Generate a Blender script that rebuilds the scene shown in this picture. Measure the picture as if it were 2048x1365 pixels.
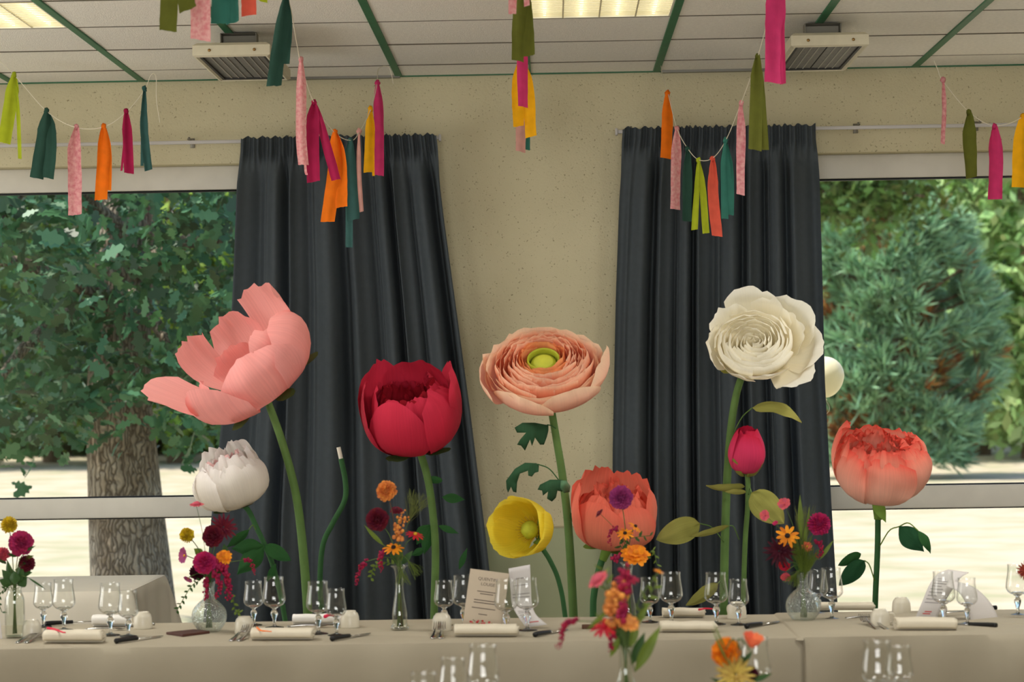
import bpy, bmesh, math, random
import numpy as np
from mathutils import Vector, Matrix, noise

for _o in list(bpy.data.objects):
    bpy.data.objects.remove(_o, do_unlink=True)
scene = bpy.context.scene
col = scene.collection
R = math.radians
PI = math.pi

# ------------------------------------------------------------------ camera
FOC = 4400.0            # focal length in pixels of the 2048 x 1365 frame
EYE = 1.5
cam_data = bpy.data.cameras.new('camera')
cam_data.sensor_width = 36.0
cam_data.lens = FOC / 2048.0 * 36.0
cam_data.clip_end = 400
cam_data.dof.use_dof = True
cam_data.dof.focus_distance = 8.9
cam_data.dof.aperture_fstop = 4.4
cam = bpy.data.objects.new('camera', cam_data)
col.objects.link(cam)
CAM_ROT = (Matrix.Rotation(76.0 / FOC, 3, 'Z') @ Matrix.Rotation(R(90) + 103.0 / FOC, 3, 'X')
           @ Matrix.Rotation(R(-0.92), 3, 'Z'))
cam.matrix_world = Matrix.Translation((0, 0, EYE)) @ CAM_ROT.to_4x4()
scene.camera = cam

# ------------------------------------------------------------------ sky, sun, fill lamps, exposure
scene.view_settings.view_transform = 'Standard'
scene.view_settings.look = 'None'
scene.view_settings.gamma = 1.0
scene.view_settings.use_curve_mapping = False
scene.view_settings.exposure = 0.08
scene.cycles.max_bounces = 8
scene.cycles.transparent_max_bounces = 24
scene.cycles.diffuse_bounces = 4
scene.cycles.sample_clamp_indirect = 4.0
scene.cycles.caustics_reflective = False
scene.cycles.caustics_refractive = False

world = bpy.data.worlds.new('sky')
scene.world = world
world.use_nodes = True
_nt = world.node_tree
_sky = _nt.nodes.new('ShaderNodeTexSky')
_sky.sky_type = 'NISHITA'
_sky.sun_disc = False
_sky.sun_elevation = R(52)
_sky.sun_rotation = R(267)
_sky.dust_density = 2.0
_nt.links.new(_sky.outputs[0], _nt.nodes['Background'].inputs[0])
_nt.nodes['Background'].inputs[1].default_value = 0.36

sun_d = bpy.data.lights.new('sun', 'SUN')
sun_d.energy = 5.3
sun_d.angle = R(0.6)
sun_d.color = (1.0, 0.94, 0.84)
sun = bpy.data.objects.new('sun', sun_d)
col.objects.link(sun)
sun.rotation_euler = Vector((0.50, 0.03, -1.0)).to_track_quat('-Z', 'Y').to_euler()


def area(name, loc, aim, sx, sy, watts, color):
    d = bpy.data.lights.new(name, 'AREA')
    d.shape = 'RECTANGLE'
    d.size, d.size_y, d.energy, d.color = sx, sy, watts, color
    o = bpy.data.objects.new(name, d)
    col.objects.link(o)
    o.location = loc
    o.rotation_euler = (Vector(aim) - Vector(loc)).to_track_quat('-Z', 'Y').to_euler()
    return o


# fill lamps added behind and beside the camera; the walls there have no windows
area('rear_fill_light', (-0.1, -2.85, 1.6), (0.0, 6.0, 3.4), 5.0, 2.2, 340, (1.0, 0.99, 0.965))
area('side_fill_light', (-4.85, 6.9, 1.5), (0.0, 7.0, 2.4), 2.6, 2.0, 80, (1.0, 0.99, 0.97))
# unseen ceiling lamps added to brighten the tabletops, nearer than the frame
for _x, _y in ((-2.199, 7.29), (2.029, 7.29), (-0.991, 4.6), (1.425, 4.6)):
    area('ceiling_fill_light', (_x, _y, 2.96), (_x, _y, 0.0), 0.55, 0.55, 32, (1.0, 0.98, 0.93))


# ------------------------------------------------------------------ pixel helpers
def ray(px, py):
    return CAM_ROT @ Vector(((px - 1024.0) / FOC, -(py - 682.5) / FOC, -1.0))


def at(px, py, Y):
    d = ray(px, py)
    return Vector((0, 0, EYE)) + d * (Y / d.y)


def on_z(px, py, z):
    d = ray(px, py)
    return Vector((0, 0, EYE)) + d * ((z - EYE) / d.z)


# ------------------------------------------------------------------ materials
def lin(c):
    return tuple(((v / 255.0) / 12.92 if v / 255.0 <= 0.04045 else ((v / 255.0 + 0.055) / 1.055) ** 2.4) for v in c[:3])


def rgba(c):
    return lin(c) + (1.0,)


MATS = {}


def M(name, c, rough=0.6, var=0.0, vs=8.0, bump=0.0, bs=80.0, trans=0.0, spec=0.3, metal=0.0, island=0.0, c2=None):
    if name in MATS:
        return MATS[name]
    m = bpy.data.materials.new(name)
    m.use_nodes = True
    nt = m.node_tree
    b = nt.nodes['Principled BSDF']
    b.inputs['Roughness'].default_value = rough
    b.inputs['Specular IOR Level'].default_value = spec
    b.inputs['Metallic'].default_value = metal
    b.inputs['Base Color'].default_value = rgba(c)
    csock = None
    if var > 0 or c2 is not None:
        tc = nt.nodes.new('ShaderNodeTexCoord')
        n = nt.nodes.new('ShaderNodeTexNoise')
        n.inputs['Scale'].default_value = vs
        n.inputs['Detail'].default_value = 5
        nt.links.new(tc.outputs['Object'], n.inputs['Vector'])
        mx = nt.nodes.new('ShaderNodeMix')
        mx.data_type = 'RGBA'
        a = lin(c)
        bcol = lin(c2) if c2 is not None else tuple(min(1, v * (1 + var)) for v in a)
        acol = a if c2 is not None else tuple(v * (1 - var) for v in a)
        mx.inputs[6].default_value = acol + (1,)
        mx.inputs[7].default_value = bcol + (1,)
        rmp = nt.nodes.new('ShaderNodeMapRange')
        rmp.inputs[1].default_value = 0.32
        rmp.inputs[2].default_value = 0.68
        nt.links.new(n.outputs['Fac'], rmp.inputs[0])
        nt.links.new(rmp.outputs[0], mx.inputs[0])
        csock = mx.outputs[2]
    if island > 0:
        g = nt.nodes.new('ShaderNodeNewGeometry')
        hs = nt.nodes.new('ShaderNodeHueSaturation')
        if csock is not None:
            nt.links.new(csock, hs.inputs['Color'])
        else:
            hs.inputs['Color'].default_value = rgba(c)
        mr = nt.nodes.new('ShaderNodeMapRange')
        mr.inputs[3].default_value = 1 - island
        mr.inputs[4].default_value = 1 + island
        nt.links.new(g.outputs['Random Per Island'], mr.inputs[0])
        nt.links.new(mr.outputs[0], hs.inputs['Value'])
        mr2 = nt.nodes.new('ShaderNodeMapRange')
        mr2.inputs[3].default_value = 0.5 - 0.06 * island
        mr2.inputs[4].default_value = 0.5 + 0.06 * island
        nt.links.new(g.outputs['Random Per Island'], mr2.inputs[0])
        nt.links.new(mr2.outputs[0], hs.inputs['Hue'])
        csock = hs.outputs[0]
    if csock is not None:
        nt.links.new(csock, b.inputs['Base Color'])
    if bump > 0:
        tc2 = nt.nodes.new('ShaderNodeTexCoord')
        n2 = nt.nodes.new('ShaderNodeTexNoise')
        n2.inputs['Scale'].default_value = bs
        n2.inputs['Detail'].default_value = 4
        nt.links.new(tc2.outputs['Object'], n2.inputs['Vector'])
        bp = nt.nodes.new('ShaderNodeBump')
        bp.inputs['Strength'].default_value = bump
        bp.inputs['Distance'].default_value = 0.01
        nt.links.new(n2.outputs['Fac'], bp.inputs['Height'])
        nt.links.new(bp.outputs[0], b.inputs['Normal'])
    if trans > 0:
        tr = nt.nodes.new('ShaderNodeBsdfTranslucent')
        if csock is not None:
            nt.links.new(csock, tr.inputs[0])
        else:
            tr.inputs[0].default_value = rgba(c)
        ms = nt.nodes.new('ShaderNodeMixShader')
        ms.inputs[0].default_value = trans
        nt.links.new(b.outputs[0], ms.inputs[1])
        nt.links.new(tr.outputs[0], ms.inputs[2])
        nt.links.new(ms.outputs[0], nt.nodes['Material Output'].inputs[0])
    MATS[name] = m
    return m


def petal_mat(name, stops, streak=0.12, trans=0.3, rough=0.75, side=None):
    """crepe paper: pigment runs along the petal (attribute pt = t, s, seed) with fine lengthwise streaks"""
    if name in MATS:
        return MATS[name]
    m = bpy.data.materials.new(name)
    m.use_nodes = True
    nt = m.node_tree
    b = nt.nodes['Principled BSDF']
    b.inputs['Roughness'].default_value = rough
    b.inputs['Specular IOR Level'].default_value = 0.15
    at_ = nt.nodes.new('ShaderNodeAttribute')
    at_.attribute_name = 'pt'
    sp = nt.nodes.new('ShaderNodeSeparateXYZ')
    nt.links.new(at_.outputs['Vector'], sp.inputs[0])
    rp = nt.nodes.new('ShaderNodeValToRGB')
    el = rp.color_ramp.elements
    el[0].position, el[0].color = stops[0][0], rgba(stops[0][1])
    el[1].position, el[1].color = stops[-1][0], rgba(stops[-1][1])
    for t, c in stops[1:-1]:
        e = el.new(t)
        e.color = rgba(c)
    nt.links.new(sp.outputs[0], rp.inputs[0])
    mp = nt.nodes.new('ShaderNodeMapping')
    mp.inputs['Scale'].default_value = (1.3, 26.0, 13.0)
    nt.links.new(at_.outputs['Vector'], mp.inputs[0])
    n = nt.nodes.new('ShaderNodeTexNoise')
    n.inputs['Scale'].default_value = 1.0
    n.inputs['Detail'].default_value = 4
    nt.links.new(mp.outputs[0], n.inputs['Vector'])
    hs = nt.nodes.new('ShaderNodeHueSaturation')
    mr = nt.nodes.new('ShaderNodeMapRange')
    mr.inputs[1].default_value = 0.3
    mr.inputs[2].default_value = 0.7
    mr.inputs[3].default_value = 1 - streak
    mr.inputs[4].default_value = 1 + streak
    nt.links.new(n.outputs['Fac'], mr.inputs[0])
    nt.links.new(mr.outputs[0], hs.inputs['Value'])
    nt.links.new(rp.outputs[0], hs.inputs['Color'])
    nt.links.new(hs.outputs[0], b.inputs['Base Color'])
    bp = nt.nodes.new('ShaderNodeBump')
    bp.inputs['Strength'].default_value = 0.25
    bp.inputs['Distance'].default_value = 0.002
    nt.links.new(n.outputs['Fac'], bp.inputs['Height'])
    nt.links.new(bp.outputs[0], b.inputs['Normal'])
    tr = nt.nodes.new('ShaderNodeBsdfTranslucent')
    nt.links.new(hs.outputs[0], tr.inputs[0])
    ms = nt.nodes.new('ShaderNodeMixShader')
    ms.inputs[0].default_value = trans
    nt.links.new(b.outputs[0], ms.inputs[1])
    nt.links.new(tr.outputs[0], ms.inputs[2])
    nt.links.new(ms.outputs[0], nt.nodes['Material Output'].inputs[0])
    MATS[name] = m
    return m


def thin_glass(name, tint=(0.97, 0.985, 0.97), base=0.04, edge=0.7, power=4.0, rough=0.0, ribs=0.0, haze=0.0):
    if name in MATS:
        return MATS[name]
    m = bpy.data.materials.new(name)
    m.use_nodes = True
    nt = m.node_tree
    nt.nodes.remove(nt.nodes['Principled BSDF'])
    t = nt.nodes.new('ShaderNodeBsdfTransparent')
    t.inputs[0].default_value = tint + (1,)
    g = nt.nodes.new('ShaderNodeBsdfGlossy')
    g.inputs['Roughness'].default_value = rough
    lw = nt.nodes.new('ShaderNodeLayerWeight')
    lw.inputs[0].default_value = 0.5
    p = nt.nodes.new('ShaderNodeMath')
    p.operation = 'POWER'
    p.inputs[1].default_value = power
    ma = nt.nodes.new('ShaderNodeMath')
    ma.operation = 'MULTIPLY_ADD'
    ma.inputs[1].default_value = edge
    ma.inputs[2].default_value = base
    nt.links.new(lw.outputs['Facing'], p.inputs[0])
    nt.links.new(p.outputs[0], ma.inputs[0])
    ms = nt.nodes.new('ShaderNodeMixShader')
    nt.links.new(ma.outputs[0], ms.inputs[0])
    nt.links.new(t.outputs[0], ms.inputs[1])
    nt.links.new(g.outputs[0], ms.inputs[2])
    nt.links.new(ms.outputs[0], nt.nodes['Material Output'].inputs[0])
    if haze > 0:
        df = nt.nodes.new('ShaderNodeBsdfDiffuse')
        df.inputs[0].default_value = (0.8, 0.84, 0.76, 1)
        m2 = nt.nodes.new('ShaderNodeMixShader')
        m2.inputs[0].default_value = haze
        nt.links.new(ms.outputs[0], m2.inputs[1])
        nt.links.new(df.outputs[0], m2.inputs[2])
        nt.links.new(m2.outputs[0], nt.nodes['Material Output'].inputs[0])
    if ribs > 0:
        tc = nt.nodes.new('ShaderNodeTexCoord')
        v = nt.nodes.new('ShaderNodeTexVoronoi')
        v.inputs['Scale'].default_value = ribs
        nt.links.new(tc.outputs['Object'], v.inputs['Vector'])
        bp = nt.nodes.new('ShaderNodeBump')
        bp.inputs['Strength'].default_value = 0.8
        bp.inputs['Distance'].default_value = 0.004
        nt.links.new(v.outputs['Distance'], bp.inputs['Height'])
        nt.links.new(bp.outputs[0], g.inputs['Normal'])
        nt.links.new(bp.outputs[0], lw.inputs['Normal'])
    MATS[name] = m
    return m


def solid_glass(name):
    if name in MATS:
        return MATS[name]
    m = bpy.data.materials.new(name)
    m.use_nodes = True
    b = m.node_tree.nodes['Principled BSDF']
    b.inputs['Base Color'].default_value = (0.97, 0.98, 0.97, 1)
    b.inputs['Roughness'].default_value = 0.0
    b.inputs['Transmission Weight'].default_value = 1.0
    b.inputs['IOR'].default_value = 1.48
    MATS[name] = m
    return m


# ------------------------------------------------------------------ object helpers
def tag(o, label=None, cat=None, group=None, kind=None):
    if label:
        o['label'] = label
    if cat:
        o['category'] = cat
    if group:
        o['group'] = group
    if kind:
        o['kind'] = kind
    return o


def thing(name, loc, label, cat, group=None):
    o = bpy.data.objects.new(name, None)
    o.empty_display_size = 0.05
    col.objects.link(o)
    o.location = loc
    return tag(o, label, cat, group)


def base_of(parent):
    v = Vector((0, 0, 0))
    while parent is not None:
        v += parent.location
        parent = parent.parent
    return v


def mo(name, V, F, mat, parent=None, smooth=True, pt=None, at_loc=None):
    """mesh object from world-space vertices; stored relative to its parent (or to at_loc)"""
    off = base_of(parent) if parent is not None else (Vector(at_loc) if at_loc is not None else Vector((0, 0, 0)))
    me = bpy.data.meshes.new(name)
    me.from_pydata([(v[0] - off.x, v[1] - off.y, v[2] - off.z) for v in V], [], F)
    if mat is not None:
        me.materials.append(mat)
    if smooth:
        me.shade_smooth()
    if pt is not None:
        a = me.attributes.new('pt', 'FLOAT_VECTOR', 'POINT')
        a.data.foreach_set('vector', np.array(pt, dtype=np.float32).ravel())
    me.update()
    o = bpy.data.objects.new(name, me)
    col.objects.link(o)
    if parent is not None:
        o.parent = parent
    elif at_loc is not None:
        o.location = at_loc
    return o


def np_mesh(name, V, nper, mat, parent=None, smooth=False, at_loc=None):
    """V: (n,3) array in world space; consecutive runs of nper vertices make one face"""
    off = base_of(parent) if parent is not None else (Vector(at_loc) if at_loc is not None else Vector((0, 0, 0)))
    V = np.asarray(V, dtype=np.float32) - np.array(off, dtype=np.float32)
    n = len(V)
    nf = n // nper
    me = bpy.data.meshes.new(name)
    me.vertices.add(n)
    me.vertices.foreach_set('co', V.ravel())
    me.loops.add(n)
    me.loops.foreach_set('vertex_index', np.arange(n, dtype=np.int32))
    me.polygons.add(nf)
    me.polygons.foreach_set('loop_start', np.arange(0, n, nper, dtype=np.int32))
    me.polygons.foreach_set('loop_total', np.full(nf, nper, dtype=np.int32))
    me.materials.append(mat)
    me.update(calc_edges=True)
    o = bpy.data.objects.new(name, me)
    col.objects.link(o)
    if parent is not None:
        o.parent = parent
    elif at_loc is not None:
        o.location = at_loc
    return o


def shared(name, me, parent, loc=(0, 0, 0), rot=(0, 0, 0), scale=(1, 1, 1)):
    o = bpy.data.objects.new(name, me)
    col.objects.link(o)
    o.parent = parent
    o.location, o.rotation_euler, o.scale = loc, rot, scale
    return o


def copy_tree(o, parent=None):
    c = o.copy()
    col.objects.link(c)
    c.parent = parent
    for ch in list(o.children):
        copy_tree(ch, c)
    return c


def box(x0, x1, y0, y1, z0, z1):
    V = [(x, y, z) for x in (x0, x1) for y in (y0, y1) for z in (z0, z1)]
    F = [(0, 1, 3, 2), (4, 6, 7, 5), (0, 4, 5, 1), (2, 3, 7, 6), (0, 2, 6, 4), (1, 5, 7, 3)]
    return V, F


def bevel_box(x0, x1, y0, y1, z0, z1, b=0.004, seg=2):
    bm = bmesh.new()
    V, F = box(x0, x1, y0, y1, z0, z1)
    vs = [bm.verts.new(v) for v in V]
    for f in F:
        bm.faces.new([vs[i] for i in f])
    bmesh.ops.bevel(bm, geom=list(bm.edges), offset=b, segments=seg, affect='EDGES', profile=0.5)
    bmesh.ops.recalc_face_normals(bm, faces=bm.faces)
    bm.verts.index_update()
    V = [tuple(v.co) for v in bm.verts]
    F = [tuple(v.index for v in f.verts) for f in bm.faces]
    bm.free()
    return V, F


def join(*parts):
    V, F = [], []
    for v, f in parts:
        o = len(V)
        V += list(v)
        F += [tuple(i + o for i in q) for q in f]
    return V, F


def xf(V, mat):
    return [tuple(mat @ Vector(v)) for v in V]


def smooth_path(pts, n):
    """Catmull-Rom through pts, n samples"""
    P = [Vector(p) for p in pts]
    if len(P) == 2:
        return [P[0].lerp(P[1], i / (n - 1)) for i in range(n)]
    Q = [P[0] * 2 - P[1]] + P + [P[-1] * 2 - P[-2]]
    out = []
    m = len(P) - 1
    for i in range(n):
        u = i / (n - 1) * m
        k = min(int(u), m - 1)
        t = u - k
        a, b, c, d = Q[k], Q[k + 1], Q[k + 2], Q[k + 3]
        out.append(0.5 * ((2 * b) + (c - a) * t + (2 * a - 5 * b + 4 * c - d) * t * t + (3 * b - a - 3 * c + d) * t ** 3))
    return out


def tube(pts, rad, nseg=10, nr=8, cap=True):
    P = smooth_path(pts, nseg)
    n = len(P)
    V, F = [], []
    up = Vector((0.3, 0.9, 0.1)).normalized()
    for i, p in enumerate(P):
        d = (P[min(i + 1, n - 1)] - P[max(i - 1, 0)]).normalized()
        a = up.cross(d)
        if a.length < 1e-4:
            a = Vector((1, 0, 0)).cross(d)
        a.normalize()
        b = d.cross(a)
        up = d.cross(a) * 1.0 if False else up
        r = rad(i / (n - 1)) if callable(rad) else rad
        for k in range(nr):
            th = 2 * PI * k / nr
            V.append(tuple(p + a * (r * math.cos(th)) + b * (r * math.sin(th))))
    for i in range(n - 1):
        for k in range(nr):
            k2 = (k + 1) % nr
            F.append((i * nr + k, i * nr + k2, (i + 1) * nr + k2, (i + 1) * nr + k))
    if cap:
        F.append(tuple(range(nr - 1, -1, -1)))
        F.append(tuple((n - 1) * nr + k for k in range(nr)))
    return V, F


def lathe(prof, n=24, center=(0, 0, 0), cap0=False, cap1=False):
    V, F = [], []
    cx, cy, cz = center
    for r, z in prof:
        for k in range(n):
            th = 2 * PI * k / n
            V.append((cx + r * math.cos(th), cy + r * math.sin(th), cz + z))
    m = len(prof)
    for i in range(m - 1):
        for k in range(n):
            k2 = (k + 1) % n
            F.append((i * n + k, i * n + k2, (i + 1) * n + k2, (i + 1) * n + k))
    if cap0:
        F.append(tuple(range(n - 1, -1, -1)))
    if cap1:
        F.append(tuple((m - 1) * n + k for k in range(n)))
    return V, F


def lerp_prof(prof, t):
    """smooth interpolation of control points, t 0..1"""
    m = len(prof) - 1
    u = max(0, min(0.99999, t)) * m
    k = int(u)
    f = u - k

    def g(i):
        if i < 0:
            return tuple(2 * prof[0][j] - prof[1][j] for j in (0, 1))
        if i > m:
            return tuple(2 * prof[m][j] - prof[m - 1][j] for j in (0, 1))
        return prof[i]
    a, b, c, d = g(k - 1), g(k), g(k + 1), g(k + 2)
    return tuple(0.5 * (2 * b[j] + (c[j] - a[j]) * f + (2 * a[j] - 5 * b[j] + 4 * c[j] - d[j]) * f * f
                        + (3 * b[j] - a[j] - 3 * c[j] + d[j]) * f ** 3) for j in (0, 1))


def nz(x, y=0.0, z=0.0):
    return noise.noise(Vector((x, y, z)))


def grid_faces(nu, nv):
    return [(j * nu + i, j * nu + i + 1, (j + 1) * nu + i + 1, (j + 1) * nu + i) for j in range(nv - 1) for i in range(nu - 1)]


def grid_wall(name, xs, zs, hole, y0, y1, mat):
    """wall slab with rectangular holes as one connected mesh"""
    bm = bmesh.new()
    nx, nzz = len(xs), len(zs)
    fv = {}

    def vert(i, j, y):
        if (i, j, y) not in fv:
            fv[(i, j, y)] = bm.verts.new((xs[i], y, zs[j]))
        return fv[(i, j, y)]

    def solid(i, j):
        return 0 <= i < nx - 1 and 0 <= j < nzz - 1 and not hole(i, j)
    for i in range(nx - 1):
        for j in range(nzz - 1):
            if not solid(i, j):
                continue
            bm.faces.new([vert(i, j, y0), vert(i + 1, j, y0), vert(i + 1, j + 1, y0), vert(i, j + 1, y0)])
            bm.faces.new([vert(i, j, y1), vert(i, j + 1, y1), vert(i + 1, j + 1, y1), vert(i + 1, j, y1)])
            for (a, b, ni, nj) in (((i, j), (i + 1, j), i, j - 1), ((i + 1, j), (i + 1, j + 1), i + 1, j),
                                   ((i + 1, j + 1), (i, j + 1), i, j + 1), ((i, j + 1), (i, j), i - 1, j)):
                if not solid(ni, nj):
                    bm.faces.new([vert(*a, y0), vert(*a, y1), vert(*b, y1), vert(*b, y0)])
    bmesh.ops.recalc_face_normals(bm, faces=bm.faces)
    me = bpy.data.meshes.new(name)
    bm.to_mesh(me)
    bm.free()
    me.materials.append(mat)
    o = bpy.data.objects.new(name, me)
    col.objects.link(o)
    tag(o, kind='structure')
    return o


def struct(name, VF, mat, parent=None, smooth=False):
    o = mo(name, VF[0], VF[1], mat, parent, smooth)
    if parent is None:
        tag(o, kind='structure')
    return o

# ================================================================== THE ROOM
WY = 10.30            # inner face of the window wall
CZ = 2.995            # underside of the ceiling tiles
XL, XR, YR = -5.0, 5.0, -3.0

m_floor = M('floor_tile', (180, 172, 160), 0.45, var=0.12, vs=3)
m_ceil = M('ceiling_tile', (240, 236, 226), 0.9, var=0.05, vs=60, bump=0.5, bs=160)
m_green = M('green_paint', (52, 112, 78), 0.5, var=0.1, vs=30)
m_frame = M('window_frame_paint', (212, 207, 194), 0.45, var=0.03, vs=12)
m_dark = M('dark_gasket', (38, 40, 42), 0.6)
m_pane = thin_glass('window_pane', (0.98, 0.985, 0.98), 0.022, 0.4, 4.0)
m_dado = M('pale_green_dado', (166, 172, 138), 0.55, var=0.03, vs=6)
m_side = M('painted_wall', (196, 188, 160), 0.8, var=0.04, vs=5)


def speckle_wall():
    m = bpy.data.materials.new('pebbled_wall')
    m.use_nodes = True
    nt = m.node_tree
    b = nt.nodes['Principled BSDF']
    b.inputs['Roughness'].default_value = 0.85
    b.inputs['Specular IOR Level'].default_value = 0.2
    tc = nt.nodes.new('ShaderNodeTexCoord')
    n = nt.nodes.new('ShaderNodeTexNoise')
    n.inputs['Scale'].default_value = 105
    n.inputs['Detail'].default_value = 2
    n2 = nt.nodes.new('ShaderNodeTexNoise')
    n2.inputs['Scale'].default_value = 3
    n2.inputs['Detail'].default_value = 6
    for k in (n, n2):
        nt.links.new(tc.outputs['Object'], k.inputs['Vector'])
    rp = nt.nodes.new('ShaderNodeValToRGB')
    rp.color_ramp.elements[0].position = 0.27
    rp.color_ramp.elements[0].color = rgba((144, 134, 106))
    rp.color_ramp.elements[1].position = 0.335
    rp.color_ramp.elements[1].color = rgba((206, 197, 164))
    nt.links.new(n.outputs['Fac'], rp.inputs[0])
    mx = nt.nodes.new('ShaderNodeMix')
    mx.data_type = 'RGBA'
    mx.blend_type = 'MULTIPLY'
    mx.inputs[0].default_value = 0.35
    rp2 = nt.nodes.new('ShaderNodeValToRGB')
    rp2.color_ramp.elements[0].position = 0.3
    rp2.color_ramp.elements[0].color = (0.72, 0.7, 0.66, 1)
    rp2.color_ramp.elements[1].position = 0.7
    rp2.color_ramp.elements[1].color = (1, 1, 1, 1)
    nt.links.new(n2.outputs['Fac'], rp2.inputs[0])
    nt.links.new(rp.outputs[0], mx.inputs[6])
    nt.links.new(rp2.outputs[0], mx.inputs[7])
    nt.links.new(mx.outputs[2], b.inputs['Base Color'])
    bp = nt.nodes.new('ShaderNodeBump')
    bp.inputs['Strength'].default_value = 0.5
    bp.inputs['Distance'].default_value = 0.006
    nt.links.new(n.outputs['Fac'], bp.inputs['Height'])
    nt.links.new(bp.outputs[0], b.inputs['Normal'])
    return m


m_wall = speckle_wall()

floor = struct('floor', box(XL - 0.2, XR + 0.2, YR - 0.2, WY + 0.3, -0.12, 0.0), m_floor)
ceiling = struct('ceiling', box(XL - 0.2, XR + 0.2, YR - 0.2, WY + 0.3, CZ + 0.022, CZ + 0.2), M('ceiling_gap_shade', (92, 86, 76), 0.9))  # dark slab colour stands in for shade seen through the tile gaps
struct('wall_left', box(XL - 0.2, XL, YR - 0.2, WY + 0.3, 0.0, CZ + 0.02), m_side)
struct('wall_right', box(XR, XR + 0.2, YR - 0.2, WY + 0.3, 0.0, CZ + 0.02), m_side)
struct('wall_rear', box(XL, XR, YR - 0.2, YR, 0.0, CZ + 0.02), m_side)

WIN_TOP = at(240, 331, WY).z
WIN_BOT = 0.18
JL = at(560, 600, WY).x        # right jamb of the left window (behind the curtain)
JR = at(1565, 600, WY).x       # left jamb of the right window
wx = [XL, XL + 0.25, JL, JR, XR - 0.25, XR]
wz = [0.0, WIN_BOT, WIN_TOP, CZ + 0.02]
wall_back = grid_wall('wall_back', wx, wz, lambda i, j: j == 1 and i in (1, 3), WY, WY + 0.3, m_wall)
DADO_Z = at(1080, 1056, WY).z
struct('painted_dado', box(JL + 0.02, JR - 0.02, WY - 0.006, WY + 0.002, 0.02, DADO_Z), m_dado, wall_back)
struct('dado_bead', box(JL + 0.02, JR - 0.02, WY - 0.009, WY + 0.002, DADO_Z - 0.001, DADO_Z + 0.006),
       M('beige_bead', (168, 158, 126), 0.6), wall_back)
struct('trim_1', box(XL, XR, WY - 0.018, WY - 0.001, CZ - 0.004, CZ + 0.008), m_green)
struct('baseboard_back', box(JL + 0.02, JR - 0.02, WY - 0.018, WY - 0.007, 0.0, 0.09), M('baseboard_wood', (110, 84, 58), 0.5))


def window(name, x0, x1, tz0, tz1):
    """aluminium window: outer frame, transom with dark gaskets and two panes"""
    w = mo(name, *bevel_box(x0, x1, WY + 0.10, WY + 0.17, WIN_TOP - 0.112, WIN_TOP, 0.004), m_frame)
    tag(w, kind='structure')
    y0, y1 = WY + 0.10, WY + 0.17
    mo('sill_frame', *bevel_box(x0, x1, y0, y1, WIN_BOT, WIN_BOT + 0.08, 0.004), m_frame, w)
    mo('jamb_frame', *bevel_box(x0, x0 + 0.08, y0, y1, WIN_BOT + 0.08, WIN_TOP - 0.112, 0.004), m_frame, w)
    mo('jamb_frame', *bevel_box(x1 - 0.08, x1, y0, y1, WIN_BOT + 0.08, WIN_TOP - 0.112, 0.004), m_frame, w)
    tr = mo('transom', *bevel_box(x0 + 0.08, x1 - 0.08, y0 - 0.005, y1, tz0, tz1, 0.006), m_frame, w)
    for z in (tz0 - 0.006, tz1):
        mo('gasket', *box(x0 + 0.08, x1 - 0.08, y0 + 0.012, y0 + 0.05, z, z + 0.006), m_dark, tr)
    mo('gasket', *box(x0 + 0.08, x1 - 0.08, y0 + 0.012, y0 + 0.05, WIN_TOP - 0.12, WIN_TOP - 0.1125), m_dark, w)
    for a, b in ((WIN_BOT + 0.075, tz0 + 0.005), (tz1 - 0.005, WIN_TOP - 0.107)):
        mo('pane', *box(x0 + 0.07, x1 - 0.07, y0 + 0.028, y0 + 0.034, a, b), m_pane, w, smooth=False)
    return w


window('window_1', XL + 0.25, JL, at(200, 1037, WY + 0.1).z, at(200, 997, WY + 0.1).z)
window('window_2', JR, XR - 0.25, at(1900, 1016, WY + 0.1).z, at(1900, 971, WY + 0.1).z)

# ------------------------------------------------------------------ ceiling tiles and green rails
GX0, GS = -0.085, 0.604
ROWS = [6.41, 7.0, 7.59, 8.18, 8.77, 9.36, 9.95, WY - 0.02]
m_rail = m_green
cols_i = range(-6, 6)
LIGHT_CELLS = {(0, 3), (-4, 3), (-4, 1), (3, 1)}
tile_mesh = {}


def tile_me(w, d):
    key = (round(w, 3), round(d, 3))
    if key not in tile_mesh:
        V, F = box(-w / 2, w / 2, -d / 2, d / 2, 0, 0.02)
        me = bpy.data.meshes.new('ceiling_tile')
        me.from_pydata(V, [], F)
        me.materials.append(m_ceil)
        tile_mesh[key] = me
    return tile_mesh[key]


rnd = random.Random(4)
for r in range(len(ROWS) - 1):
    for i in cols_i:
        if (i, r) in LIGHT_CELLS:
            continue
        x0 = GX0 + GS * i
        d = ROWS[r + 1] - ROWS[r] - 0.006
        shared('ceiling_tile', tile_me(GS - 0.030, d), ceiling,
               (x0 + GS / 2, (ROWS[r] + ROWS[r + 1]) / 2, CZ + rnd.uniform(-0.0015, 0.0015)),
               (rnd.uniform(-0.002, 0.002), rnd.uniform(-0.002, 0.002), 0))
for i in list(cols_i) + [6]:
    x = GX0 + GS * i
    struct('ceiling_rail', bevel_box(x - 0.017, x + 0.017, ROWS[0], WY - 0.02, CZ - 0.006, CZ + 0.012, 0.002, 1), m_rail, ceiling)
for r in range(1, len(ROWS) - 1):
    struct('ceiling_joint', box(GX0 + GS * -6, GX0 + GS * 6, ROWS[r] - 0.0045, ROWS[r] + 0.0045, CZ - 0.0022, CZ + 0.021), M('painted_joint_shade', (104, 97, 84), 0.9), ceiling)  # solid dark strip along each joint, the gap's shade put into its colour
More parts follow.
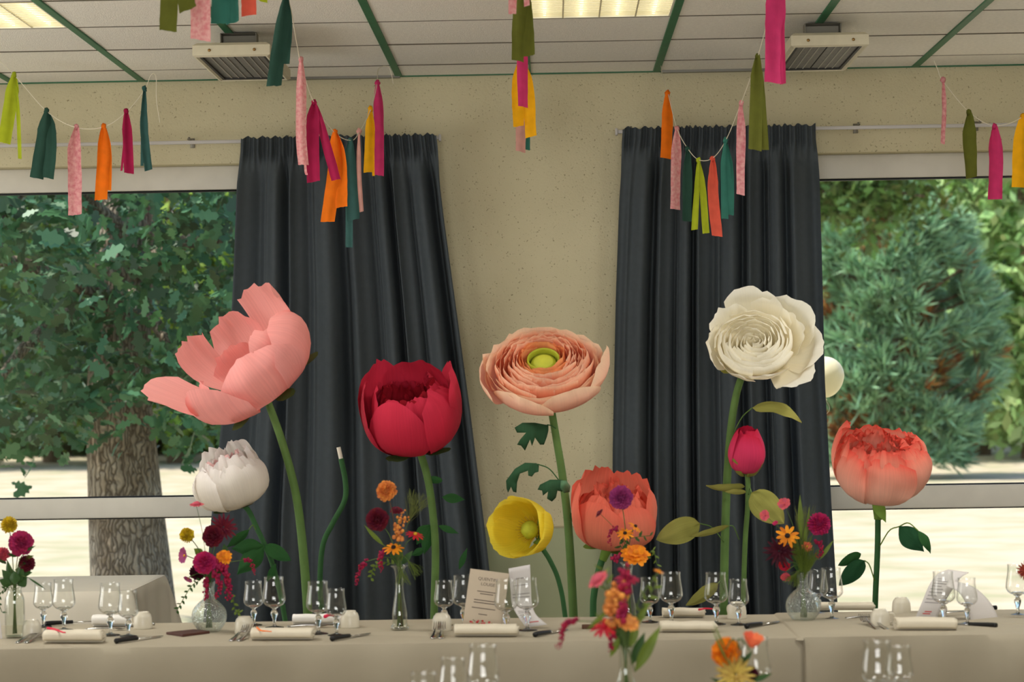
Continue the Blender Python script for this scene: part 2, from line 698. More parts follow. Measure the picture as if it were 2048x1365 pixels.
# bare metal edge profile that shows in two places along the wall
for a, b in ((560, 800), (1322, 1580)):
    xa, xb = at(a, 148, WY - 0.03).x, at(b, 140, WY - 0.03).x
    struct('edge_profile', box(xa, xb, WY - 0.05, WY - 0.02, CZ - 0.012, CZ - 0.001), M('bare_metal', (120, 118, 110), 0.4, metal=0.6), ceiling)

m_light_frame = M('light_frame', (230, 226, 210), 0.5)
m_light = bpy.data.materials.new('light_diffuser')
m_light.use_nodes = True
_b = m_light.node_tree.nodes['Principled BSDF']
_b.inputs['Base Color'].default_value = (0.9, 0.88, 0.75, 1)
_b.inputs['Emission Color'].default_value = (1.0, 0.90, 0.62, 1)
_b.inputs['Emission Strength'].default_value = 0.62
m_tube = bpy.data.materials.new('lit_tube')
m_tube.use_nodes = True
_b = m_tube.node_tree.nodes['Principled BSDF']
_b.inputs['Emission Color'].default_value = (1.0, 0.94, 0.74, 1)
_b.inputs['Emission Strength'].default_value = 3.0
m_louvre = M('louvre_blade', (222, 214, 180), 0.4)


def ceiling_light(i, r, label):
    x0, x1 = GX0 + GS * i + 0.013, GX0 + GS * (i + 1) - 0.013
    y0, y1 = ROWS[r] + 0.002, ROWS[r + 1] - 0.004
    t = thing('ceiling_light', ((x0 + x1) / 2, (y0 + y1) / 2, CZ), label, 'ceiling light', 'recessed fluorescent ceiling lights')
    V, F = join(box(x0, x1, y0, y0 + 0.012, CZ - 0.002, CZ + 0.02), box(x0, x1, y1 - 0.012, y1, CZ - 0.002, CZ + 0.02),
                box(x0, x0 + 0.012, y0 + 0.012, y1 - 0.012, CZ - 0.002, CZ + 0.02), box(x1 - 0.012, x1, y0 + 0.012, y1 - 0.012, CZ - 0.002, CZ + 0.02))
    mo('frame', V, F, m_light_frame, t, smooth=False)
    mo('reflector', *box(x0 + 0.012, x1 - 0.012, y0 + 0.012, y1 - 0.012, CZ + 0.0175, CZ + 0.0215), m_light, t, smooth=False)
    w = (x1 - x0) / 4
    for k in range(4):
        xc = x0 + w * (k + 0.5)
        mo('fluorescent_tube', *tube([(xc, y0 + 0.02, CZ + 0.011), (xc, y1 - 0.02, CZ + 0.011)], 0.006, 2, 8), m_tube, t)
    for k in range(1, 4):
        xc = x0 + w * k
        mo('louvre_divider', *box(xc - 0.003, xc + 0.003, y0 + 0.012, y1 - 0.012, CZ - 0.002, CZ + 0.004), m_louvre, t, smooth=False)
    n = 15
    for k in range(1, n):
        yc = y0 + (y1 - y0) * k / n
        mo('louvre_blade', *box(x0 + 0.012, x1 - 0.012, yc - 0.001, yc + 0.001, CZ - 0.001, CZ + 0.004), m_louvre, t, smooth=False)


ceiling_light(0, 3, 'lit square fluorescent ceiling light panel near the top centre')
ceiling_light(-4, 3, 'lit square fluorescent ceiling light panel cut off at the top left corner')
ceiling_light(-4, 1, 'added unseen fluorescent ceiling light panel nearer than the left heater, above the picture')  # this and the next fixture are added to house tabletop fill lamps
ceiling_light(3, 1, 'added unseen fluorescent ceiling light panel nearer than the right heater, above the picture')

# ------------------------------------------------------------------ radiant heaters
m_cream = M('cream_enamel', (206, 198, 172), 0.4, var=0.04, vs=20)
m_plate = M('ceramic_plate', (120, 118, 112), 0.6, var=0.12, vs=60)
m_lip = M('heater_recess', (52, 50, 46), 0.6)
m_zinc = M('zinc_bracket', (128, 124, 112), 0.45, metal=0.5)
m_brass = M('brass_screw', (150, 118, 70), 0.35, metal=0.7)


def heater(xc, y0, label):
    W_, D_, H_ = 0.31, 0.70, 0.058
    z0 = CZ - 0.135
    t = thing('radiant_heater', (xc, y0 + D_ / 2, z0), label, 'heater', 'gas radiant heaters under the ceiling')
    x0, x1, y1, z1 = xc - W_ / 2, xc + W_ / 2, y0 + D_, z0 + H_
    # housing: hollow bottomed tray with sloped shoulders
    prof = [(0.0, 0.0), (0.0, H_ * 0.75), (0.018, H_)]
    ring = []
    for ins, dz in [(0.022, 0.004), (0.012, 0.0), (0.0, 0.006), (0.0, H_ * 0.8), (0.016, H_)]:
        ring.append([(x0 + ins, y0 + ins, z0 + dz), (x1 - ins, y0 + ins, z0 + dz), (x1 - ins, y1 - ins, z0 + dz), (x0 + ins, y1 - ins, z0 + dz)])
    V = [v for rr in ring for v in rr]
    F = []
    for a in range(len(ring) - 1):
        for k in range(4):
            F.append((a * 4 + k, a * 4 + (k + 1) % 4, (a + 1) * 4 + (k + 1) % 4, (a + 1) * 4 + k))
    F.append(tuple((len(ring) - 1) * 4 + k for k in range(4)))
    mo('housing', V, F, m_cream, t, smooth=False)
    mo('recess', *join(box(x0 + 0.02, x1 - 0.02, y0 + 0.02, y0 + 0.035, z0 + 0.004, z0 + 0.04), box(x0 + 0.02, x1 - 0.02, y1 - 0.035, y1 - 0.02, z0 + 0.004, z0 + 0.04),
                       box(x0 + 0.02, x0 + 0.032, y0 + 0.035, y1 - 0.035, z0 + 0.004, z0 + 0.04), box(x1 - 0.032, x1 - 0.02, y0 + 0.035, y1 - 0.035, z0 + 0.004, z0 + 0.04)), m_lip, t, smooth=False)
    gap = 0.006
    for s in (0, 1):
        a = x0 + 0.032 if s == 0 else xc + gap / 2
        b = xc - gap / 2 if s == 0 else x1 - 0.032
        p = mo('burner_plate', *box(a, b, y0 + 0.035, y1 - 0.035, z0 + 0.012, z0 + 0.03), m_plate, t, smooth=False)
        for k in range(1, 4):
            xx = a + (b - a) * k / 4
            mo('plate_rib', *box(xx - 0.0025, xx + 0.0025, y0 + 0.035, y1 - 0.035, z0 + 0.009, z0 + 0.012), M('plate_rib', (160, 156, 146), 0.6), p, smooth=False)
    for s in (-0.28, 0.3):
        mo('screw', *xf2(lathe([(0.0, 0.0), (0.006, 0.0), (0.0065, 0.002), (0.004, 0.004), (0.0, 0.0045)], 10), (xc + s * W_, y0 - 0.0005, z0 + H_ * 0.45), (1.5708, 0, 0)), m_brass, t)
    yb = y0 + 0.24
    mo('bracket', *join(bevel_box(xc - 0.075, xc + 0.075, yb - 0.03, yb + 0.03, CZ - 0.008, CZ - 0.006 + 0.0, 0.001, 1),
                        bevel_box(xc - 0.075, xc - 0.07, yb - 0.03, yb + 0.03, z0 + H_, CZ - 0.008, 0.001, 1),
                        bevel_box(xc + 0.07, xc + 0.075, yb - 0.03, yb + 0.03, z0 + H_, CZ - 0.008, 0.001, 1),
                        bevel_box(xc - 0.075, xc + 0.075, yb + 0.027, yb + 0.03, z0 + H_, CZ - 0.008, 0.001, 1)), m_zinc, t, smooth=False)
    return t


def xf2(VF, loc, rot):
    from mathutils import Euler
    m = Matrix.Translation(loc) @ Euler(rot).to_matrix().to_4x4()
    return xf(VF[0], m), VF[1]


hz = CZ - 0.105
pL = on_z(462, 98, hz)
heater(pL.x, pL.y, 'cream gas radiant heater under the ceiling above the left curtain')
pR = on_z(1660, 78, hz)
heater(pR.x, pR.y, 'cream gas radiant heater under the ceiling above the right curtain')

# ------------------------------------------------------------------ curtain rails and curtains
m_railw = M('white_rail', (190, 186, 182), 0.4)
RY = WY - 0.10


def curtain_rail(xa, xb, z, brackets, label):
    t = thing('curtain_rail', ((xa + xb) / 2, RY, z), label, 'curtain rail', 'curtain rails')
    mo('track', *bevel_box(xa, xb, RY - 0.010, RY + 0.010, z - 0.008, z + 0.008, 0.002), m_railw, t)
    for x in (xa, xb):
        mo('end_cap', *bevel_box(x - 0.006, x + 0.006, RY - 0.015, RY + 0.015, z - 0.016, z + 0.016, 0.003), m_railw, t)
    for px in brackets:
        x = at(px, 265, RY).x
        mo('bracket', *join(bevel_box(x - 0.008, x + 0.008, RY - 0.01, WY, z + 0.012, z + 0.017, 0.001, 1),
                            bevel_box(x - 0.011, x + 0.011, WY - 0.005, WY, z - 0.015, z + 0.03, 0.001, 1),
                            lathe([(0.0, 0.026), (0.005, 0.024), (0.006, 0.017)], 8, (x, RY, z))), m_zinc, t)
    return t


zl = at(880, 276, RY).z
zr = at(1235, 264, RY).z
curtain_rail(XL + 0.1, at(880, 276, RY).x, zl, (378, 575, 830), 'thin white curtain rail above the left window')
curtain_rail(at(1233, 264, RY).x, XR - 0.1, zr, (1262, 1380, 1717, 1960), 'thin white curtain rail above the right window')

m_curt = M('slate_curtain', (72, 79, 84), 0.8, var=0.05, vs=40, bump=0.15, bs=900, trans=0.16)


def curtain(ledge, redge, ztop, folds, seed, label):
    CY = RY - 0.055
    L = [at(x, y, CY) for x, y in ledge]
    Rr = [at(x, y, CY) for x, y in redge]

    def edge(E, z):
        if z >= E[0].z:
            return E[0].x
        for a, b in zip(E, E[1:]):
            if z >= b.z:
                f = (a.z - z) / (a.z - b.z)
                return a.x + (b.x - a.x) * f
        a, b = E[-2], E[-1]
        return b.x + (b.x - a.x) * (b.z - z) / (a.z - b.z) * 0.6
    nu, nv = 300, 70
    zt = ztop + 0.012
    zs = [zt - 0.095 * (j / 12) for j in range(12)] + [zt - 0.095 - (zt - 0.095 - 0.02) * ((j / (nv - 13)) ** 1.05) for j in range(nv - 12)]
    V = []
    for z in zs:
        xa, xb = edge(L, z), edge(Rr, z)
        d = zt - z
        for i in range(nu):
            u = i / (nu - 1)
            w = u + 0.035 * math.sin(5.1 * u + seed) + 0.018 * math.sin(13.7 * u + 2 * seed)
            ph = 2 * PI * folds * w + 0.35 * nz(u * 4, z * 0.7, seed)
            k = min(1.0, max(0.0, (d - 0.07) / 0.16))
            gap = abs(math.cos(ph / 2 + 0.3 * nz(w * 7, seed, 0.1 * z))) ** 7
            big = (-0.030 + 0.018 * math.sin(ph * 1.5 + seed) + gap * (0.085 + 0.035 * min(1, d / 1.2)) * (0.8 + 0.5 * nz(w * 9, seed, 0.2 * z)))
            if d < 0.10:
                pleat = 0.009 * math.sin(ph * 6 + 0.6 * math.sin(ph)) + 0.014 * math.sin(ph * 2)
            else:
                pleat = 0.0
            y = CY + big * k + pleat * (1 - k) - 0.02 * k * nz(u * 2.2, z * 0.5, seed + 5)
            x = xa + (xb - xa) * u + 0.010 * k * math.cos(ph)
            zz = z + (0.006 * math.sin(ph * 2) + 0.004 * math.sin(ph * 4)) * max(0, 1 - d / 0.03)
            V.append((x, y, zz))
    t = thing('curtain', ((L[0].x + Rr[0].x) / 2, CY, 0.02), label, 'curtain', 'slate grey curtains')
    nh = 11
    mo('heading', V[:nu * (nh + 1)], grid_faces(nu, nh + 1), m_curt, t)
    mo('fabric', V[nu * nh:], grid_faces(nu, nv - nh), m_curt, t)
    return t


curtain([(482, 275), (478, 400), (470, 600), (447, 850), (428, 1030), (412, 1240)],
        [(873, 272), (893, 440), (915, 600), (945, 820), (975, 1060), (995, 1240)], zl, 8.5, 1.3,
        'slate grey curtain behind the pink and crimson paper flowers')
curtain([(1245, 264), (1235, 400), (1228, 600), (1222, 900), (1221, 1100), (1220, 1240)],
        [(1632, 257), (1640, 500), (1647, 760), (1660, 1000), (1668, 1130), (1675, 1240)], zr, 8.0, 4.1,
        'slate grey curtain behind the white paper rose')

# ================================================================== OUTDOORS
GZ = -0.30
m_lawn = M('dry_lawn', (190, 172, 150), 0.95, vs=1.1, c2=(152, 150, 116), bump=0.8, bs=9)
nx_, ny_ = 60, 80
V = []
for j in range(ny_):
    for i in range(nx_):
        x = -70 + 140 * i / (nx_ - 1)
        y = WY + 0.32 + 110 * (j / (ny_ - 1)) ** 1.6
        V.append((x, y, GZ + 0.10 * nz(x * 0.12, y * 0.12, 3.0) * min(1, (y - WY) / 8)))
lawn = mo('lawn', V, grid_faces(nx_, ny_), m_lawn)
tag(lawn, 'sun-bleached dry lawn outside the windows', 'lawn', kind='stuff')

rs = np.random.RandomState(7)
OAK = np.array([(0, 0), (0.10, 0.12), (0.06, 0.24), (0.24, 0.34), (0.14, 0.47), (0.30, 0.62), (0.16, 0.72), (0.16, 0.90), (0, 1.0),
                (-0.16, 0.90), (-0.16, 0.72), (-0.30, 0.62), (-0.14, 0.47), (-0.24, 0.34), (-0.06, 0.24), (-0.10, 0.12)])
DIAM = np.array([(0, 0), (0.26, 0.5), (0, 1.0), (-0.26, 0.5)])


def rand_rot(n, up=0.0):
    """n random orthonormal frames; up > 0 pulls the leaf normals upward"""
    nrm = rs.normal(size=(n, 3))
    nrm[:, 2] += up
    nrm /= np.linalg.norm(nrm, axis=1)[:, None]
    a = rs.normal(size=(n, 3))
    a -= (a * nrm).sum(1)[:, None] * nrm
    a /= np.linalg.norm(a, axis=1)[:, None]
    return np.cross(a, nrm), a, nrm


def leaves(P, size, tmpl, up=0.8, bend=0.25):
    """leaf polygons at points P: returns a flat vertex array"""
    n = len(P)
    side, fwd, nrm = rand_rot(n, up)
    s = (size * rs.uniform(0.65, 1.25, n))[:, None, None]
    t = tmpl[None, :, :]
    V = P[:, None, :] + s * (side[:, None, :] * t[..., 0:1] + fwd[:, None, :] * t[..., 1:2] - nrm[:, None, :] * (bend * t[..., 1:2] ** 2))
    return V.reshape(-1, 3)


def clumps(center, rad, ncl, per, spread, keep=None, shell=0.0, bottom=-9):
    """points in leaf sprays scattered through an ellipsoid"""
    C = rs.normal(size=(ncl * 3, 3))
    C /= np.linalg.norm(C, axis=1)[:, None]
    C *= (rs.uniform(shell ** 3, 1, len(C)) ** (1 / 3))[:, None]
    C = C * np.array(rad) + np.array(center)
    C = C[C[:, 2] > bottom]
    if keep is not None:
        C = C[keep(C)]
    C = C[:ncl]
    P = np.repeat(C, per, axis=0)
    return P + rs.normal(size=P.shape) * np.array(spread)


m_bark = M('oak_bark', (138, 122, 100), 0.95, vs=5, c2=(178, 168, 150), bump=0.0)


def bark_material():
    nt = m_bark.node_tree
    tc = nt.nodes.new('ShaderNodeTexCoord')
    mp = nt.nodes.new('ShaderNodeMapping')
    mp.inputs['Scale'].default_value = (30, 30, 3.4)
    v = nt.nodes.new('ShaderNodeTexVoronoi')
    v.feature = 'DISTANCE_TO_EDGE'
    v.inputs['Scale'].default_value = 1.0
    n = nt.nodes.new('ShaderNodeTexNoise')
    n.inputs['Scale'].default_value = 7
    mxv = nt.nodes.new('ShaderNodeVectorMath')
    mxv.operation = 'MULTIPLY_ADD'
    mxv.inputs[1].default_value = (0.12, 0.12, 0.12)
    nt.links.new(tc.outputs['Object'], n.inputs['Vector'])
    nt.links.new(n.outputs['Color'], mxv.inputs[0])
    nt.links.new(tc.outputs['Object'], mxv.inputs[2])
    nt.links.new(mxv.outputs[0], mp.inputs[0])
    nt.links.new(mp.outputs[0], v.inputs['Vector'])
    bp = nt.nodes.new('ShaderNodeBump')
    bp.inputs['Strength'].default_value = 1.0
    bp.inputs['Distance'].default_value = 0.05
    nt.links.new(v.outputs['Distance'], bp.inputs['Height'])
    nt.links.new(bp.outputs[0], nt.nodes['Principled BSDF'].inputs['Normal'])
    # base colour goes darker along the fissures
    b = nt.nodes['Principled BSDF']
    src = b.inputs['Base Color'].links[0].from_socket
    mx = nt.nodes.new('ShaderNodeMix')
    mx.data_type = 'RGBA'
    mr = nt.nodes.new('ShaderNodeMapRange')
    mr.inputs[1].default_value = 0.0
    mr.inputs[2].default_value = 0.16
    nt.links.new(v.outputs['Distance'], mr.inputs[0])
    nt.links.new(mr.outputs[0], mx.inputs[0])
    mx.inputs[6].default_value = rgba((84, 72, 58))
    nt.links.new(src, mx.inputs[7])
    nt.links.new(mx.outputs[2], b.inputs['Base Color'])


bark_material()
m_oakleaf = M('oak_leaf', (70, 112, 70), 0.45, trans=0.28, island=0.6, spec=0.5)
m_lime = M('sunny_leaf', (156, 184, 84), 0.5, trans=0.35, island=0.4)
m_forest = M('forest_leaf', (88, 124, 66), 0.6, trans=0.3, island=0.5)
m_pale = M('pale_leaf', (170, 196, 128), 0.55, trans=0.35, island=0.4)
m_boughleaf = M('olive_oak_leaf', (98, 124, 62), 0.5, trans=0.35, island=0.45)
m_needle = M('needle', (142, 178, 138), 0.6, trans=0.12, island=0.35)
m_dead = M('dead_needle', (150, 96, 52), 0.8, island=0.35)
m_branch = M('branch_bark', (98, 80, 60), 0.9, var=0.2, vs=8)

# ---- near oak, its trunk seen through the left window
TY = 16.0
tb = at(262, 1150, TY)
tm = at(243, 880, TY)
oak = thing('oak_tree', (tb.x + 0.03, TY, GZ), 'old oak with thick furrowed trunk and drooping leaves outside the left window', 'tree')
kp = TY / FOC


def trunk_r(t):
    return 0.335 - 0.10 * min(1, t * 2.2) + 0.05 * max(0, 0.12 - t) / 0.12


pts = [(tb.x + 0.03, TY, GZ - 0.05), tuple(tb), tuple(tm), tuple(at(240, 700, TY)), tuple(at(250, 450, TY)), (tm.x + 0.1, TY, 5.0)]
V, F = tube(pts, lambda t: trunk_r(t) * (1 - 0.45 * max(0, t - 0.5)), 40, 36)
V = [tuple(Vector(v) + Vector((0.015 * nz(v[0] * 6, v[2] * 1.2, 1), 0.015 * nz(v[1] * 6, v[2] * 1.2, 7), 0))) for v in V]
mo('trunk', V, F, m_bark, oak)
br = [((0, 0, 2.2), (-0.9, -0.8, 2.5), (-1.9, -1.1, 2.1)), ((0, 0, 2.4), (0.8, -0.9, 2.6), (1.7, -1.2, 2.1)), ((0, 0, 2.7), (-0.3, -1.2, 3.0), (-0.5, -2.2, 2.5)),
      ((0, 0, 3.0), (1.2, 0.6, 3.6), (2.4, 1.0, 3.7)), ((0, 0, 3.0), (-1.2, 0.6, 3.6), (-2.6, 0.9, 3.5)), ((0, 0, 2.3), (0.35, -0.7, 2.0), (0.75, -1.2, 1.35)),
      ((0, 0, 2.3), (-0.5, -0.7, 1.95), (-0.9, -1.3, 1.25))]
for b3 in br:
    mo('branch', *tube([(tm.x + 0.05 + p[0], TY + p[1], p[2]) for p in b3], lambda t: 0.075 * (1 - 0.8 * t), 10, 8), m_bark, oak)


def oak_keep(C):
    # crown skirt: hangs lowest away from the trunk, open above the lawn
    dx = C[:, 0] - tm.x
    return C[:, 2] > 1.28 + 0.08 * np.sin(dx * 5.0) + 0.10 * np.cos(dx * 9.0 + C[:, 1])


P = clumps((tm.x, TY - 0.2, 3.0), (3.2, 2.6, 2.3), 620, 24, (0.16, 0.16, 0.13), oak_keep, 0.35)
P = P[P[:, 2] > 1.08]
fo = np_mesh('foliage', leaves(P, 0.15, OAK), 16, m_oakleaf, oak)
fo['kind'] = 'stuff'
# hanging sprays in front of the trunk, leaf by leaf
oleaf = bpy.data.meshes.new('leaf')
oleaf.from_pydata([(x, y, -0.22 * y * y + 0.3 * x * x) for x, y in OAK], [], [tuple(range(16))])
oleaf.materials.append(m_oakleaf)
sprays = []
for px, py in [(40, 440), (130, 420), (175, 470), (60, 560), (25, 640), (95, 690), (150, 530), (300, 470), (330, 530), (380, 470), (420, 560), (300, 560), (200, 640), (120, 780),
               (45, 760), (210, 810), (280, 800), (330, 830), (380, 790), (420, 850), (25, 850), (90, 840), (160, 850), (360, 690), (250, 730), (445, 700), (395, 905), (30, 915)]:
    sprays.append(at(px, py, TY - 1.1 - 0.5 * rs.rand()))
for sp_ in sprays:
    for k in range(10):
        d = rs.normal(size=3) * np.array((0.10, 0.10, 0.09))
        lf = shared('leaf', oleaf, oak, (sp_.x + d[0] - oak.location.x, sp_.y + d[1] - oak.location.y, sp_.z + d[2] - oak.location.z),
                    tuple(rs.uniform(-1.2, 1.2, 2)) + (rs.uniform(0, 6.28),), (rs.uniform(0.11, 0.17),) * 3)

# ---- forest edge beyond the lawn: each tree on its own
far_trees = [  # px, Y, crown centre z, rx, rz, material, kind label
    (-60, 58, 5.5, 4.2, 5.5, m_forest, 'dark leafy tree at the far edge of the lawn, leftmost in the left window'),
    (100, 63, 6.5, 4.5, 6.0, m_lime, 'sunlit yellow-green tree seen left of the oak trunk'),
    (240, 70, 7.0, 4.6, 7.0, m_forest, 'dark tree directly behind the oak trunk'),
    (350, 60, 5.5, 3.6, 5.6, m_lime, 'bright green tree between the oak trunk and the left curtain'),
    (470, 66, 6.5, 4.5, 6.5, m_forest, 'dark tree beside the left edge of the left curtain'),
    (1660, 62, 7.0, 5.0, 7.2, m_forest, 'dark tree behind the blue-green conifer next to the right curtain'),
    (1800, 70, 9.0, 5.5, 9.0, m_forest, 'tall tree behind the top of the conifer'),
    (1960, 56, 5.0, 4.2, 5.2, m_pale, 'pale green leafy tree right of the conifer'),
    (2060, 52, 4.6, 3.6, 4.8, m_pale, 'pale leafy tree at the right edge of the right window'),
    (1930, 72, 10.0, 6.0, 8.0, m_lime, 'tall sunny tree above the pale tree by the right window edge'),
]
for px, Y, cz, rx, rz, mt, lb in far_trees:
    c = at(px, 800, Y)
    t = thing('leafy_tree', (c.x, Y, GZ), lb, 'tree', 'trees at the edge of the lawn')
    mo('trunk', *tube([(c.x, Y, GZ - 0.1), (c.x + 0.1, Y, 2.0), (c.x - 0.1, Y, cz + rz * 0.4)], lambda t: 0.26 * (1 - 0.6 * t), 12, 10), m_branch, t)
    P = clumps((c.x, Y, cz), (rx, rx * 0.75, rz), 420, 22, (0.40, 0.40, 0.34), None, 0.55, 0.25)
    P = P[P[:, 2] > GZ + 0.25]
    f = np_mesh('foliage', leaves(P, 0.42, DIAM), 4, mt, t)
    f['kind'] = 'stuff'
# mound with the grey trunk
c = at(100, 905, 60)
# hedge of dark undergrowth closing the view below the crowns
for k, (px, Y, w, lb) in enumerate([(60, 72, 9.0, 'dark undergrowth below the trees in the left window'), (400, 74, 9.0, 'dark undergrowth between oak trunk and left curtain'),
                                    (1700, 74, 9.0, 'dark undergrowth behind the conifer'), (2000, 74, 9.0, 'dark undergrowth at the right window edge')]):
    c = at(px, 880, Y)
    P = clumps((c.x, Y, 1.2), (w, 2.0, 3.0), 900, 14, (0.4, 0.4, 0.35), None, 0.3, GZ)
    P = P[P[:, 2] > GZ + 0.05]
    o = np_mesh('shrub_thicket', leaves(P, 0.5, DIAM), 4, m_forest, None, at_loc=(c.x, Y, GZ))
    tag(o, lb, 'thicket', kind='stuff')

# ---- blue-green conifer in the right window
SY = 44.0
sc = at(1780, 900, SY)
con = thing('conifer', (sc.x, SY, GZ), 'bushy blue-green conifer with brown dead tips outside the right window', 'tree')
mo('trunk', *tube([(sc.x, SY, GZ - 0.1), (sc.x, SY, 3.0), (sc.x - 0.2, SY, 6.5)], lambda t: 0.3 * (1 - 0.8 * t), 10, 10), m_branch, con)


def crown_r(z):
    h = (z - GZ) / 6.6
    return 2.25 * max(0.0, math.sin(PI * min(1, 0.18 + 0.82 * h)) ** 0.6) * (1.0 if h < 0.75 else max(0.15, (1.0 - h) / 0.25))


def spray_blades(p, d, length, nb, spread):
    """one conifer spray: narrow blades fanning out round direction d"""
    d = d / np.linalg.norm(d)
    out = []
    for k in range(nb):
        b = d + rs.normal(size=3) * spread
        b /= np.linalg.norm(b)
        s = np.cross(b, rs.normal(size=3))
        s /= np.linalg.norm(s)
        L = length * rs.uniform(0.6, 1.1)
        w = 0.022
        st = p + rs.normal(size=3) * 0.03
        out += [st - s * w * 0.6, st + b * L * 0.5 - s * w, st + b * L, st + b * L * 0.5 + s * w]
    return out


green, dead = [], []
for k in range(1500):
    z = GZ + 0.25 + 6.3 * rs.rand()
    th = rs.uniform(0, 2 * PI)
    r0 = crown_r(z)
    lump = 0.82 + 0.25 * nz(th * 1.6, z * 0.9, 2.0)
    hole = nz(th * 1.4 + 4, z * 0.8, 9.0)
    r = r0 * lump * (0.62 if hole > 0.16 else 1.0) * rs.uniform(0.85, 1.05)
    p = np.array((sc.x + r * math.cos(th), SY + r * math.sin(th), z))
    d = np.array((math.cos(th), math.sin(th), 0.55))
    if hole > 0.12 and rs.rand() < 0.55 or rs.rand() < 0.08:
        dead += spray_blades(p, d, 0.45, 16, 0.35)
    else:
        green += spray_blades(p, d, 0.52, 34, 0.42)
f = np_mesh('foliage', np.array(green), 4, m_needle, con)
f['kind'] = 'stuff'
f = np_mesh('dead_foliage', np.array(dead), 4, m_dead, con)
f['kind'] = 'stuff'
for k in range(26):
    z = 0.6 + 4.4 * k / 25
    th = -PI / 2 + rs.uniform(-1.5, 1.5)
    r = crown_r(z) * 0.9
    mo('branch', *tube([(sc.x, SY, z - 0.3), (sc.x + r * 0.55 * math.cos(th), SY + r * 0.55 * math.sin(th), z - 0.25), (sc.x + r * math.cos(th), SY + r * math.sin(th), z + 0.15)],
                       lambda t: 0.05 * (1 - 0.75 * t), 8, 6), m_branch, con)

# ---- nearer oak bough hanging into the top of the right window
BY = 34.0
bc = at(1745, 395, BY)
bough = thing('oak_tree', (bc.x - 1.2, BY + 0.6, GZ), 'oak whose leafy bough hangs across the top of the right window', 'tree')
mo('trunk', *tube([(bc.x - 1.2, BY + 0.6, GZ - 0.1), (bc.x - 1.2, BY + 0.6, 3.0), (bc.x - 1.1, BY + 0.6, 7.5)], lambda t: 0.22 * (1 - 0.4 * t), 10, 12), m_bark, bough)
mo('branch', *tube([(bc.x - 1.15, BY + 0.6, bc.z + 0.1), (bc.x - 0.3, BY + 0.2, bc.z + 0.2), (bc.x + 0.8, BY, bc.z)], lambda t: 0.07 * (1 - 0.7 * t), 10, 8), m_bark, bough)
P = np.concatenate([clumps((bc.x - 0.2, BY, bc.z + 0.35), (1.9, 0.8, 0.9), 120, 22, (0.2, 0.2, 0.16), None, 0.0, bc.z - 0.55), clumps((bc.x - 1.0, BY + 0.4, bc.z + 1.8), (2.6, 1.4, 1.4), 150, 20, (0.25, 0.25, 0.2))])
f = np_mesh('foliage', leaves(P, 0.19, OAK), 16, m_boughleaf, bough)
f['kind'] = 'stuff'

# ---- cream balloon beyond the right window
bp_ = at(1650, 752, 11.2)
bal = thing('balloon', tuple(bp_), 'round cream balloon outside the right window beside the curtain edge', 'balloon')
rb = 0.098
prof = []
for k in range(15):
    a = -PI / 2 + PI * k / 14
    prof.append((max(0.0005, rb * math.cos(a) * (1 - 0.08 * (math.sin(a) < 0) * abs(math.sin(a)))), rb * math.sin(a) * (1.0 if a > 0 else 1.14)))
mo('skin', *lathe(prof, 24, tuple(bp_)), M('cream_balloon', (250, 244, 214), 0.35, trans=0.25), bal)
mo('knot', *lathe([(0.001, -0.111), (0.008, -0.122), (0.009, -0.125), (0.0, -0.125)], 8, tuple(bp_)), M('cream_balloon', (250, 244, 214)), bal)
mo('string', *tube([bp_ + Vector((0, 0, -0.122)), bp_ + Vector((0.02, 0, -0.16)), bp_ + Vector((0.008, 0, -0.19)), bp_ + Vector((-0.04, 0, -0.215)), bp_ + Vector((-0.10, 0.0, -0.05)), bp_ + Vector((-0.12, 0.0, 1.2))], 0.0012, 24, 5), M('pale_string', (214, 206, 180), 0.8), bal)

# ================================================================== GIANT PAPER FLOWERS
m_stem = M('stem_paper', (88, 118, 58), 0.7, var=0.12, vs=14, bump=0.2, bs=120)
m_stem_d = M('stem_paper_dark', (44, 88, 44), 0.7, var=0.12, vs=14, bump=0.2, bs=120)
m_sepal = M('sepal_paper', (118, 150, 60), 0.75, var=0.1, vs=20, trans=0.2)
m_sepal_d = M('sepal_paper_dark', (66, 84, 38), 0.75, var=0.1, vs=20, trans=0.15)
m_leaf_ol = petal_mat('olive_leaf_paper', [(0, (150, 148, 74)), (1, (168, 164, 88))], 0.10, 0.25)
m_leaf_gr = petal_mat('green_leaf_paper', [(0, (48, 92, 46)), (1, (42, 84, 44))], 0.10, 0.15)
m_leaf_dk = petal_mat('dark_leaf_paper', [(0, (36, 80, 48)), (1, (32, 72, 44))], 0.10, 0.12)
m_leaf_ps = petal_mat('parsley_leaf_paper', [(0, (54, 92, 62)), (1, (50, 86, 58))], 0.08, 0.12)


def frame(A):
    """axis A; azimuth 0 faces the camera side, 90 deg the right of the picture"""
    z = Vector(A).normalized()
    f = Vector((0, -1, 0))
    f = (f - z * f.dot(z))
    if f.length < 1e-3:
        f = Vector((0, 0, -1))
    f.normalize()
    r = z.cross(f)
    return f, r, z


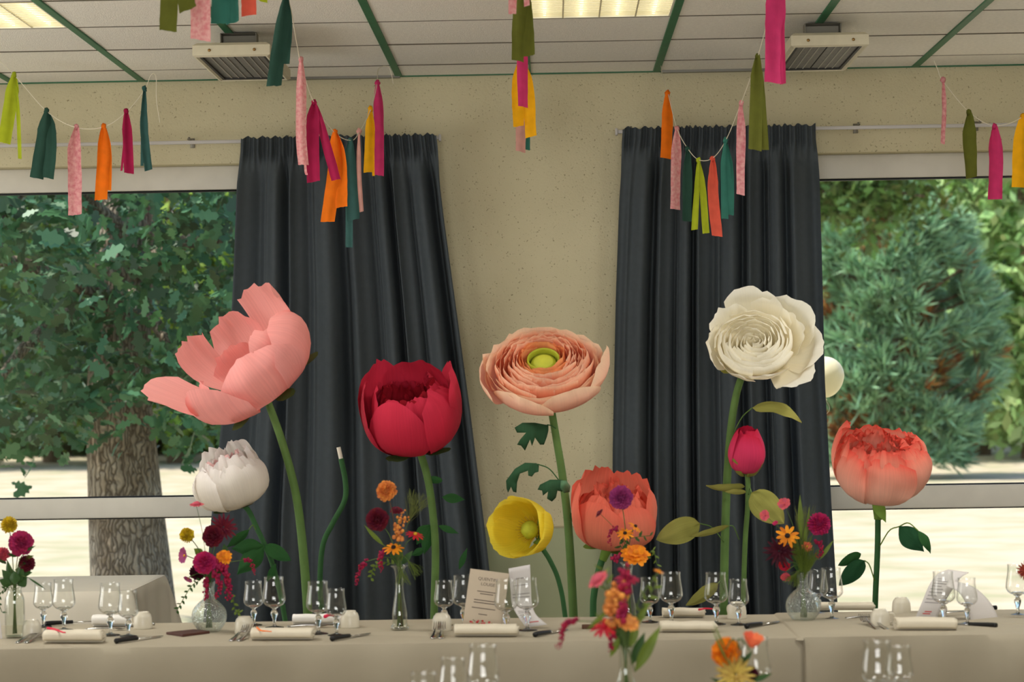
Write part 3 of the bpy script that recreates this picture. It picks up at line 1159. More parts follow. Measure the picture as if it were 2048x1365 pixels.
class Flower:
    def __init__(self, name, label, cat, base, axis, scale, stem_pts, stem_r, mats, group='giant paper flowers behind the table', stem_mat=None, foot=True):
        self.P = Vector(base)
        self.f, self.r, self.z = frame(axis)
        self.k = scale
        last = Vector(stem_pts[-1])
        self.root = thing(name, (last.x, last.y, 0.0), label, cat, group)
        pts = [Vector(p) for p in stem_pts]
        if foot:
            d = (pts[-1] - pts[-2]).normalized()
            pts.append(Vector((last.x + d.x * 0.2, last.y, last.z * 0.45)))
            pts.append(Vector((last.x, last.y, 0.02)))
            mo('base', *lathe([(0.001, 0.0), (0.13, 0.0), (0.13, 0.014), (0.03, 0.022), (0.02, 0.05), (0.001, 0.052)], 20, (last.x, last.y, 0)), M('iron_base', (40, 42, 40), 0.5), self.root)
        self.stem = mo('stem', *tube(pts, stem_r, 40, 10), stem_mat or m_stem, self.root)
        self.mats = mats

    def w(self, x, y, z):
        return self.P + (self.f * x + self.r * y + self.z * z) * self.k

    def petal(self, prof, phi, hw, mat, h=1.0, tip=0.25, ruf=0.03, seed=0, off=0.0, curl=0.0, twist=0.05, nu=15, nv=13, name='petal', rs_=1.0, narrow=0.35, freq=3.0, parent=None, jag=0.0):
        """petal lying on a surface of revolution given by prof [(radius, height)...]"""
        phi, hw = R(phi), R(hw)
        V, PT = [], []
        for j in range(nv):
            t0 = j / (nv - 1)
            for i in range(nu):
                s = -1 + 2 * i / (nu - 1)
                t = t0 * (1 - tip * abs(s) ** 2.4)
                r, z = lerp_prof(prof, t)
                wdt = narrow + (1 - narrow) * math.sin(min(1.0, t0 * 1.35) * PI / 2)
                n1 = nz(s * freq + seed * 3.7, t * 1.5, seed)
                n2 = nz(s * freq * 2.3 + seed * 1.9, t * 2.5, seed + 11)
                rr = r * rs_ + off + ruf * (t ** 2.2) * (n1 * 2.0 + n2) + twist * s * (0.4 + t)
                zz = z * h + ruf * (t ** 3) * (n2 * 1.5 + 0.8 * n1) + jag * (t0 > 0.99) * nz(s * 14, seed)
                if curl:
                    cc = max(0.0, (t - 0.62) / 0.38) ** 2
                    rr += curl * cc
                    zz -= abs(curl) * 0.55 * cc
                a = phi + s * hw * wdt * (1.0 if rr > 0.05 else 1.0)
                V.append(tuple(self.w(rr * math.cos(a), rr * math.sin(a), zz)))
                PT.append((t0, s, (seed * 0.37) % 7))
        return mo(name, V, grid_faces(nu, nv), mat, parent or self.root, pt=PT)

    def sepals(self, n, r, h, mat, phi0=0, drop=0.1, seed=3, hw=24):
        for k in range(n):
            prof = [(0.03, -0.03), (r * 0.45, -0.015), (r * 0.85, h * 0.6), (r, h)]
            self.petal(prof, phi0 + 360 * k / n, hw, mat, tip=0.75, ruf=0.02, seed=seed + k, off=0.02, name='sepal', nu=9, nv=8)


def leaf_surf(p0, p1, width, face=0.0, fold=0.25, droop=0.15, nu=9, nv=14, shape='ovate', seed=0, side_hint=None):
    """blade from p0 to p1; face 0 = lies in the picture plane, 1 = edge-on"""
    p0, p1 = Vector(p0), Vector(p1)
    d = p1 - p0
    L = d.length
    d.normalize()
    view = Vector((0, 1, 0))
    side = d.cross(view)
    side.normalize()
    nrm = side.cross(d)
    a = face * PI / 2
    sd = side * math.cos(a) + nrm * math.sin(a)
    nn = sd.cross(d)
    V, PT = [], []
    for j in range(nv):
        t = j / (nv - 1)
        if shape == 'ovate':
            w = 1.92 * t ** 0.6 * (1 - t) ** 0.85
        elif shape == 'lance':
            w = math.sin(PI * t ** 0.85) ** 1.1
        else:
            w = math.sin(PI * min(1, 0.04 + 0.96 * t) ** 0.6) ** 0.7
        w = max(w, 0.02) * width / 2
        c = p0 + d * (L * t) - nn * (droop * L * (4 * t * (1 - t)) * 0.5) 
        for i in range(nu):
            s = -1 + 2 * i / (nu - 1)
            V.append(tuple(c + sd * (s * w) + nn * (fold * w * abs(s) + 0.06 * width * nz(s * 2 + seed, t * 4, seed))))
            PT.append((t, s, seed % 7))
    return V, grid_faces(nu, nv), PT


def fleaf(fl, px0, px1, Y, wpx, mat, stalk=None, face=0.0, fold=0.25, droop=0.15, shape='ovate', seed=0, dy=0.0, stem_mat=None, name='leaf'):
    """leaf of a giant flower from pixels at depth Y; stalk = pixel where it leaves the stem"""
    p0, p1 = at(px0[0], px0[1], Y - 0.05), at(px1[0], px1[1], Y - 0.05 - dy)
    V, F, PT = leaf_surf(p0, p1, wpx * Y / FOC, face, fold, droop, shape=shape, seed=seed)
    lf = mo(name, V, F, mat, fl.root, pt=PT)
    rib = [p0, p0.lerp(p1, 0.5), p0.lerp(p1, 0.9)]
    if stalk:
        q = at(stalk[0], stalk[1], Y)
        mid = (q + p0) / 2 + Vector((0, 0, 0.02))
        mo('leaf_stalk', *tube([q, mid, p0], 0.0022, 8, 6), stem_mat or m_stem, lf)
    return lf


def outline_leaf(fl, poly, Y, mat, seed=0, stalk=None, bulge=0.03):
    """lobed leaf: outline in pixels, given its own depth, curvature and paper thickness"""
    k = Y / FOC
    cx = sum(p[0] for p in poly) / len(poly)
    cy = sum(p[1] for p in poly) / len(poly)
    bm = bmesh.new()
    vs = [bm.verts.new((x - cx, y - cy, 0)) for x, y in poly]
    f = bm.faces.new(vs)
    bmesh.ops.triangulate(bm, faces=[f])
    bmesh.ops.subdivide_edges(bm, edges=list(bm.edges), cuts=2, use_grid_fill=True)
    V, PT = [], []
    bm.verts.index_update()
    ext = max(max(abs(p[0] - cx), abs(p[1] - cy)) for p in poly)
    for v in bm.verts:
        x, y = v.co.x, v.co.y
        dep = -bulge * (1 - ((x / ext) ** 2 + (y / ext) ** 2)) + 0.012 * nz(x * 0.06 + seed, y * 0.06, seed) + 0.05 * (y / ext) * 0.4
        V.append(tuple(at(x + cx, y + cy, Y + dep)))
        PT.append(((y / ext + 1) / 2, x / ext, seed % 7))
    F = [tuple(v.index for v in f.verts) for f in bm.faces]
    bm.free()
    lf = mo('leaf', V, F, mat, fl.root, pt=PT)
    sol = lf.modifiers.new('paper', 'SOLIDIFY')
    sol.thickness = 0.0015
    if stalk:
        mo('leaf_stalk', *tube([at(x, y, Y) for x, y in stalk], 0.0022, 10, 6), m_stem_d, lf)
    return lf


def blob(c, r, seed=0, amp=0.15, n=12, m=9, sq=(1, 1, 1)):
    V, F = [], []
    for j in range(m):
        a = -PI / 2 + PI * j / (m - 1)
        for i in range(n):
            th = 2 * PI * i / n
            d = Vector((math.cos(a) * math.cos(th), math.cos(a) * math.sin(th), math.sin(a)))
            q = 1 + amp * nz(d.x * 2 + seed, d.y * 2, d.z * 2)
            V.append(tuple(Vector(c) + Vector((d.x * sq[0], d.y * sq[1], d.z * sq[2])) * (r * q)))
    for j in range(m - 1):
        for i in range(n):
            F.append((j * n + i, j * n + (i + 1) % n, (j + 1) * n + (i + 1) % n, (j + 1) * n + i))
    return V, F


def k_at(Y):
    return Y / FOC


# ---- F1: large open pink flower leaning left
mp1 = petal_mat('salmon_pink_crepe', [(0, (226, 156, 138)), (0.35, (236, 162, 154)), (1, (240, 166, 160))], 0.05, 0.3)
Y = 8.0
f1 = Flower('paper_cosmos', 'giant open salmon pink paper flower leaning left above the white peony', 'paper flower', at(527, 775, Y), (-0.50, -0.44, 0.74), 115 * k_at(Y),
            [at(520, 768, Y), at(534, 800, Y), at(566, 890, Y), at(592, 990, Y), at(606, 1100, Y), at(616, 1235, Y)], lambda t: 0.013 + 0.006 * t, None)
open_p = [(0.03, 0.0), (0.42, 0.03), (0.85, 0.22), (1.10, 0.55), (1.16, 0.92), (1.10, 1.22)]
flat_p = [(0.03, 0.0), (0.45, 0.02), (0.92, 0.16), (1.25, 0.42), (1.48, 0.72), (1.66, 0.98)]
belly = [(0.03, 0.0), (0.52, -0.02), (1.02, 0.12), (1.24, 0.46), (1.24, 0.86), (1.10, 1.18)]
f1.petal(flat_p, -90, 32, mp1, 1.24, tip=0.25, ruf=0.06, seed=1, narrow=0.5, jag=0.08)
f1.petal(open_p, -142, 17, mp1, 1.0, tip=0.06, ruf=0.05, seed=2, rs_=1.0, jag=0.08)
f1.petal(open_p, 176, 25, mp1, 0.92, tip=0.3, ruf=0.06, seed=3, rs_=0.98, jag=0.08)
f1.petal(open_p, 126, 34, mp1, 1.10, tip=0.10, ruf=0.05, seed=4, rs_=1.02, jag=0.08, off=0.05, curl=0.05)
f1.petal(open_p, -165, 34, mp1, 0.66, tip=0.3, ruf=0.07, seed=5, rs_=0.66, curl=-0.1)
f1.petal(belly, 66, 44, mp1, 1.02, tip=0.3, ruf=0.03, seed=6, off=0.03, curl=-0.30, twist=-0.05)
f1.petal(belly, 8, 42, mp1, 0.98, tip=0.36, ruf=0.05, seed=7, off=0.02, curl=-0.22)
f1.petal(belly, -46, 38, mp1, 0.84, tip=0.34, ruf=0.05, seed=8, off=0.05)
f1.petal(open_p, 42, 38, mp1, 1.05, tip=0.45, ruf=0.07, seed=9, rs_=0.86, curl=-0.30, jag=0.05)
f1.petal(open_p, -66, 26, mp1, 0.74, tip=0.4, ruf=0.07, seed=10, rs_=0.80, curl=-0.1, jag=0.05)
m_stamen = M('ochre_stamen', (150, 112, 44), 0.7)
for k in range(14):
    a = 2 * PI * k / 14
    rr = 0.14 + 0.05 * (k % 3)
    p0, p1 = f1.w(0.05 * math.cos(a), 0.05 * math.sin(a), 0.02), f1.w(rr * math.cos(a), rr * math.sin(a), 0.42 + 0.05 * (k % 4))
    mo('stamen', *tube([p0, (p0 + p1) / 2, p1], lambda t: 0.002 + 0.003 * (t > 0.8), 8, 6), m_stamen, f1.root)
f1.sepals(6, 1.12, 0.0, m_sepal_d, 20, hw=14)

# ---- F2: small white peony
mp2 = petal_mat('white_crepe', [(0, (240, 230, 210)), (0.7, (242, 236, 226)), (1, (246, 241, 236))], 0.03, 0.48)
mp2b = petal_mat('blush_crepe', [(0, (228, 190, 180)), (1, (234, 190, 186))], 0.1, 0.3)
Y = 7.9
peony = [(0.04, 0.0), (0.52, 0.03), (0.90, 0.32), (1.0, 0.75), (0.95, 1.12), (0.80, 1.42)]


def peony_rings(fl, mat, rings, seed, mat_in=None):
    for (n, rs_, h, hw, ph, ruf, curl) in rings:
        for k in range(n):
            q = random.Random(seed * 100 + n * 7 + k * 13 + int(rs_ * 50))
            fl.petal(peony, ph + 360 * k / n + q.uniform(-7, 7), hw, (mat_in if (mat_in and rs_ < 0.5) else mat), h * q.uniform(0.9, 1.08), tip=q.uniform(0.15, 0.3), ruf=ruf,
                     seed=seed + k * 1.7 + n, rs_=rs_ * q.uniform(0.97, 1.03), curl=curl * q.uniform(0.4, 1.3), jag=0.06, freq=3.4)


f2 = Flower('paper_peony', 'small white paper peony with blush centre below the pink paper flower', 'paper flower', at(478, 1012, Y), (-0.26, -0.22, 0.92), 74 * k_at(Y),
            [at(480, 1008, Y), at(497, 1022, Y), at(515, 1060, Y), at(532, 1096, Y), at(548, 1140, Y), at(570, 1240, Y)], 0.0095, None, stem_mat=m_stem_d)
peony_rings(f2, mp2, [(6, 1.0, 0.96, 40, 12, 0.05, -0.12), (6, 0.88, 1.02, 40, 38, 0.08, -0.12), (6, 0.66, 1.06, 34, 5, 0.08, -0.1), (5, 0.45, 0.98, 40, 20, 0.10, 0.0)], 21, mp2b)
f2.petal(peony, 150, 40, mp2, 1.16, tip=0.25, ruf=0.08, seed=77, rs_=0.98, jag=0.08)
f2.petal(peony, 205, 36, mp2, 1.14, tip=0.25, ruf=0.08, seed=78, rs_=0.90, jag=0.08)
f2.sepals(4, 0.75, 0.10, m_sepal_d, 30)
fleaf(f2, (528, 1092), (463, 1098), Y, 36, m_leaf_gr, None, 0.2, 0.3, 0.2, 'lance', 1)
fleaf(f2, (528, 1094), (474, 1150), Y, 40, m_leaf_gr, None, 0.1, 0.3, 0.1, 'lance', 2)
fleaf(f2, (530, 1092), (582, 1122), Y, 40, m_leaf_gr, None, 0.15, 0.3, 0.15, 'ovate', 3)
fleaf(f2, (498, 1060), (452, 1096), Y, 26, m_leaf_gr, (514, 1064), 0.5, 0.3, 0.2, 'lance', 4)
fleaf(f2, (552, 1128), (533, 1166), Y, 15, m_leaf_gr, None, 0.3, 0.2, 0.1, 'lance', 5)

# ---- F3: headless stem with bare tube end
Y = 8.3
p3 = [at(677, 895, Y), at(682, 918, Y), at(691, 965, Y), at(689, 1002, Y), at(665, 1048, Y), at(646, 1090, Y), at(640, 1160, Y), at(644, 1240, Y)]
r3 = thing('bare_paper_stem', (p3[-1].x, Y, 0), 'headless green paper stem with a bare white tube at its tip', 'paper stem')
mo('stem', *tube(p3[1:] + [Vector((p3[-1].x, Y, 0.5)), Vector((p3[-1].x, Y, 0.02))], 0.0105, 50, 10), m_stem_d, r3)
mo('tube_end', *tube([p3[0], p3[1], p3[1].lerp(p3[2], 0.2)], 0.008, 6, 12, cap=False), M('white_plastic_tube', (226, 218, 200), 0.5), r3)
mo('base', *lathe([(0.001, 0.0), (0.13, 0.0), (0.13, 0.014), (0.03, 0.022), (0.001, 0.03)], 20, (p3[-1].x, Y, 0)), M('iron_base', (40, 42, 40)), r3)

# ---- F4: crimson peony
mp4 = petal_mat('crimson_crepe', [(0, (184, 32, 54)), (0.5, (196, 38, 62)), (1, (206, 48, 74))], 0.06, 0.18)
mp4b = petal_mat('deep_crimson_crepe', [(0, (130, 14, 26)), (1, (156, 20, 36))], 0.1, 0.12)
Y = 8.05
f4 = Flower('paper_peony', 'giant crimson paper peony in front of the left curtain', 'paper flower', at(832, 898, Y), (-0.10, -0.34, 0.94), 94 * k_at(Y),
            [at(833, 890, Y), at(842, 910, Y), at(856, 960, Y), at(866, 1030, Y), at(871, 1110, Y), at(868, 1240, Y)], 0.0145, None, stem_mat=m_stem)
rp = [(0.04, 0.0), (0.55, 0.04), (0.92, 0.34), (1.02, 0.80), (0.96, 1.2), (0.80, 1.50)]
f4.petal(rp, -22, 44, mp4, 0.92, tip=0.42, ruf=0.03, seed=31, jag=0.04)
f4.petal(rp, -84, 34, mp4, 1.12, tip=0.62, ruf=0.03, seed=32, off=0.02, jag=0.04)
f4.petal(rp, 62, 46, mp4, 1.05, tip=0.25, ruf=0.04, seed=33, off=0.05, curl=-0.35, twist=-0.07, jag=0.05)
f4.petal(rp, 100, 44, mp4, 1.20, tip=0.3, ruf=0.04, seed=34, off=0.08, curl=0.12)
f4.petal(rp, 165, 50, mp4, 1.18, tip=0.2, ruf=0.04, seed=35, curl=-0.05)
f4.petal(rp, -128, 46, mp4, 1.25, tip=0.28, ruf=0.05, seed=36, jag=0.06)
for k in range(7):
    f4.petal(rp, 20 + 51 * k, 34, mp4, 0.92 + 0.08 * (k % 3), tip=0.2, ruf=0.06, seed=41 + k, rs_=0.80, jag=0.08, curl=-0.1)
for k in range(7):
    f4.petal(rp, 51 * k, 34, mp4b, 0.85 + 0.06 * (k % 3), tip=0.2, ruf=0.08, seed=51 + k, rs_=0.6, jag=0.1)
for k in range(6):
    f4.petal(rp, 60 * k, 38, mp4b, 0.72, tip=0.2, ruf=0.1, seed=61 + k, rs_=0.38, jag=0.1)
f4.sepals(4, 0.85, 0.06, m_sepal_d, 50, hw=28)
for a, b, w, sh, sd in [((884, 995), (930, 1000), 20, 'lance', 1), ((862, 1050), (833, 1090), 34, 'lance', 2), ((860, 1058), (848, 1110), 24, 'lance', 3), ((876, 1052), (918, 1068), 14, 'lance', 4),
                        ((850, 1098), (822, 1112), 16, 'lance', 5), ((918, 1140), (935, 1096), 13, 'lance', 6), ((885, 962), (846, 958), 22, 'ovate', 7)]:
    fleaf(f4, a, b, Y + 0.05, w, m_leaf_gr, None, 0.2, 0.25, 0.1, sh, 30 + sd)

# ---- F5: peach ranunculus
mp5 = petal_mat('peach_crepe', [(0, (250, 128, 80)), (0.55, (252, 158, 114)), (0.85, (252, 182, 146)), (1, (252, 214, 184))], 0.04, 0.38)
mp5o = petal_mat('pale_peach_crepe', [(0, (246, 172, 152)), (0.45, (248, 184, 162)), (0.8, (250, 206, 178)), (1, (250, 220, 188))], 0.03, 0.38)
mp5i = petal_mat('orange_crepe', [(0, (236, 116, 50)), (0.6, (246, 144, 80)), (1, (250, 176, 122))], 0.04, 0.3)
m_gcent = M('lime_centre', (172, 176, 48), 0.6, var=0.1, vs=30)
Y = 8.0
f5 = Flower('paper_ranunculus', 'giant peach paper ranunculus with lime green eye against the bare wall', 'paper flower', at(1090, 768, Y), (-0.04, -0.66, 0.75), 107 * k_at(Y),
            [at(1094, 775, Y), at(1101, 810, Y), at(1113, 880, Y), at(1126, 960, Y), at(1137, 1060, Y), at(1147, 1235, Y)], lambda t: 0.013 + 0.005 * t, None)
rings5 = [(7, 1.05, 0.40, 32, 0.05, mp5o), (7, 0.98, 0.50, 34, 0.04, mp5o), (8, 0.87, 0.56, 31, 0.035, mp5), (8, 0.78, 0.60, 31, 0.03, mp5), (8, 0.69, 0.63, 32, 0.03, mp5), (8, 0.60, 0.65, 32, 0.03, mp5),
          (7, 0.52, 0.66, 36, 0.025, mp5), (7, 0.44, 0.66, 36, 0.02, mp5i), (6, 0.37, 0.65, 42, 0.02, mp5i)]
for j, (n, rr, hh, hw, ruf, mt) in enumerate(rings5):
    pr = [(0.03, 0.0), (rr * 0.62, 0.05), (rr * 0.93, hh * 0.45), (rr * 1.0, hh * 0.8), (rr * (1.04 if j < 2 else 0.96), hh * 1.05)]
    for k in range(n):
        q = random.Random(500 + j * 31 + k)
        f5.petal(pr, 360 * k / n + j * 23 + q.uniform(-8, 8), hw + 9, mt, q.uniform(0.92, 1.08), tip=q.uniform(0.05, 0.14), ruf=ruf, seed=500 + j * 9 + k, rs_=q.uniform(0.97, 1.03), twist=0.035, nu=13, nv=10, freq=2.6)
f5.petal([(0.03, 0), (0.75, 0.03), (1.12, 0.25), (1.22, 0.5), (1.15, 0.66)], 78, 30, mp5o, 1.0, tip=0.2, ruf=0.03, seed=590, curl=-0.1)
f5.petal([(0.03, 0), (0.75, 0.03), (1.12, 0.22), (1.22, 0.42), (1.2, 0.55)], -80, 30, mp5o, 1.0, tip=0.2, ruf=0.03, seed=591)
f5.petal([(0.03, 0), (0.75, 0.02), (1.05, 0.2), (1.12, 0.45), (1.02, 0.62)], 25, 32, mp5o, 1.0, tip=0.3, ruf=0.03, seed=592, off=0.03)
f5.petal([(0.03, 0), (0.75, 0.02), (1.05, 0.2), (1.10, 0.42), (1.02, 0.56)], -28, 34, mp5o, 1.0, tip=0.35, ruf=0.03, seed=593, off=0.03)
V, F = lathe([(0.30, 0.25), (0.32, 0.5), (0.305, 0.62), (0.285, 0.64), (0.27, 0.60), (0.275, 0.5)], 28)
mo('centre_collar', [tuple(f5.w(*v)) for v in V], F, m_gcent, f5.root)
V, F = lathe([(0.001, 0.62), (0.12, 0.60), (0.22, 0.54), (0.27, 0.42), (0.26, 0.2)], 24)
mo('centre', [tuple(f5.w(*v)) for v in V], F, M('lime_dome', (190, 190, 62), 0.6, var=0.12, vs=18), f5.root)
f5.sepals(4, 0.55, 0.04, M('brown_sepal', (62, 52, 40), 0.8), 20)
outline_leaf(f5, [(1097, 851), (1070, 846), (1045, 846), (1029, 856), (1034, 866), (1052, 866), (1040, 880), (1034, 890), (1042, 892), (1050, 902), (1060, 880), (1064, 893), (1070, 876), (1080, 890), (1088, 890), (1094, 874), (1097, 862)],
             Y - 0.04, m_leaf_ps, 1, [(1094, 850), (1103, 852), (1112, 858)])
outline_leaf(f5, [(1073, 927), (1050, 926), (1030, 938), (1012, 962), (1013, 978), (1016, 986), (1022, 974), (1026, 984), (1033, 986), (1034, 966), (1040, 948), (1056, 942), (1057, 952), (1064, 954), (1070, 946), (1077, 944), (1078, 932)],
             Y - 0.06, m_leaf_ps, 2, [(1075, 929), (1098, 938), (1117, 960)])
outline_leaf(f5, [(1124, 960), (1100, 960), (1080, 970), (1075, 980), (1084, 982), (1086, 992), (1096, 984), (1094, 998), (1104, 1004), (1112, 996), (1115, 982), (1124, 984), (1130, 974)], Y - 0.05, m_leaf_ps, 3)
outline_leaf(f5, [(1122, 962), (1132, 962), (1140, 972), (1139, 984), (1128, 986), (1121, 976)], Y - 0.07, M('parsley_pale', (88, 128, 92), 0.7), 4)
fleaf(f5, (1140, 1026), (1154, 1052), Y, 12, m_leaf_gr, None, 0.2, 0.2, 0.1, 'lance', 55)

# ---- F6: yellow poppy cup
mp6 = petal_mat('yellow_crepe', [(0, (176, 150, 30)), (0.3, (230, 204, 44)), (1, (246, 226, 80))], 0.05, 0.4)
Y = 7.75
f6 = Flower('paper_poppy', 'giant yellow paper poppy cup facing left beside the menu cards', 'paper flower', at(1075, 1062, Y), (-0.52, -0.84, 0.12), 60 * k_at(Y),
            [at(1072, 1064, Y), at(1083, 1094, Y), at(1100, 1122, Y), at(1118, 1165, Y), at(1131, 1240, Y)], 0.0088, None, stem_mat=m_stem_d)
cup = [(0.04, 0.0), (0.5, 0.05), (0.85, 0.4), (0.98, 0.85), (1.02, 1.2), (1.06, 1.42)]
for k, (ph, hw, h, rsx) in enumerate([(40, 52, 1.0, 0.93), (130, 52, 1.05, 0.93), (-50, 52, 1.0, 0.93), (-140, 52, 1.05, 0.93), (0, 46, 0.95, 1.0), (90, 46, 0.98, 1.0), (180, 48, 1.02, 1.0)]):
    f6.petal(cup, ph, hw, mp6, h, tip=0.28, ruf=0.035, seed=600 + k, rs_=rsx, freq=2.5)
mo('seed_head', *blob(f6.w(0, 0, 0.5), 0.30 * f6.k, 3, 0.1, 14, 10), M('poppy_seed_head', (168, 172, 44), 0.7, var=0.1, vs=60), f6.root)
for k in range(26):
    a = 2 * PI * k / 26
    p0, p1 = f6.w(0.1 * math.cos(a), 0.1 * math.sin(a), 0.1), f6.w(0.44 * math.cos(a), 0.44 * math.sin(a), 0.55 + 0.06 * (k % 3))
    mo('stamen', *tube([p0, (p0 + p1) / 2, p1], 0.0012, 4, 5), M('dark_yellow_stamen', (176, 144, 34), 0.7), f6.root)
fleaf(f6, (1081, 1066), (1077, 1036), Y + 0.03, 9, m_sepal, None, 0.1, 0.2, 0.1, 'lance', 61, name='sepal')
mo('calyx', *tube([at(1074, 1080, Y), at(1082, 1092, Y), at(1087, 1101, Y)], lambda t: 0.018 - 0.006 * t, 8, 10), m_sepal, f6.root)

# ---- F7: coral peony half hidden by the bouquet
mp7 = petal_mat('coral_crepe', [(0, (240, 158, 128)), (0.55, (240, 140, 112)), (1, (238, 116, 94))], 0.06, 0.3)
Y = 7.9
f7 = Flower('paper_peony', 'giant coral paper peony right of the bare wall behind the table bouquet', 'paper flower', at(1228, 1092, Y), (0.02, -0.24, 0.97), 82 * k_at(Y),
            [at(1222, 1086, Y), at(1212, 1102, Y), at(1198, 1140, Y), at(1188, 1190, Y), at(1186, 1240, Y)], 0.0125, None, stem_mat=m_stem_d)
f7.petal(rp, -35, 48, mp7, 0.86, tip=0.3, ruf=0.04, seed=71, jag=0.05)
f7.petal(rp, -88, 40, mp7, 1.06, tip=0.4, ruf=0.04, seed=72, jag=0.05, off=0.02)
f7.petal(rp, 28, 38, mp7, 0.8, tip=0.35, ruf=0.05, seed=73, jag=0.06, off=0.02)
f7.petal(rp, 85, 40, mp7, 1.02, tip=0.45, ruf=0.05, seed=74, jag=0.05)
f7.petal(rp, 150, 44, mp7, 1.12, tip=0.2, ruf=0.07, seed=75, jag=0.1)
f7.petal(rp, -145, 44, mp7, 1.2, tip=0.2, ruf=0.07, seed=76, jag=0.1)
peony_rings(f7, mp7, [(7, 0.84, 1.0, 32, 10, 0.08, -0.15), (7, 0.66, 1.02, 34, 30, 0.10, -0.1), (6, 0.45, 1.0, 40, 0, 0.12, 0.0)], 75)
f7.sepals(4, 0.75, 0.02, m_sepal, 10, hw=26)
mo('calyx', *tube([at(1221, 1086, Y), at(1212, 1104, Y), at(1205, 1122, Y)], lambda t: 0.022 - 0.008 * t, 8, 10), m_sepal, f7.root)

# ---- F8: white rose
mp8 = petal_mat('cream_white_crepe', [(0, (240, 226, 184)), (0.5, (248, 240, 214)), (1, (252, 248, 234))], 0.02, 0.42)
Y = 8.1
f8 = Flower('paper_rose', 'giant cream-white paper rose in front of the right curtain', 'paper flower', at(1508, 712, Y), (-0.06, -0.80, 0.58), 92 * k_at(Y),
            [at(1503, 715, Y), at(1478, 770, Y), at(1464, 840, Y), at(1456, 930, Y), at(1451, 1040, Y), at(1447, 1240, Y)], lambda t: 0.013 + 0.005 * t, None)


def wide(rr, hh, fl=1.0):
    return [(0.03, 0.0), (rr * 0.6, 0.03), (rr * 0.92, hh * 0.5), (rr * 1.0, hh * 0.85), (rr * fl, hh * 1.0)]


for ph, hw, rr, hh, fl, tip, sd in [(172, 30, 1.26, 0.62, 1.10, 0.30, 1), (-150, 30, 1.0, 0.6, 1.05, 0.3, 2), (118, 34, 1.30, 0.55, 1.14, 0.28, 3), (78, 30, 1.30, 0.45, 1.12, 0.3, 4), (-95, 36, 1.0, 0.6, 0.96, 0.3, 5),
                                    (-45, 38, 0.92, 0.52, 1.0, 0.35, 6), (5, 40, 0.92, 0.5, 1.0, 0.35, 7), (42, 26, 1.26, 0.38, 1.18, 0.35, 8), (145, 30, 1.05, 0.62, 1.05, 0.3, 9), (100, 32, 1.05, 0.6, 1.05, 0.3, 10)]:
    f8.petal(wide(rr, hh, fl), ph, hw, mp8, 1.0, tip=tip, ruf=0.05, seed=800 + sd, jag=0.03)
for j, (n, rr, hh, hw) in enumerate([(5, 0.82, 0.58, 56), (5, 0.68, 0.60, 58), (4, 0.55, 0.60, 68), (4, 0.42, 0.60, 70), (3, 0.30, 0.58, 90), (3, 0.19, 0.56, 95), (2, 0.10, 0.52, 120)]):
    for k in range(n):
        q = random.Random(880 + j * 17 + k)
        f8.petal(wide(rr, hh, 0.90), 360 * k / n + j * 37 + q.uniform(-8, 8), hw, mp8, q.uniform(0.94, 1.05), tip=0.07, ruf=0.025, seed=840 + j * 8 + k, twist=0.05, nu=13, nv=10)
f8.sepals(3, 0.8, -0.02, M('olive_sepal', (140, 136, 60), 0.75, trans=0.2), -75)
fleaf(f8, (1505, 816), (1603, 846), Y, 52, m_leaf_ol, (1462, 878), 0.55, 0.35, 0.5, 'ovate', 81)
fleaf(f8, (1490, 974), (1412, 972), Y - 0.05, 40, m_leaf_ol, None, 0.6, 0.4, 0.25, 'ovate', 82)
fleaf(f8, (1400, 1048), (1312, 1080), Y - 0.08, 72, m_leaf_ol, (1448, 1085), 0.05, 0.2, 0.15, 'ovate', 83)
fleaf(f8, (1458, 1052), (1378, 1074), Y - 0.12, 30, m_leaf_ol, (1478, 1080), 0.55, 0.35, 0.15, 'ovate', 84)
fleaf(f8, (1436, 1168), (1372, 1212), Y - 0.1, 44, m_leaf_ol, (1447, 1180), 0.3, 0.3, 0.2, 'ovate', 85)

# ---- F9: magenta rosebud
mp9 = petal_mat('magenta_crepe', [(0, (206, 62, 98)), (0.7, (208, 52, 92)), (1, (190, 28, 60))], 0.06, 0.15)
Y = 7.95
f9 = Flower('paper_rosebud', 'magenta paper rosebud just below the white paper rose', 'paper flower', at(1492, 949, Y), (0.04, -0.20, 0.97), 38 * k_at(Y),
            [at(1492, 945, Y), at(1496, 965, Y), at(1495, 1020, Y), at(1490, 1090, Y), at(1486, 1240, Y)], 0.0095, None)
budp = [(0.06, 0.0), (0.72, 0.28), (1.0, 0.92), (0.95, 1.5), (0.72, 2.05), (0.46, 2.42)]
for ph, hw, h, rr, sd in [(-20, 75, 0.92, 1.0, 1), (85, 60, 1.0, 0.96, 2), (-110, 62, 1.0, 0.97, 3), (175, 66, 1.04, 0.95, 4), (40, 70, 0.98, 0.72, 5), (-100, 70, 1.0, 0.7, 6), (150, 70, 1.03, 0.7, 7), (0, 90, 0.98, 0.42, 8), (180, 90, 1.0, 0.42, 9)]:
    f9.petal(budp, ph, hw, mp9, h, tip=0.12, ruf=0.03, seed=900 + sd, rs_=rr, twist=0.06, narrow=0.6)
f9.sepals(4, 1.0, 1.0, M('olive_sepal', (140, 136, 60)), 35, hw=40)
fleaf(f9, (1503, 986), (1568, 1048), Y - 0.04, 82, m_leaf_ol, (1497, 990), 0.05, 0.15, 0.1, 'ovate', 91)
fleaf(f9, (1492, 985), (1450, 984), Y - 0.03, 22, m_leaf_ol, None, 0.5, 0.3, 0.1, 'ovate', 92)

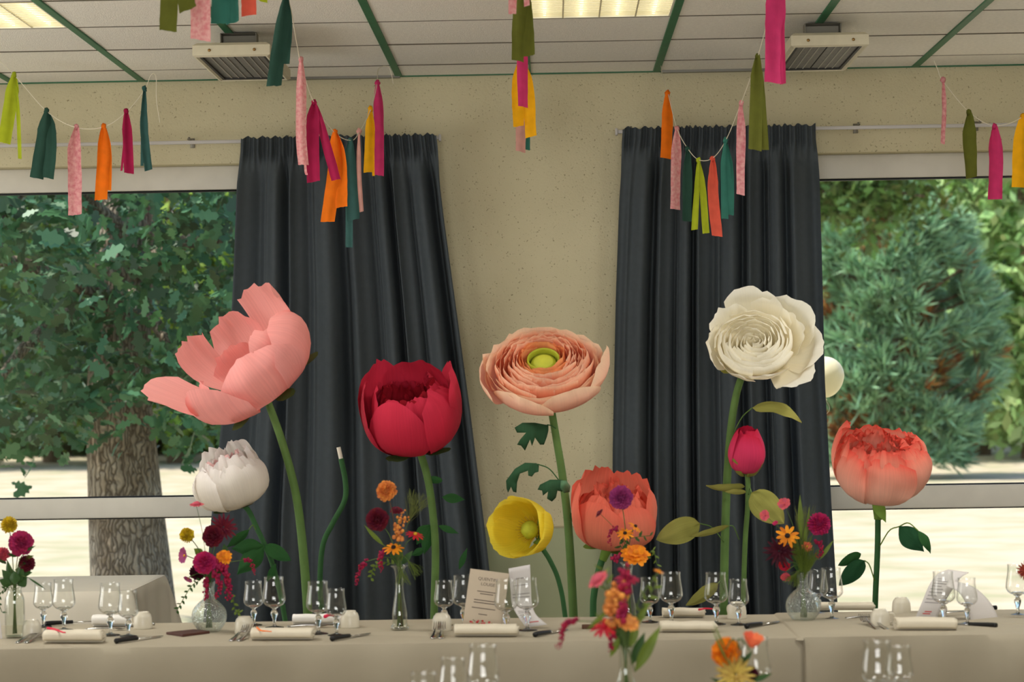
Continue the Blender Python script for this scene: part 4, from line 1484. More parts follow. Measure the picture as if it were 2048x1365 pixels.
# ---- F10: coral peony by the right window
mp10 = petal_mat('coral_ombre_crepe', [(0, (250, 220, 196)), (0.5, (250, 194, 170)), (0.84, (244, 144, 122)), (1, (234, 96, 80))], 0.05, 0.35)
Y = 7.9
f10 = Flower('paper_peony', 'giant coral paper peony with pale base standing before the right window', 'paper flower', at(1760, 994, Y), (0.0, -0.38, 0.92), 94 * k_at(Y),
             [at(1758, 985, Y), at(1756, 1030, Y), at(1755, 1100, Y), at(1750, 1225, Y)], 0.0105, None, stem_mat=m_stem_d)
bowl = [(0.06, 0.0), (0.58, 0.06), (0.93, 0.38), (1.02, 0.78), (0.92, 1.08), (0.72, 1.26)]
for ph, hw, h, sd in [(-8, 42, 0.92, 1), (52, 36, 0.95, 2), (-62, 36, 0.95, 3), (105, 36, 1.05, 4), (-108, 30, 1.28, 5), (150, 40, 1.02, 6), (-155, 40, 1.06, 7)]:
    f10.petal(bowl, ph, hw, mp10, h, tip=0.22, ruf=0.06, seed=1000 + sd, jag=0.06, rs_=0.98 + 0.02 * (sd % 2))
for j, (n, rr, hh, hw) in enumerate([(8, 0.86, 1.05, 30), (8, 0.70, 1.0, 32), (7, 0.52, 0.86, 36), (6, 0.34, 0.7, 42)]):
    for k in range(n):
        q = random.Random(1040 + j * 19 + k)
        f10.petal(bowl, 360 * k / n + 19 * j + q.uniform(-9, 9), hw, mp10, hh * q.uniform(0.88, 1.1), tip=0.2, ruf=0.09, seed=1050 + j * 9 + k, rs_=rr, jag=0.1, freq=4)
fleaf(f10, (1800, 985), (1858, 948), Y, 18, m_sepal, None, 0.2, 0.25, 0.1, 'lance', 101, name='sepal')
fleaf(f10, (1706, 975), (1668, 938), Y, 16, m_leaf_gr, None, 0.2, 0.25, 0.1, 'lance', 102, name='sepal')
mo('calyx', *tube([at(1759, 990, Y), at(1757, 1012, Y), at(1756, 1040, Y)], lambda t: 0.040 - 0.026 * t ** 0.6, 10, 14), m_sepal, f10.root)
fleaf(f10, (1748, 992), (1772, 1046), Y - 0.04, 24, m_sepal, None, 0.05, 0.2, 0.0, 'lance', 103, name='sepal')
fleaf(f10, (1798, 1054), (1848, 1104), Y - 0.03, 44, m_leaf_dk, (1760, 1092), 0.12, 0.2, 0.1, 'lance', 104, stem_mat=m_sepal)
fleaf(f10, (1836, 1062), (1861, 1108), Y - 0.05, 22, m_leaf_gr, (1798, 1054), 0.3, 0.3, 0.3, 'lance', 105, stem_mat=m_sepal)
fleaf(f10, (1729, 1122), (1678, 1172), Y - 0.03, 50, m_leaf_dk, (1749, 1162), 0.1, 0.15, 0.1, 'ovate', 106, stem_mat=m_sepal)
fleaf(f10, (1722, 1108), (1676, 1132), Y + 0.0, 32, m_leaf_gr, None, 0.2, 0.2, 0.1, 'ovate', 107)

# ================================================================== GARLANDS OF TIED FABRIC STRIPS
def cloth_mat(name, c, var=0.08, weave=500, trans=0.25, pat=None):
    m = M(name, c, 0.85, var=var, vs=22, bump=0.25, bs=weave, trans=trans)
    return m


c_lime = cloth_mat('lime_fabric', (176, 190, 40))
c_dgreen = cloth_mat('dark_green_fabric', (40, 74, 62), trans=0.08)
c_teal = cloth_mat('teal_fabric', (50, 112, 98), trans=0.12)
c_dteal = cloth_mat('dark_teal_fabric', (50, 88, 84), trans=0.1)
c_orange = cloth_mat('orange_fabric', (246, 122, 16))
c_crim = cloth_mat('crimson_fabric', (166, 24, 74), trans=0.15)
c_mag = cloth_mat('magenta_fabric', (206, 54, 110), trans=0.2)
c_olive = cloth_mat('olive_fabric', (98, 102, 34), trans=0.12)
c_yel = cloth_mat('yellow_fabric', (246, 178, 16))
c_coral = cloth_mat('coral_fabric', (232, 98, 78))
c_pinkp = M('pink_lace_fabric', (212, 122, 132), 0.85, vs=60, c2=(236, 176, 176), trans=0.25, bump=0.3, bs=160)
c_pink = M('pink_gauze', (226, 138, 142), 0.85, vs=90, c2=(240, 184, 180), trans=0.3, bump=0.3, bs=300)
c_pale = cloth_mat('pale_pink_fabric', (226, 168, 158), trans=0.3)
m_string = M('white_string', (222, 214, 192), 0.8)


def strip_surf(px, Y, top, pts, w, seed, nv=16, nu=7, taper=0.30, jag=0.05, dy=0.0, flip=1):
    """hanging strip: narrow at the knot, full width lower down, creased and waving in depth"""
    path = [at(x, y, Y - dy * (k / max(1, len(pts)))) for k, (x, y) in enumerate([top] + pts)]
    P = smooth_path(path, nv)
    wm = w * Y / FOC
    V = []
    for j, p in enumerate(P):
        t = j / (nv - 1)
        ww = wm * (taper + (1 - taper) * min(1, t * 3.2) ** 0.8)
        d = (P[min(j + 1, nv - 1)] - P[max(j - 1, 0)]).normalized()
        side = d.cross(Vector((0, 1, 0))).normalized()
        tw = 0.5 * nz(seed * 1.3, t * 1.5, 4) + 0.25 * flip
        sd = side * math.cos(tw) + Vector((0, 1, 0)) * math.sin(tw)
        nn = sd.cross(d)
        for i in range(nu):
            s = -1 + 2 * i / (nu - 1)
            crease = 0.16 * wm * math.cos(s * PI * 1.0 + seed) * (0.4 + 0.6 * (1 - t)) + 0.10 * wm * nz(s * 1.5 + seed, t * 5, seed)
            edge = 0.03 * wm * nz(seed + s, t * 12, 3) * (abs(s) > 0.9)
            q = p + sd * (s * ww / 2 + edge) + nn * crease
            if j == nv - 1:
                q = q + d * (jag * wm * nz(s * 3 + seed, seed, 1) + 0.10 * wm * s * math.sin(seed * 2.1))
            V.append(tuple(q))
    return V, grid_faces(nu, nv)


def tassel(label, mat, Y, top, strips, group, taper=0.3):
    """strips: list of (list of pixel points below the knot, width in pixels)"""
    p = at(top[0], top[1], Y)
    t = thing('fabric_tassel', tuple(p), label, 'fabric strip', group)
    sc_ = Y / FOC
    mo('knot', *blob(p, 5.2 * sc_, top[0] * 0.1, 0.5, 10, 8, (1.0, 0.9, 1.25)), mat, t)
    for k, (pts, w) in enumerate(strips):
        V, F = strip_surf(top, Y + 0.004 * (k * 2 - 1), top, pts, w, top[0] * 0.37 + k * 2.3, taper=taper, flip=1 if k % 2 == 0 else -1)
        mo('strip', V, F, mat, t)
    return t


def cord(label, pts, rad=0.0018, group='garland strings'):
    P = [at(x, y, Y) for x, y, Y in pts]
    t = mo('garland_string', *tube(P, rad, max(24, 7 * len(P)), 6), m_string, at_loc=tuple(P[0]))
    tag(t, label, 'string', group)
    return t


gA = 'strips on the garland over the left window'
YA = 9.55
cord('white garland string sagging in front of the left window head', [(-90, 60, YA), (-20, 105, YA), (30, 152, YA), (95, 224, YA), (152, 255, YA), (207, 254, YA), (252, 225, YA), (289, 180, YA), (302, 150, YA), (312, 154, YA), (313, 200, YA), (320, 246, YA)])
tassel('lime green fabric strip at the far left of the garland over the left window', c_lime, YA, (28, 150), [([(22, 200), (8, 286)], 26), ([(36, 220), (40, 318)], 8)], gA)
tassel('dark green double fabric strip second from left over the left window', c_dgreen, YA, (93, 222), [([(86, 280), (73, 357)], 27), ([(102, 270), (97, 357)], 26)], gA)
tassel('long pink lace-patterned fabric strip over the left window', c_pinkp, YA, (153, 254), [([(148, 300), (150, 360), (150, 430)], 27)], gA)
tassel('orange fabric strip over the left window', c_orange, YA, (207, 253), [([(207, 310), (202, 400)], 25), ([(212, 310), (212, 380)], 22)], gA)
tassel('small crimson fabric strip over the left window', c_crim, YA, (252, 223), [([(255, 280), (258, 347)], 20), ([(248, 290), (243, 342)], 5)], gA)
tassel('twisted dark teal fabric strip nearest the left heater', c_dteal, YA, (289, 178), [([(288, 250), (291, 290), (297, 341)], 16), ([(285, 260), (284, 332)], 7)], gA)

gB = 'strips on the garland hanging before the left curtain'
tassel('olive fabric strip hanging from the top left of the picture', c_olive, 6.6, (348, -60), [([(340, -20), (336, 62)], 35), ([(368, -20), (376, 20)], 38)], gB)
tassel('striped pink gauze strip in front of the left heater', c_pink, 6.75, (398, -62), [([(400, -10), (401, 80)], 40)], gB)
tassel('wide teal fabric strip beside the pink gauze above the left heater', c_teal, 6.9, (452, -70), [([(444, -20), (441, 47)], 38), ([(462, -20), (466, 46)], 30)], gB)
tassel('short coral fabric strip right of the teal one at the top edge', c_coral, 7.05, (500, -75), [([(498, -20), (498, 31)], 30)], gB)
tassel('tip of a lime fabric strip at the very top edge', c_lime, 7.2, (528, -72), [([(527, -30), (526, 4)], 18)], gB)
tassel('long dark green twisted strip right of the left heater', c_dgreen, 7.6, (572, -10), [([(566, 50), (556, 110), (548, 172)], 30), ([(578, 50), (572, 128)], 16)], gB)
cord('white garland string falling in a loop before the left curtain', [(330, -62, 6.5), (398, -66, 6.75), (452, -74, 6.9), (500, -76, 7.05), (528, -70, 7.2), (574, -10, 7.6), (600, 118, 8.2), (628, 205, 8.5), (669, 265, 8.8), (702, 281, 9.0), (719, 264, 9.2), (742, 218, 9.4), (754, 168, 9.6), (757, 138, 9.8), (778, 135, 9.85), (787, 168, 9.85)])
tassel('long pale pink gauze strip on the left side of the garland loop', c_pink, 8.2, (602, 119), [([(603, 180), (602, 270), (607, 330)], 21), ([(610, 320), (613, 350)], 5)], gB)
tassel('crimson double fabric strip in front of the left curtain', c_crim, 8.5, (628, 205), [([(625, 260), (627, 364)], 26), ([(644, 260), (672, 360)], 19)], gB)
tassel('bright orange double fabric strip in front of the left curtain', c_orange, 8.8, (670, 264), [([(672, 320), (655, 444)], 28), ([(679, 320), (681, 415)], 29)], gB)
tassel('pointed dark teal strip at the bottom of the left garland loop', c_dteal, 9.0, (701, 281), [([(700, 340), (707, 440)], 26), ([(698, 360), (698, 495)], 16)], gB)
tassel('narrow pale pink strip right of the pointed teal strip', c_pale, 9.2, (718, 263), [([(718, 340), (723, 424)], 9)], gB)
tassel('yellow fabric strip on the right side of the left garland loop', c_yel, 9.4, (741, 218), [([(740, 280), (737, 345)], 20), ([(746, 280), (747, 352)], 5)], gB)
tassel('magenta fabric strip at the right end of the left garland loop', c_mag, 9.6, (755, 166), [([(758, 240), (757, 351)], 21)], gB)

gC = 'strips on the garland running towards the camera over the bare wall'
cord('white garland string running along the ceiling over the bare wall', [(1030, -70, 6.9), (1044, -60, 7.3), (1046, -20, 7.8), (1046, 60, 8.3), (1047, 112, 8.7), (1046, 150, 9.0), (1048, 175, 9.4), (1052, 178, 9.7), (1058, 122, 10.0)])
tassel('pink gauze strip at the top edge above the bare wall', c_pink, 6.9, (1026, -70), [([(1026, -30), (1025, 28)], 17), ([(1050, -20), (1054, 12)], 12)], gC)
tassel('olive double fabric strip hanging over the bare wall', c_olive, 7.6, (1044, -28), [([(1038, 40), (1036, 122)], 27), ([(1054, 30), (1057, 112)], 26)], gC)
tassel('magenta fabric strip over the bare wall below the olive one', c_mag, 8.4, (1046, 72), [([(1045, 140), (1047, 214)], 22)], gC)
tassel('yellow double fabric strip over the bare wall', c_yel, 8.8, (1042, 118), [([(1036, 180), (1038, 253)], 25), ([(1056, 180), (1062, 274)], 24)], gC)
tassel('pale pink strip showing below the yellow one on the bare wall', c_pale, 9.3, (1046, 165), [([(1043, 230), (1042, 304)], 22)], gC)
tassel('teal sliver of fabric behind the pale pink strip on the bare wall', c_teal, 9.6, (1053, 175), [([(1055, 240), (1055, 300)], 10)], gC)

gD = 'strips on the garland hanging before the right curtain'
cord('white garland string falling in a loop before the right curtain', [(1556, -60, 7.4), (1540, 20, 7.7), (1516, 112, 8.0), (1482, 207, 8.4), (1452, 280, 8.7), (1426, 316, 8.9), (1398, 320, 9.1), (1376, 298, 9.25), (1354, 257, 9.4), (1336, 187, 9.6), (1325, 150, 9.85), (1322, 132, 9.95)])
tassel('large magenta fabric strip left of the right heater', c_mag, 7.5, (1553, -50), [([(1551, 40), (1548, 166)], 40), ([(1562, 40), (1566, 168)], 12)], gD, taper=0.5)
tassel('long olive fabric strip before the right curtain heading', c_olive, 8.0, (1515, 113), [([(1513, 180), (1510, 300)], 26), ([(1522, 190), (1530, 300)], 16)], gD)
tassel('striped rose pink strip before the right curtain', c_pinkp, 8.4, (1482, 207), [([(1482, 290), (1481, 390)], 19)], gD)
tassel('teal double fabric strip before the right curtain', c_teal, 8.7, (1451, 281), [([(1448, 350), (1450, 438)], 14), ([(1460, 350), (1460, 430)], 16)], gD)
tassel('long coral fabric strip before the right curtain', c_coral, 8.9, (1425, 318), [([(1426, 390), (1434, 473)], 22)], gD)
tassel('lime forked fabric strip before the right curtain', c_lime, 9.1, (1397, 321), [([(1393, 390), (1389, 460)], 13), ([(1405, 380), (1412, 467)], 14)], gD)
tassel('dark green strip between the pale pink and lime ones', c_dgreen, 9.25, (1375, 299), [([(1374, 370), (1373, 443)], 21)], gD)
tassel('pale pink lace strip on the left side of the right garland loop', c_pink, 9.4, (1354, 258), [([(1352, 330), (1351, 419)], 22)], gD)
tassel('deep orange fabric strip at the left end of the right garland loop', c_orange, 9.6, (1335, 187), [([(1335, 250), (1332, 317)], 23)], gD)

gE = 'strips on the garland over the right window'
YE = 9.55
cord('white garland string sagging before the right window head', [(1868, 122, YE), (1876, 140, YE), (1886, 162, YE), (1938, 224, YE), (1988, 251, YE), (2045, 234, YE), (2120, 170, YE)])
tassel('thin rose strip at the left end of the garland over the right window', c_pinkp, YE, (1886, 160), [([(1888, 220), (1885, 288)], 10)], gE)
tassel('olive fabric strip over the right window', c_olive, YE, (1938, 225), [([(1939, 290), (1942, 356)], 28)], gE)
tassel('rose pink fabric strip over the right window', c_mag, YE, (1989, 253), [([(1991, 320), (1990, 399)], 30)], gE)
tassel('yellow fabric strip cut by the right picture edge', c_yel, YE, (2046, 233), [([(2040, 300), (2038, 375)], 28)], gE)

# ================================================================== TABLES AND TABLEWARE
TZ = 0.755            # cloth surface
m_cloth = M('ivory_tablecloth', (166, 156, 135), 0.85, var=0.03, vs=5, bump=0.12, bs=600)
m_cloth2 = M('white_tablecloth', (206, 199, 182), 0.85, var=0.02, vs=5, bump=0.12, bs=600)
m_twood = M('table_board', (126, 98, 66), 0.6, var=0.15, vs=10)
m_tleg = M('table_steel', (90, 90, 90), 0.4, metal=0.6)


def table(x0, x1, y0, y1, label):
    t = thing('dining_table', ((x0 + x1) / 2, (y0 + y1) / 2, 0), label, 'table', 'long folding tables')
    mo('table_top', *bevel_box(x0, x1, y0, y1, TZ - 0.03, TZ - 0.004, 0.004), m_twood, t)
    for x in (x0 + 0.08, x1 - 0.08):
        for y in (y0 + 0.08, y1 - 0.08):
            mo('leg', *tube([(x, y, 0.0), (x, y, TZ - 0.03)], 0.016, 2, 10), m_tleg, t)
    return t


def tablecloth(x0, x1, y0, y1, z, drop, label, mat, sides='fblr', seed=1, creases=(), flare=0.12, folds=1.0):
    """cloth with a flat top and a folded skirt; sides lists which skirts hang (front back left right)"""
    n_len, nd = 220, 14
    bm = bmesh.new()
    per = []
    # rounded rectangle perimeter as (x, y, outward normal, hang factor)
    r = 0.015

    def seg(ax, ay, bx, by, n, nx, ny, h):
        for i in range(n):
            f = i / n
            per.append((ax + (bx - ax) * f, ay + (by - ay) * f, nx, ny, h))

    def corner(cx, cy, a0, h):
        for i in range(6):
            a = a0 + PI / 2 * i / 6
            per.append((cx + r * math.cos(a), cy + r * math.sin(a), math.cos(a), math.sin(a), h))
    nxn, nyn = 150, 40
    seg(x0 + r, y0, x1 - r, y0, nxn, 0, -1, 'f' in sides)
    corner(x1 - r, y0 + r, -PI / 2, 'f' in sides and 'r' in sides)
    seg(x1, y0 + r, x1, y1 - r, nyn, 1, 0, 'r' in sides)
    corner(x1 - r, y1 - r, 0, 'b' in sides and 'r' in sides)
    seg(x1 - r, y1, x0 + r, y1, nxn, 0, 1, 'b' in sides)
    corner(x0 + r, y1 - r, PI / 2, 'b' in sides and 'l' in sides)
    seg(x0, y1 - r, x0, y0 + r, nyn, -1, 0, 'l' in sides)
    corner(x0 + r, y0 + r, PI, 'f' in sides and 'l' in sides)
    n = len(per)
    rows = []
    top = [bm.verts.new((p[0], p[1], z)) for p in per]
    bm.faces.new(top)
    rows.append(top)
    s = 0.0
    arc = []
    for i in range(n):
        arc.append(s)
        a, b = per[i], per[(i + 1) % n]
        s += math.hypot(a[0] - b[0], a[1] - b[1]) + (0.06 if abs(a[2] * b[3] - a[3] * b[2]) > 0.01 else 0)
    for j in range(1, nd + 1):
        d = drop * (j / nd) ** 1.3
        row = []
        for i, p in enumerate(per):
            u = arc[i]
            cornerness = min(abs(p[2]), abs(p[3])) * 1.41
            fold = (math.sin(u * 9.0 + seed) * 0.5 + nz(u * 2.3, seed, d * 0.8) * 1.3 + 0.5 * math.sin(u * 23 + 3 * nz(u, seed))) * 0.011 * folds * min(1, d / 0.09)
            for cx in creases:
                q = abs(p[0] - cx)
                if q < 0.012 and p[3] < -0.5:
                    fold += 0.005 * (1 - q / 0.012)
            out = 0.006 + flare * d * (0.25 + 1.4 * cornerness) + fold + 0.004 * min(1, j / 2)
            if p[4]:
                row.append(bm.verts.new((p[0] + p[2] * out, p[1] + p[3] * out, z - d + (0.02 * cornerness * d))))
            else:
                row.append(bm.verts.new((p[0] + p[2] * 0.001 * j, p[1] + p[3] * 0.001 * j, z - 0.0006 * j)))
        rows.append(row)
    for a, b in zip(rows, rows[1:]):
        for i in range(n):
            i2 = (i + 1) % n
            bm.faces.new([a[i], b[i], b[i2], a[i2]])
    bmesh.ops.recalc_face_normals(bm, faces=bm.faces)
    me = bpy.data.meshes.new('tablecloth')
    off = Vector(((x0 + x1) / 2, (y0 + y1) / 2, z))
    for v in bm.verts:
        v.co -= off
    bm.to_mesh(me)
    bm.free()
    me.materials.append(mat)
    me.shade_smooth()
    ob = bpy.data.objects.new('tablecloth', me)
    col.objects.link(ob)
    ob.location = off
    em = ob.modifiers.new('edges', 'EDGE_SPLIT')
    em.split_angle = R(55)
    tag(ob, label, 'tablecloth', 'tablecloths')
    return ob


pf = on_z(600, 1291, TZ)
pb = on_z(600, 1243, TZ)
TF, TB = pf.y, pb.y
xj = on_z(1585, 1262, TZ).x
table(-3.3, xj - 0.005, TF + 0.01, TB - 0.01, 'long table under the ivory cloth left of the cloth seam')
table(xj, 3.3, TF + 0.01, TB - 0.01, 'long table under the ivory cloth right of the cloth seam')
tablecloth(-3.32, xj + 0.12, TF, TB, TZ, 0.62, 'long ivory tablecloth hanging down the front from the left edge to the seam', m_cloth, 'fbl', 2, creases=(on_z(530, 1290, TZ).x, on_z(15, 1297, TZ).x, on_z(1040, 1282, TZ).x), folds=1.7)
xs_ = on_z(1562, 1240, TZ).x
tablecloth(xs_, 3.32, TF - 0.016, TB + 0.008, TZ + 0.004, 0.62, 'ivory tablecloth right of the seam below the round bud vase', m_cloth, 'fbr', 9, creases=(on_z(1770, 1268, TZ).x, on_z(1978, 1265, TZ).x), flare=0.14, folds=3.0)
# white-clothed table by the left window
bf, bb = on_z(150, 1184, TZ), on_z(150, 1153, TZ)
xr_ = on_z(268, 1180, TZ).x
table(-4.2, xr_ - 0.02, bf.y + 0.01, bb.y - 0.01, 'table under the white cloth standing by the left window')
tablecloth(-4.22, xr_, bf.y, bb.y, TZ, 0.6, 'white tablecloth on the table by the left window', m_cloth2, 'fblr', 5, flare=0.22)
# table in the foreground, its cloth lies just below the picture
table(-2.6, 2.6, 4.45, 5.35, 'foreground table just below the picture edge')
tablecloth(-2.62, 2.62, 4.44, 5.36, TZ, 0.5, 'foreground tablecloth below the picture edge', m_cloth, 'fblr', 6)

g_bowl = thin_glass('goblet_glass', (0.985, 0.99, 0.985), 0.035, 0.85, 3.2)
g_stem = solid_glass('goblet_stem_glass')


def goblet_parts(h, w):
    """wavy-sided stemmed goblet: bowl, knopped stem and foot, about the origin"""
    b0 = h * 0.40
    bh = h - b0
    r = w / 2
    outer = [(r * 0.30, b0), (r * 0.80, b0 + bh * 0.07), (r * 1.08, b0 + bh * 0.18), (r * 1.13, b0 + bh * 0.30), (r * 1.06, b0 + bh * 0.50), (r * 0.96, b0 + bh * 0.72), (r * 0.93, b0 + bh * 0.88), (r * 0.95, h)]
    N = 26
    po = [lerp_prof(outer, i / N) for i in range(N + 1)]
    th = 0.0016
    pi_ = [(max(0.001, a - th), z + (0.006 if i < 3 else 0.0)) for i, (a, z) in enumerate(po)]
    bowl = lathe(po + pi_[::-1], 32)
    floor_pts = [(0.0005, b0 + bh * 0.10), (r * 0.45, b0 + bh * 0.085), (r * 0.70, b0 + bh * 0.10)]
    stem = [(0.0005, 0.003), (r * 0.22, 0.006), (r * 0.16, h * 0.07), (r * 0.17, h * 0.15), (r * 0.28, h * 0.22), (r * 0.36, h * 0.28), (r * 0.30, h * 0.33), (r * 0.19, h * 0.36), (r * 0.24, h * 0.385), (r * 0.42, h * 0.405), (r * 0.0005, h * 0.425)]
    ps = [stem[0]] + [lerp_prof(stem[1:], i / 28) for i in range(29)]
    foot = [(0.0005, 0.0), (r * 0.9, 0.0), (r * 0.95, 0.0015), (r * 0.9, 0.003), (r * 0.5, 0.005), (r * 0.2, 0.007), (0.0005, 0.008)]
    return bowl, lathe(ps, 12), lathe(foot, 28)


GOB = {}


def goblet(kind, px, py, label, z=TZ, group='goblets on the long table'):
    """px, py: where the centre of the foot stands in the picture"""
    p = on_z(px, py, z)
    t = thing('goblet', tuple(p), label, 'glass', group)
    if kind not in GOB:
        h, w = {'large': (0.165, 0.066), 'small': (0.145, 0.058)}[kind]
        GOB[kind] = []
        for nm, vf, mt in zip(('bowl', 'stem', 'foot'), goblet_parts(h, w), (g_bowl, g_stem, g_stem)):
            me = bpy.data.meshes.new('goblet_' + nm)
            me.from_pydata(vf[0], [], vf[1])
            me.materials.append(mt)
            me.shade_smooth()
            GOB[kind].append((nm, me))
    for nm, me in GOB[kind]:
        shared(nm, me, t)
    return t


def ty(px, Y):
    """pixel row of the cloth surface at column px and depth Y"""
    lo, hi = 1100.0, 1900.0
    for _ in range(40):
        m_ = (lo + hi) / 2
        if on_z(px, m_, TZ).y > Y:
            lo = m_
        else:
            hi = m_
    return (lo + hi) / 2


for kind, px, py, lb in [
        ('small', 87, 1255, 'smaller goblet beside the jar of dahlias at the far left'),
        ('large', 128, 1262, 'larger goblet right of the dahlia jar, behind the red-ribboned napkin'),
        ('large', 221, 1272, 'larger goblet of the pair between the red-ribboned napkin and the knife'),
        ('small', 257, 1274, 'smaller goblet of the pair left of the brown folder'),
        ('small', 508, 1252, 'smaller goblet right of the round ribbed vase'),
        ('large', 549, 1257, 'larger goblet behind the orange-ribboned napkin'),
        ('large', 637, 1269, 'larger goblet left of the pair beside the pink-topped cup'),
        ('small', 673, 1272, 'smaller goblet of the pair below the headless paper stem'),
        ('small', 889, 1252, 'smaller goblet left of the menu card'),
        ('large', 928, 1255, 'larger goblet half hidden behind the menu card'),
        ('large', 1013, 1266, 'larger goblet overlapping the right side of the menu card'),
        ('large', 1055, 1262, 'larger goblet in front of the curled menu leaflet'),
        ('small', 1300, 1246, 'smaller goblet behind the foreground bouquet'),
        ('large', 1343, 1248, 'larger goblet just right of the foreground bouquet'),
        ('large', 1433, 1250, 'larger goblet in front of the white rose stem'),
        ('small', 1478, 1251, 'smaller goblet in front of the rosebud stem'),
        ('small', 1637, 1229, 'smaller goblet behind the ribbed round vase at the right'),
        ('large', 1664, 1240, 'larger goblet right of the ribbed vase against the curtain edge'),
        ('large', 1888, 1250, 'larger goblet in front of the leaning leaflet'),
        ('small', 1935, 1250, 'smaller goblet in front of the leaning leaflet'),
        ('large', 2036, 1232, 'goblet at the right picture edge under the red bloom')]:
    goblet(kind, px, py, lb)
for kind, px, Y, lb in [('large', 968, 5.08, 'blurred larger goblet in the foreground below the menu card'), ('small', 908, 5.0, 'blurred smaller goblet in the foreground left of the taller one'),
                        ('small', 849, 4.75, 'blurred goblet rim lowest in the foreground'), ('large', 1757, 5.05, 'blurred larger goblet in the right foreground'),
                        ('small', 1800, 5.12, 'blurred smaller goblet in the right foreground'), ('large', 1512, 5.15, 'blurred goblet beside the foreground poppy')]:
    goblet(kind, px, ty(px, Y), lb, TZ, 'goblets on the foreground table')

# ------------------------------------------------------------------ cups standing upside down
m_china = M('cream_china', (212, 204, 184), 0.3, var=0.02, vs=10, spec=0.5)
cup_me = {}


def cup(px, py, label, rot=0.0):
    p = on_z(px, py, TZ)
    t = thing('coffee_cup', tuple(p), label, 'cup', 'cups turned upside down')
    t.rotation_euler.z = rot
    if not cup_me:
        pr = [(0.0305, 0.0), (0.031, 0.003), (0.0305, 0.02), (0.029, 0.036), (0.0255, 0.046), (0.020, 0.051), (0.0195, 0.054), (0.0175, 0.054), (0.017, 0.052), (0.0005, 0.052)]
        inn = [(0.0285, 0.0), (0.028, 0.02), (0.025, 0.04), (0.0005, 0.048)]
        for nm, vf in (('body', lathe(inn[::-1] + pr, 28)), ('handle', tube([(0.027, 0, 0.040), (0.042, 0, 0.038), (0.046, 0, 0.025), (0.040, 0, 0.012), (0.0295, 0, 0.012)], 0.0034, 16, 8))):
            me = bpy.data.meshes.new('cup_' + nm)
            me.from_pydata(vf[0], [], vf[1])
            me.materials.append(m_china)
            me.shade_smooth()
            cup_me[nm] = me
    for nm, me in cup_me.items():
        shared(nm, me, t)


for px, py, lb, rt in [(64, 1275, 'upturned cream cup right of the dahlia jar', 2.2), (286, 1258, 'upturned cream cup beside the goblet pair left of the brown folder', 2.6), (489, 1268, 'upturned cream cup behind the forks left of the orange-ribboned napkin', 1.2),
                       (700, 1256, 'upturned cream cup left of the bud vase', 1.4), (884, 1262, 'upturned cream cup behind the forks left of the menu card', 1.7),
                       (1474, 1238, 'upturned cream cup behind the smaller goblet before the rosebud stem', 2.2), (1760, 1254, 'upturned cream cup right of the far spoon, forks leaning before it', 0.1), (1803, 1229, 'upturned cream cup left of the leaning leaflet', 1.6)]:
    cup(px, py, lb, rt)

# ------------------------------------------------------------------ rolled napkins
m_nap = M('linen_napkin', (218, 208, 186), 0.9, var=0.03, vs=20, bump=0.2, bs=700)
m_napw = M('white_napkin', (232, 228, 220), 0.9, var=0.02, vs=20, bump=0.2, bs=700)


def napkin(px0, px1, py, label, mat, hpx=26, depth=0.095, seed=0, tilt=0.0, group='rolled napkins'):
    """napkin folded into a flat roll lying left to right; py = its near lower edge"""
    a, b = on_z(px0, py, TZ), on_z(px1, py, TZ)
    L = (b - a).length
    hgt = hpx * a.y / FOC
    t = thing('napkin', tuple((a + b) / 2), label, 'napkin', group)
    # spiral section (y, z) of a flattened roll
    turns, n = 2.6, 64
    th = hgt * 0.16
    path = []
    for i in range(n):
        u = i / (n - 1)
        ang = 2 * PI * turns * u + PI * 1.5
        q = 1 - 0.74 * u
        y = math.copysign(abs(math.cos(ang)) ** 0.75, math.cos(ang)) * depth / 2 * q
        z = math.copysign(abs(math.sin(ang)) ** 0.75, math.sin(ang)) * hgt / 2 * q
        path.append((y, z + hgt / 2))
    m2 = 18
    V = []
    for j in range(m2):
        f = j / (m2 - 1)
        base = a.lerp(b, f)
        for i, (y, z) in enumerate(path):
            u = i / n
            ex = 0.006 * u * (f > 0.93) + 0.008 * nz(i * 0.13, seed) * (f > 0.97)
            sw = 1 + 0.08 * nz(f * 4 + seed, u * 2, seed)
            V.append((base.x + ex - tilt * 0, base.y + depth / 2 + y * sw, TZ + 0.001 + max(0.0, z * sw)))
    F = [(j * n + i, j * n + i + 1, (j + 1) * n + i + 1, (j + 1) * n + i) for j in range(m2 - 1) for i in range(n - 1)]
    o = mo('cloth_roll', V, F, mat, t)
    s2 = o.modifiers.new('cloth', 'SOLIDIFY')
    s2.thickness = th
    s2.offset = -1
    return t


for a, b, py, lb, mt, h, sd in [(83, 198, 1290, 'rolled ivory napkin with a red ribbon on top at the far left setting', m_nap, 27, 1), (500, 622, 1284, 'rolled ivory napkin with an orange ribbon on top', m_nap, 24, 2),
                                (908, 1034, 1277, 'rolled ivory napkin lying in front of the menu card', m_nap, 25, 3), (1322, 1432, 1268, 'rolled ivory napkin right of the foreground bouquet', m_nap, 22, 4),
                                (1796, 1916, 1266, 'rolled ivory napkin in front of the leaning leaflet', m_nap, 28, 5)]:
    napkin(a, b, py, lb, mt, h, seed=sd)
for a, b, py, lb, mt, h, sd in [(182, 262, 1256, 'white folded napkin on the far side behind the goblet pair at left', m_napw, 24, 6), (584, 690, 1252, 'white folded napkin on the far side behind the goblets below the headless stem', m_napw, 22, 7),
                                (1326, 1408, 1238, 'folded napkin on the far side behind the foreground bouquet', m_nap, 20, 8), (1640, 1748, 1224, 'folded napkin on the far side before the right window', m_nap, 17, 9)]:
    napkin(a, b, py, lb, mt, h, depth=0.06, seed=sd, group='napkins on the far side of the table')


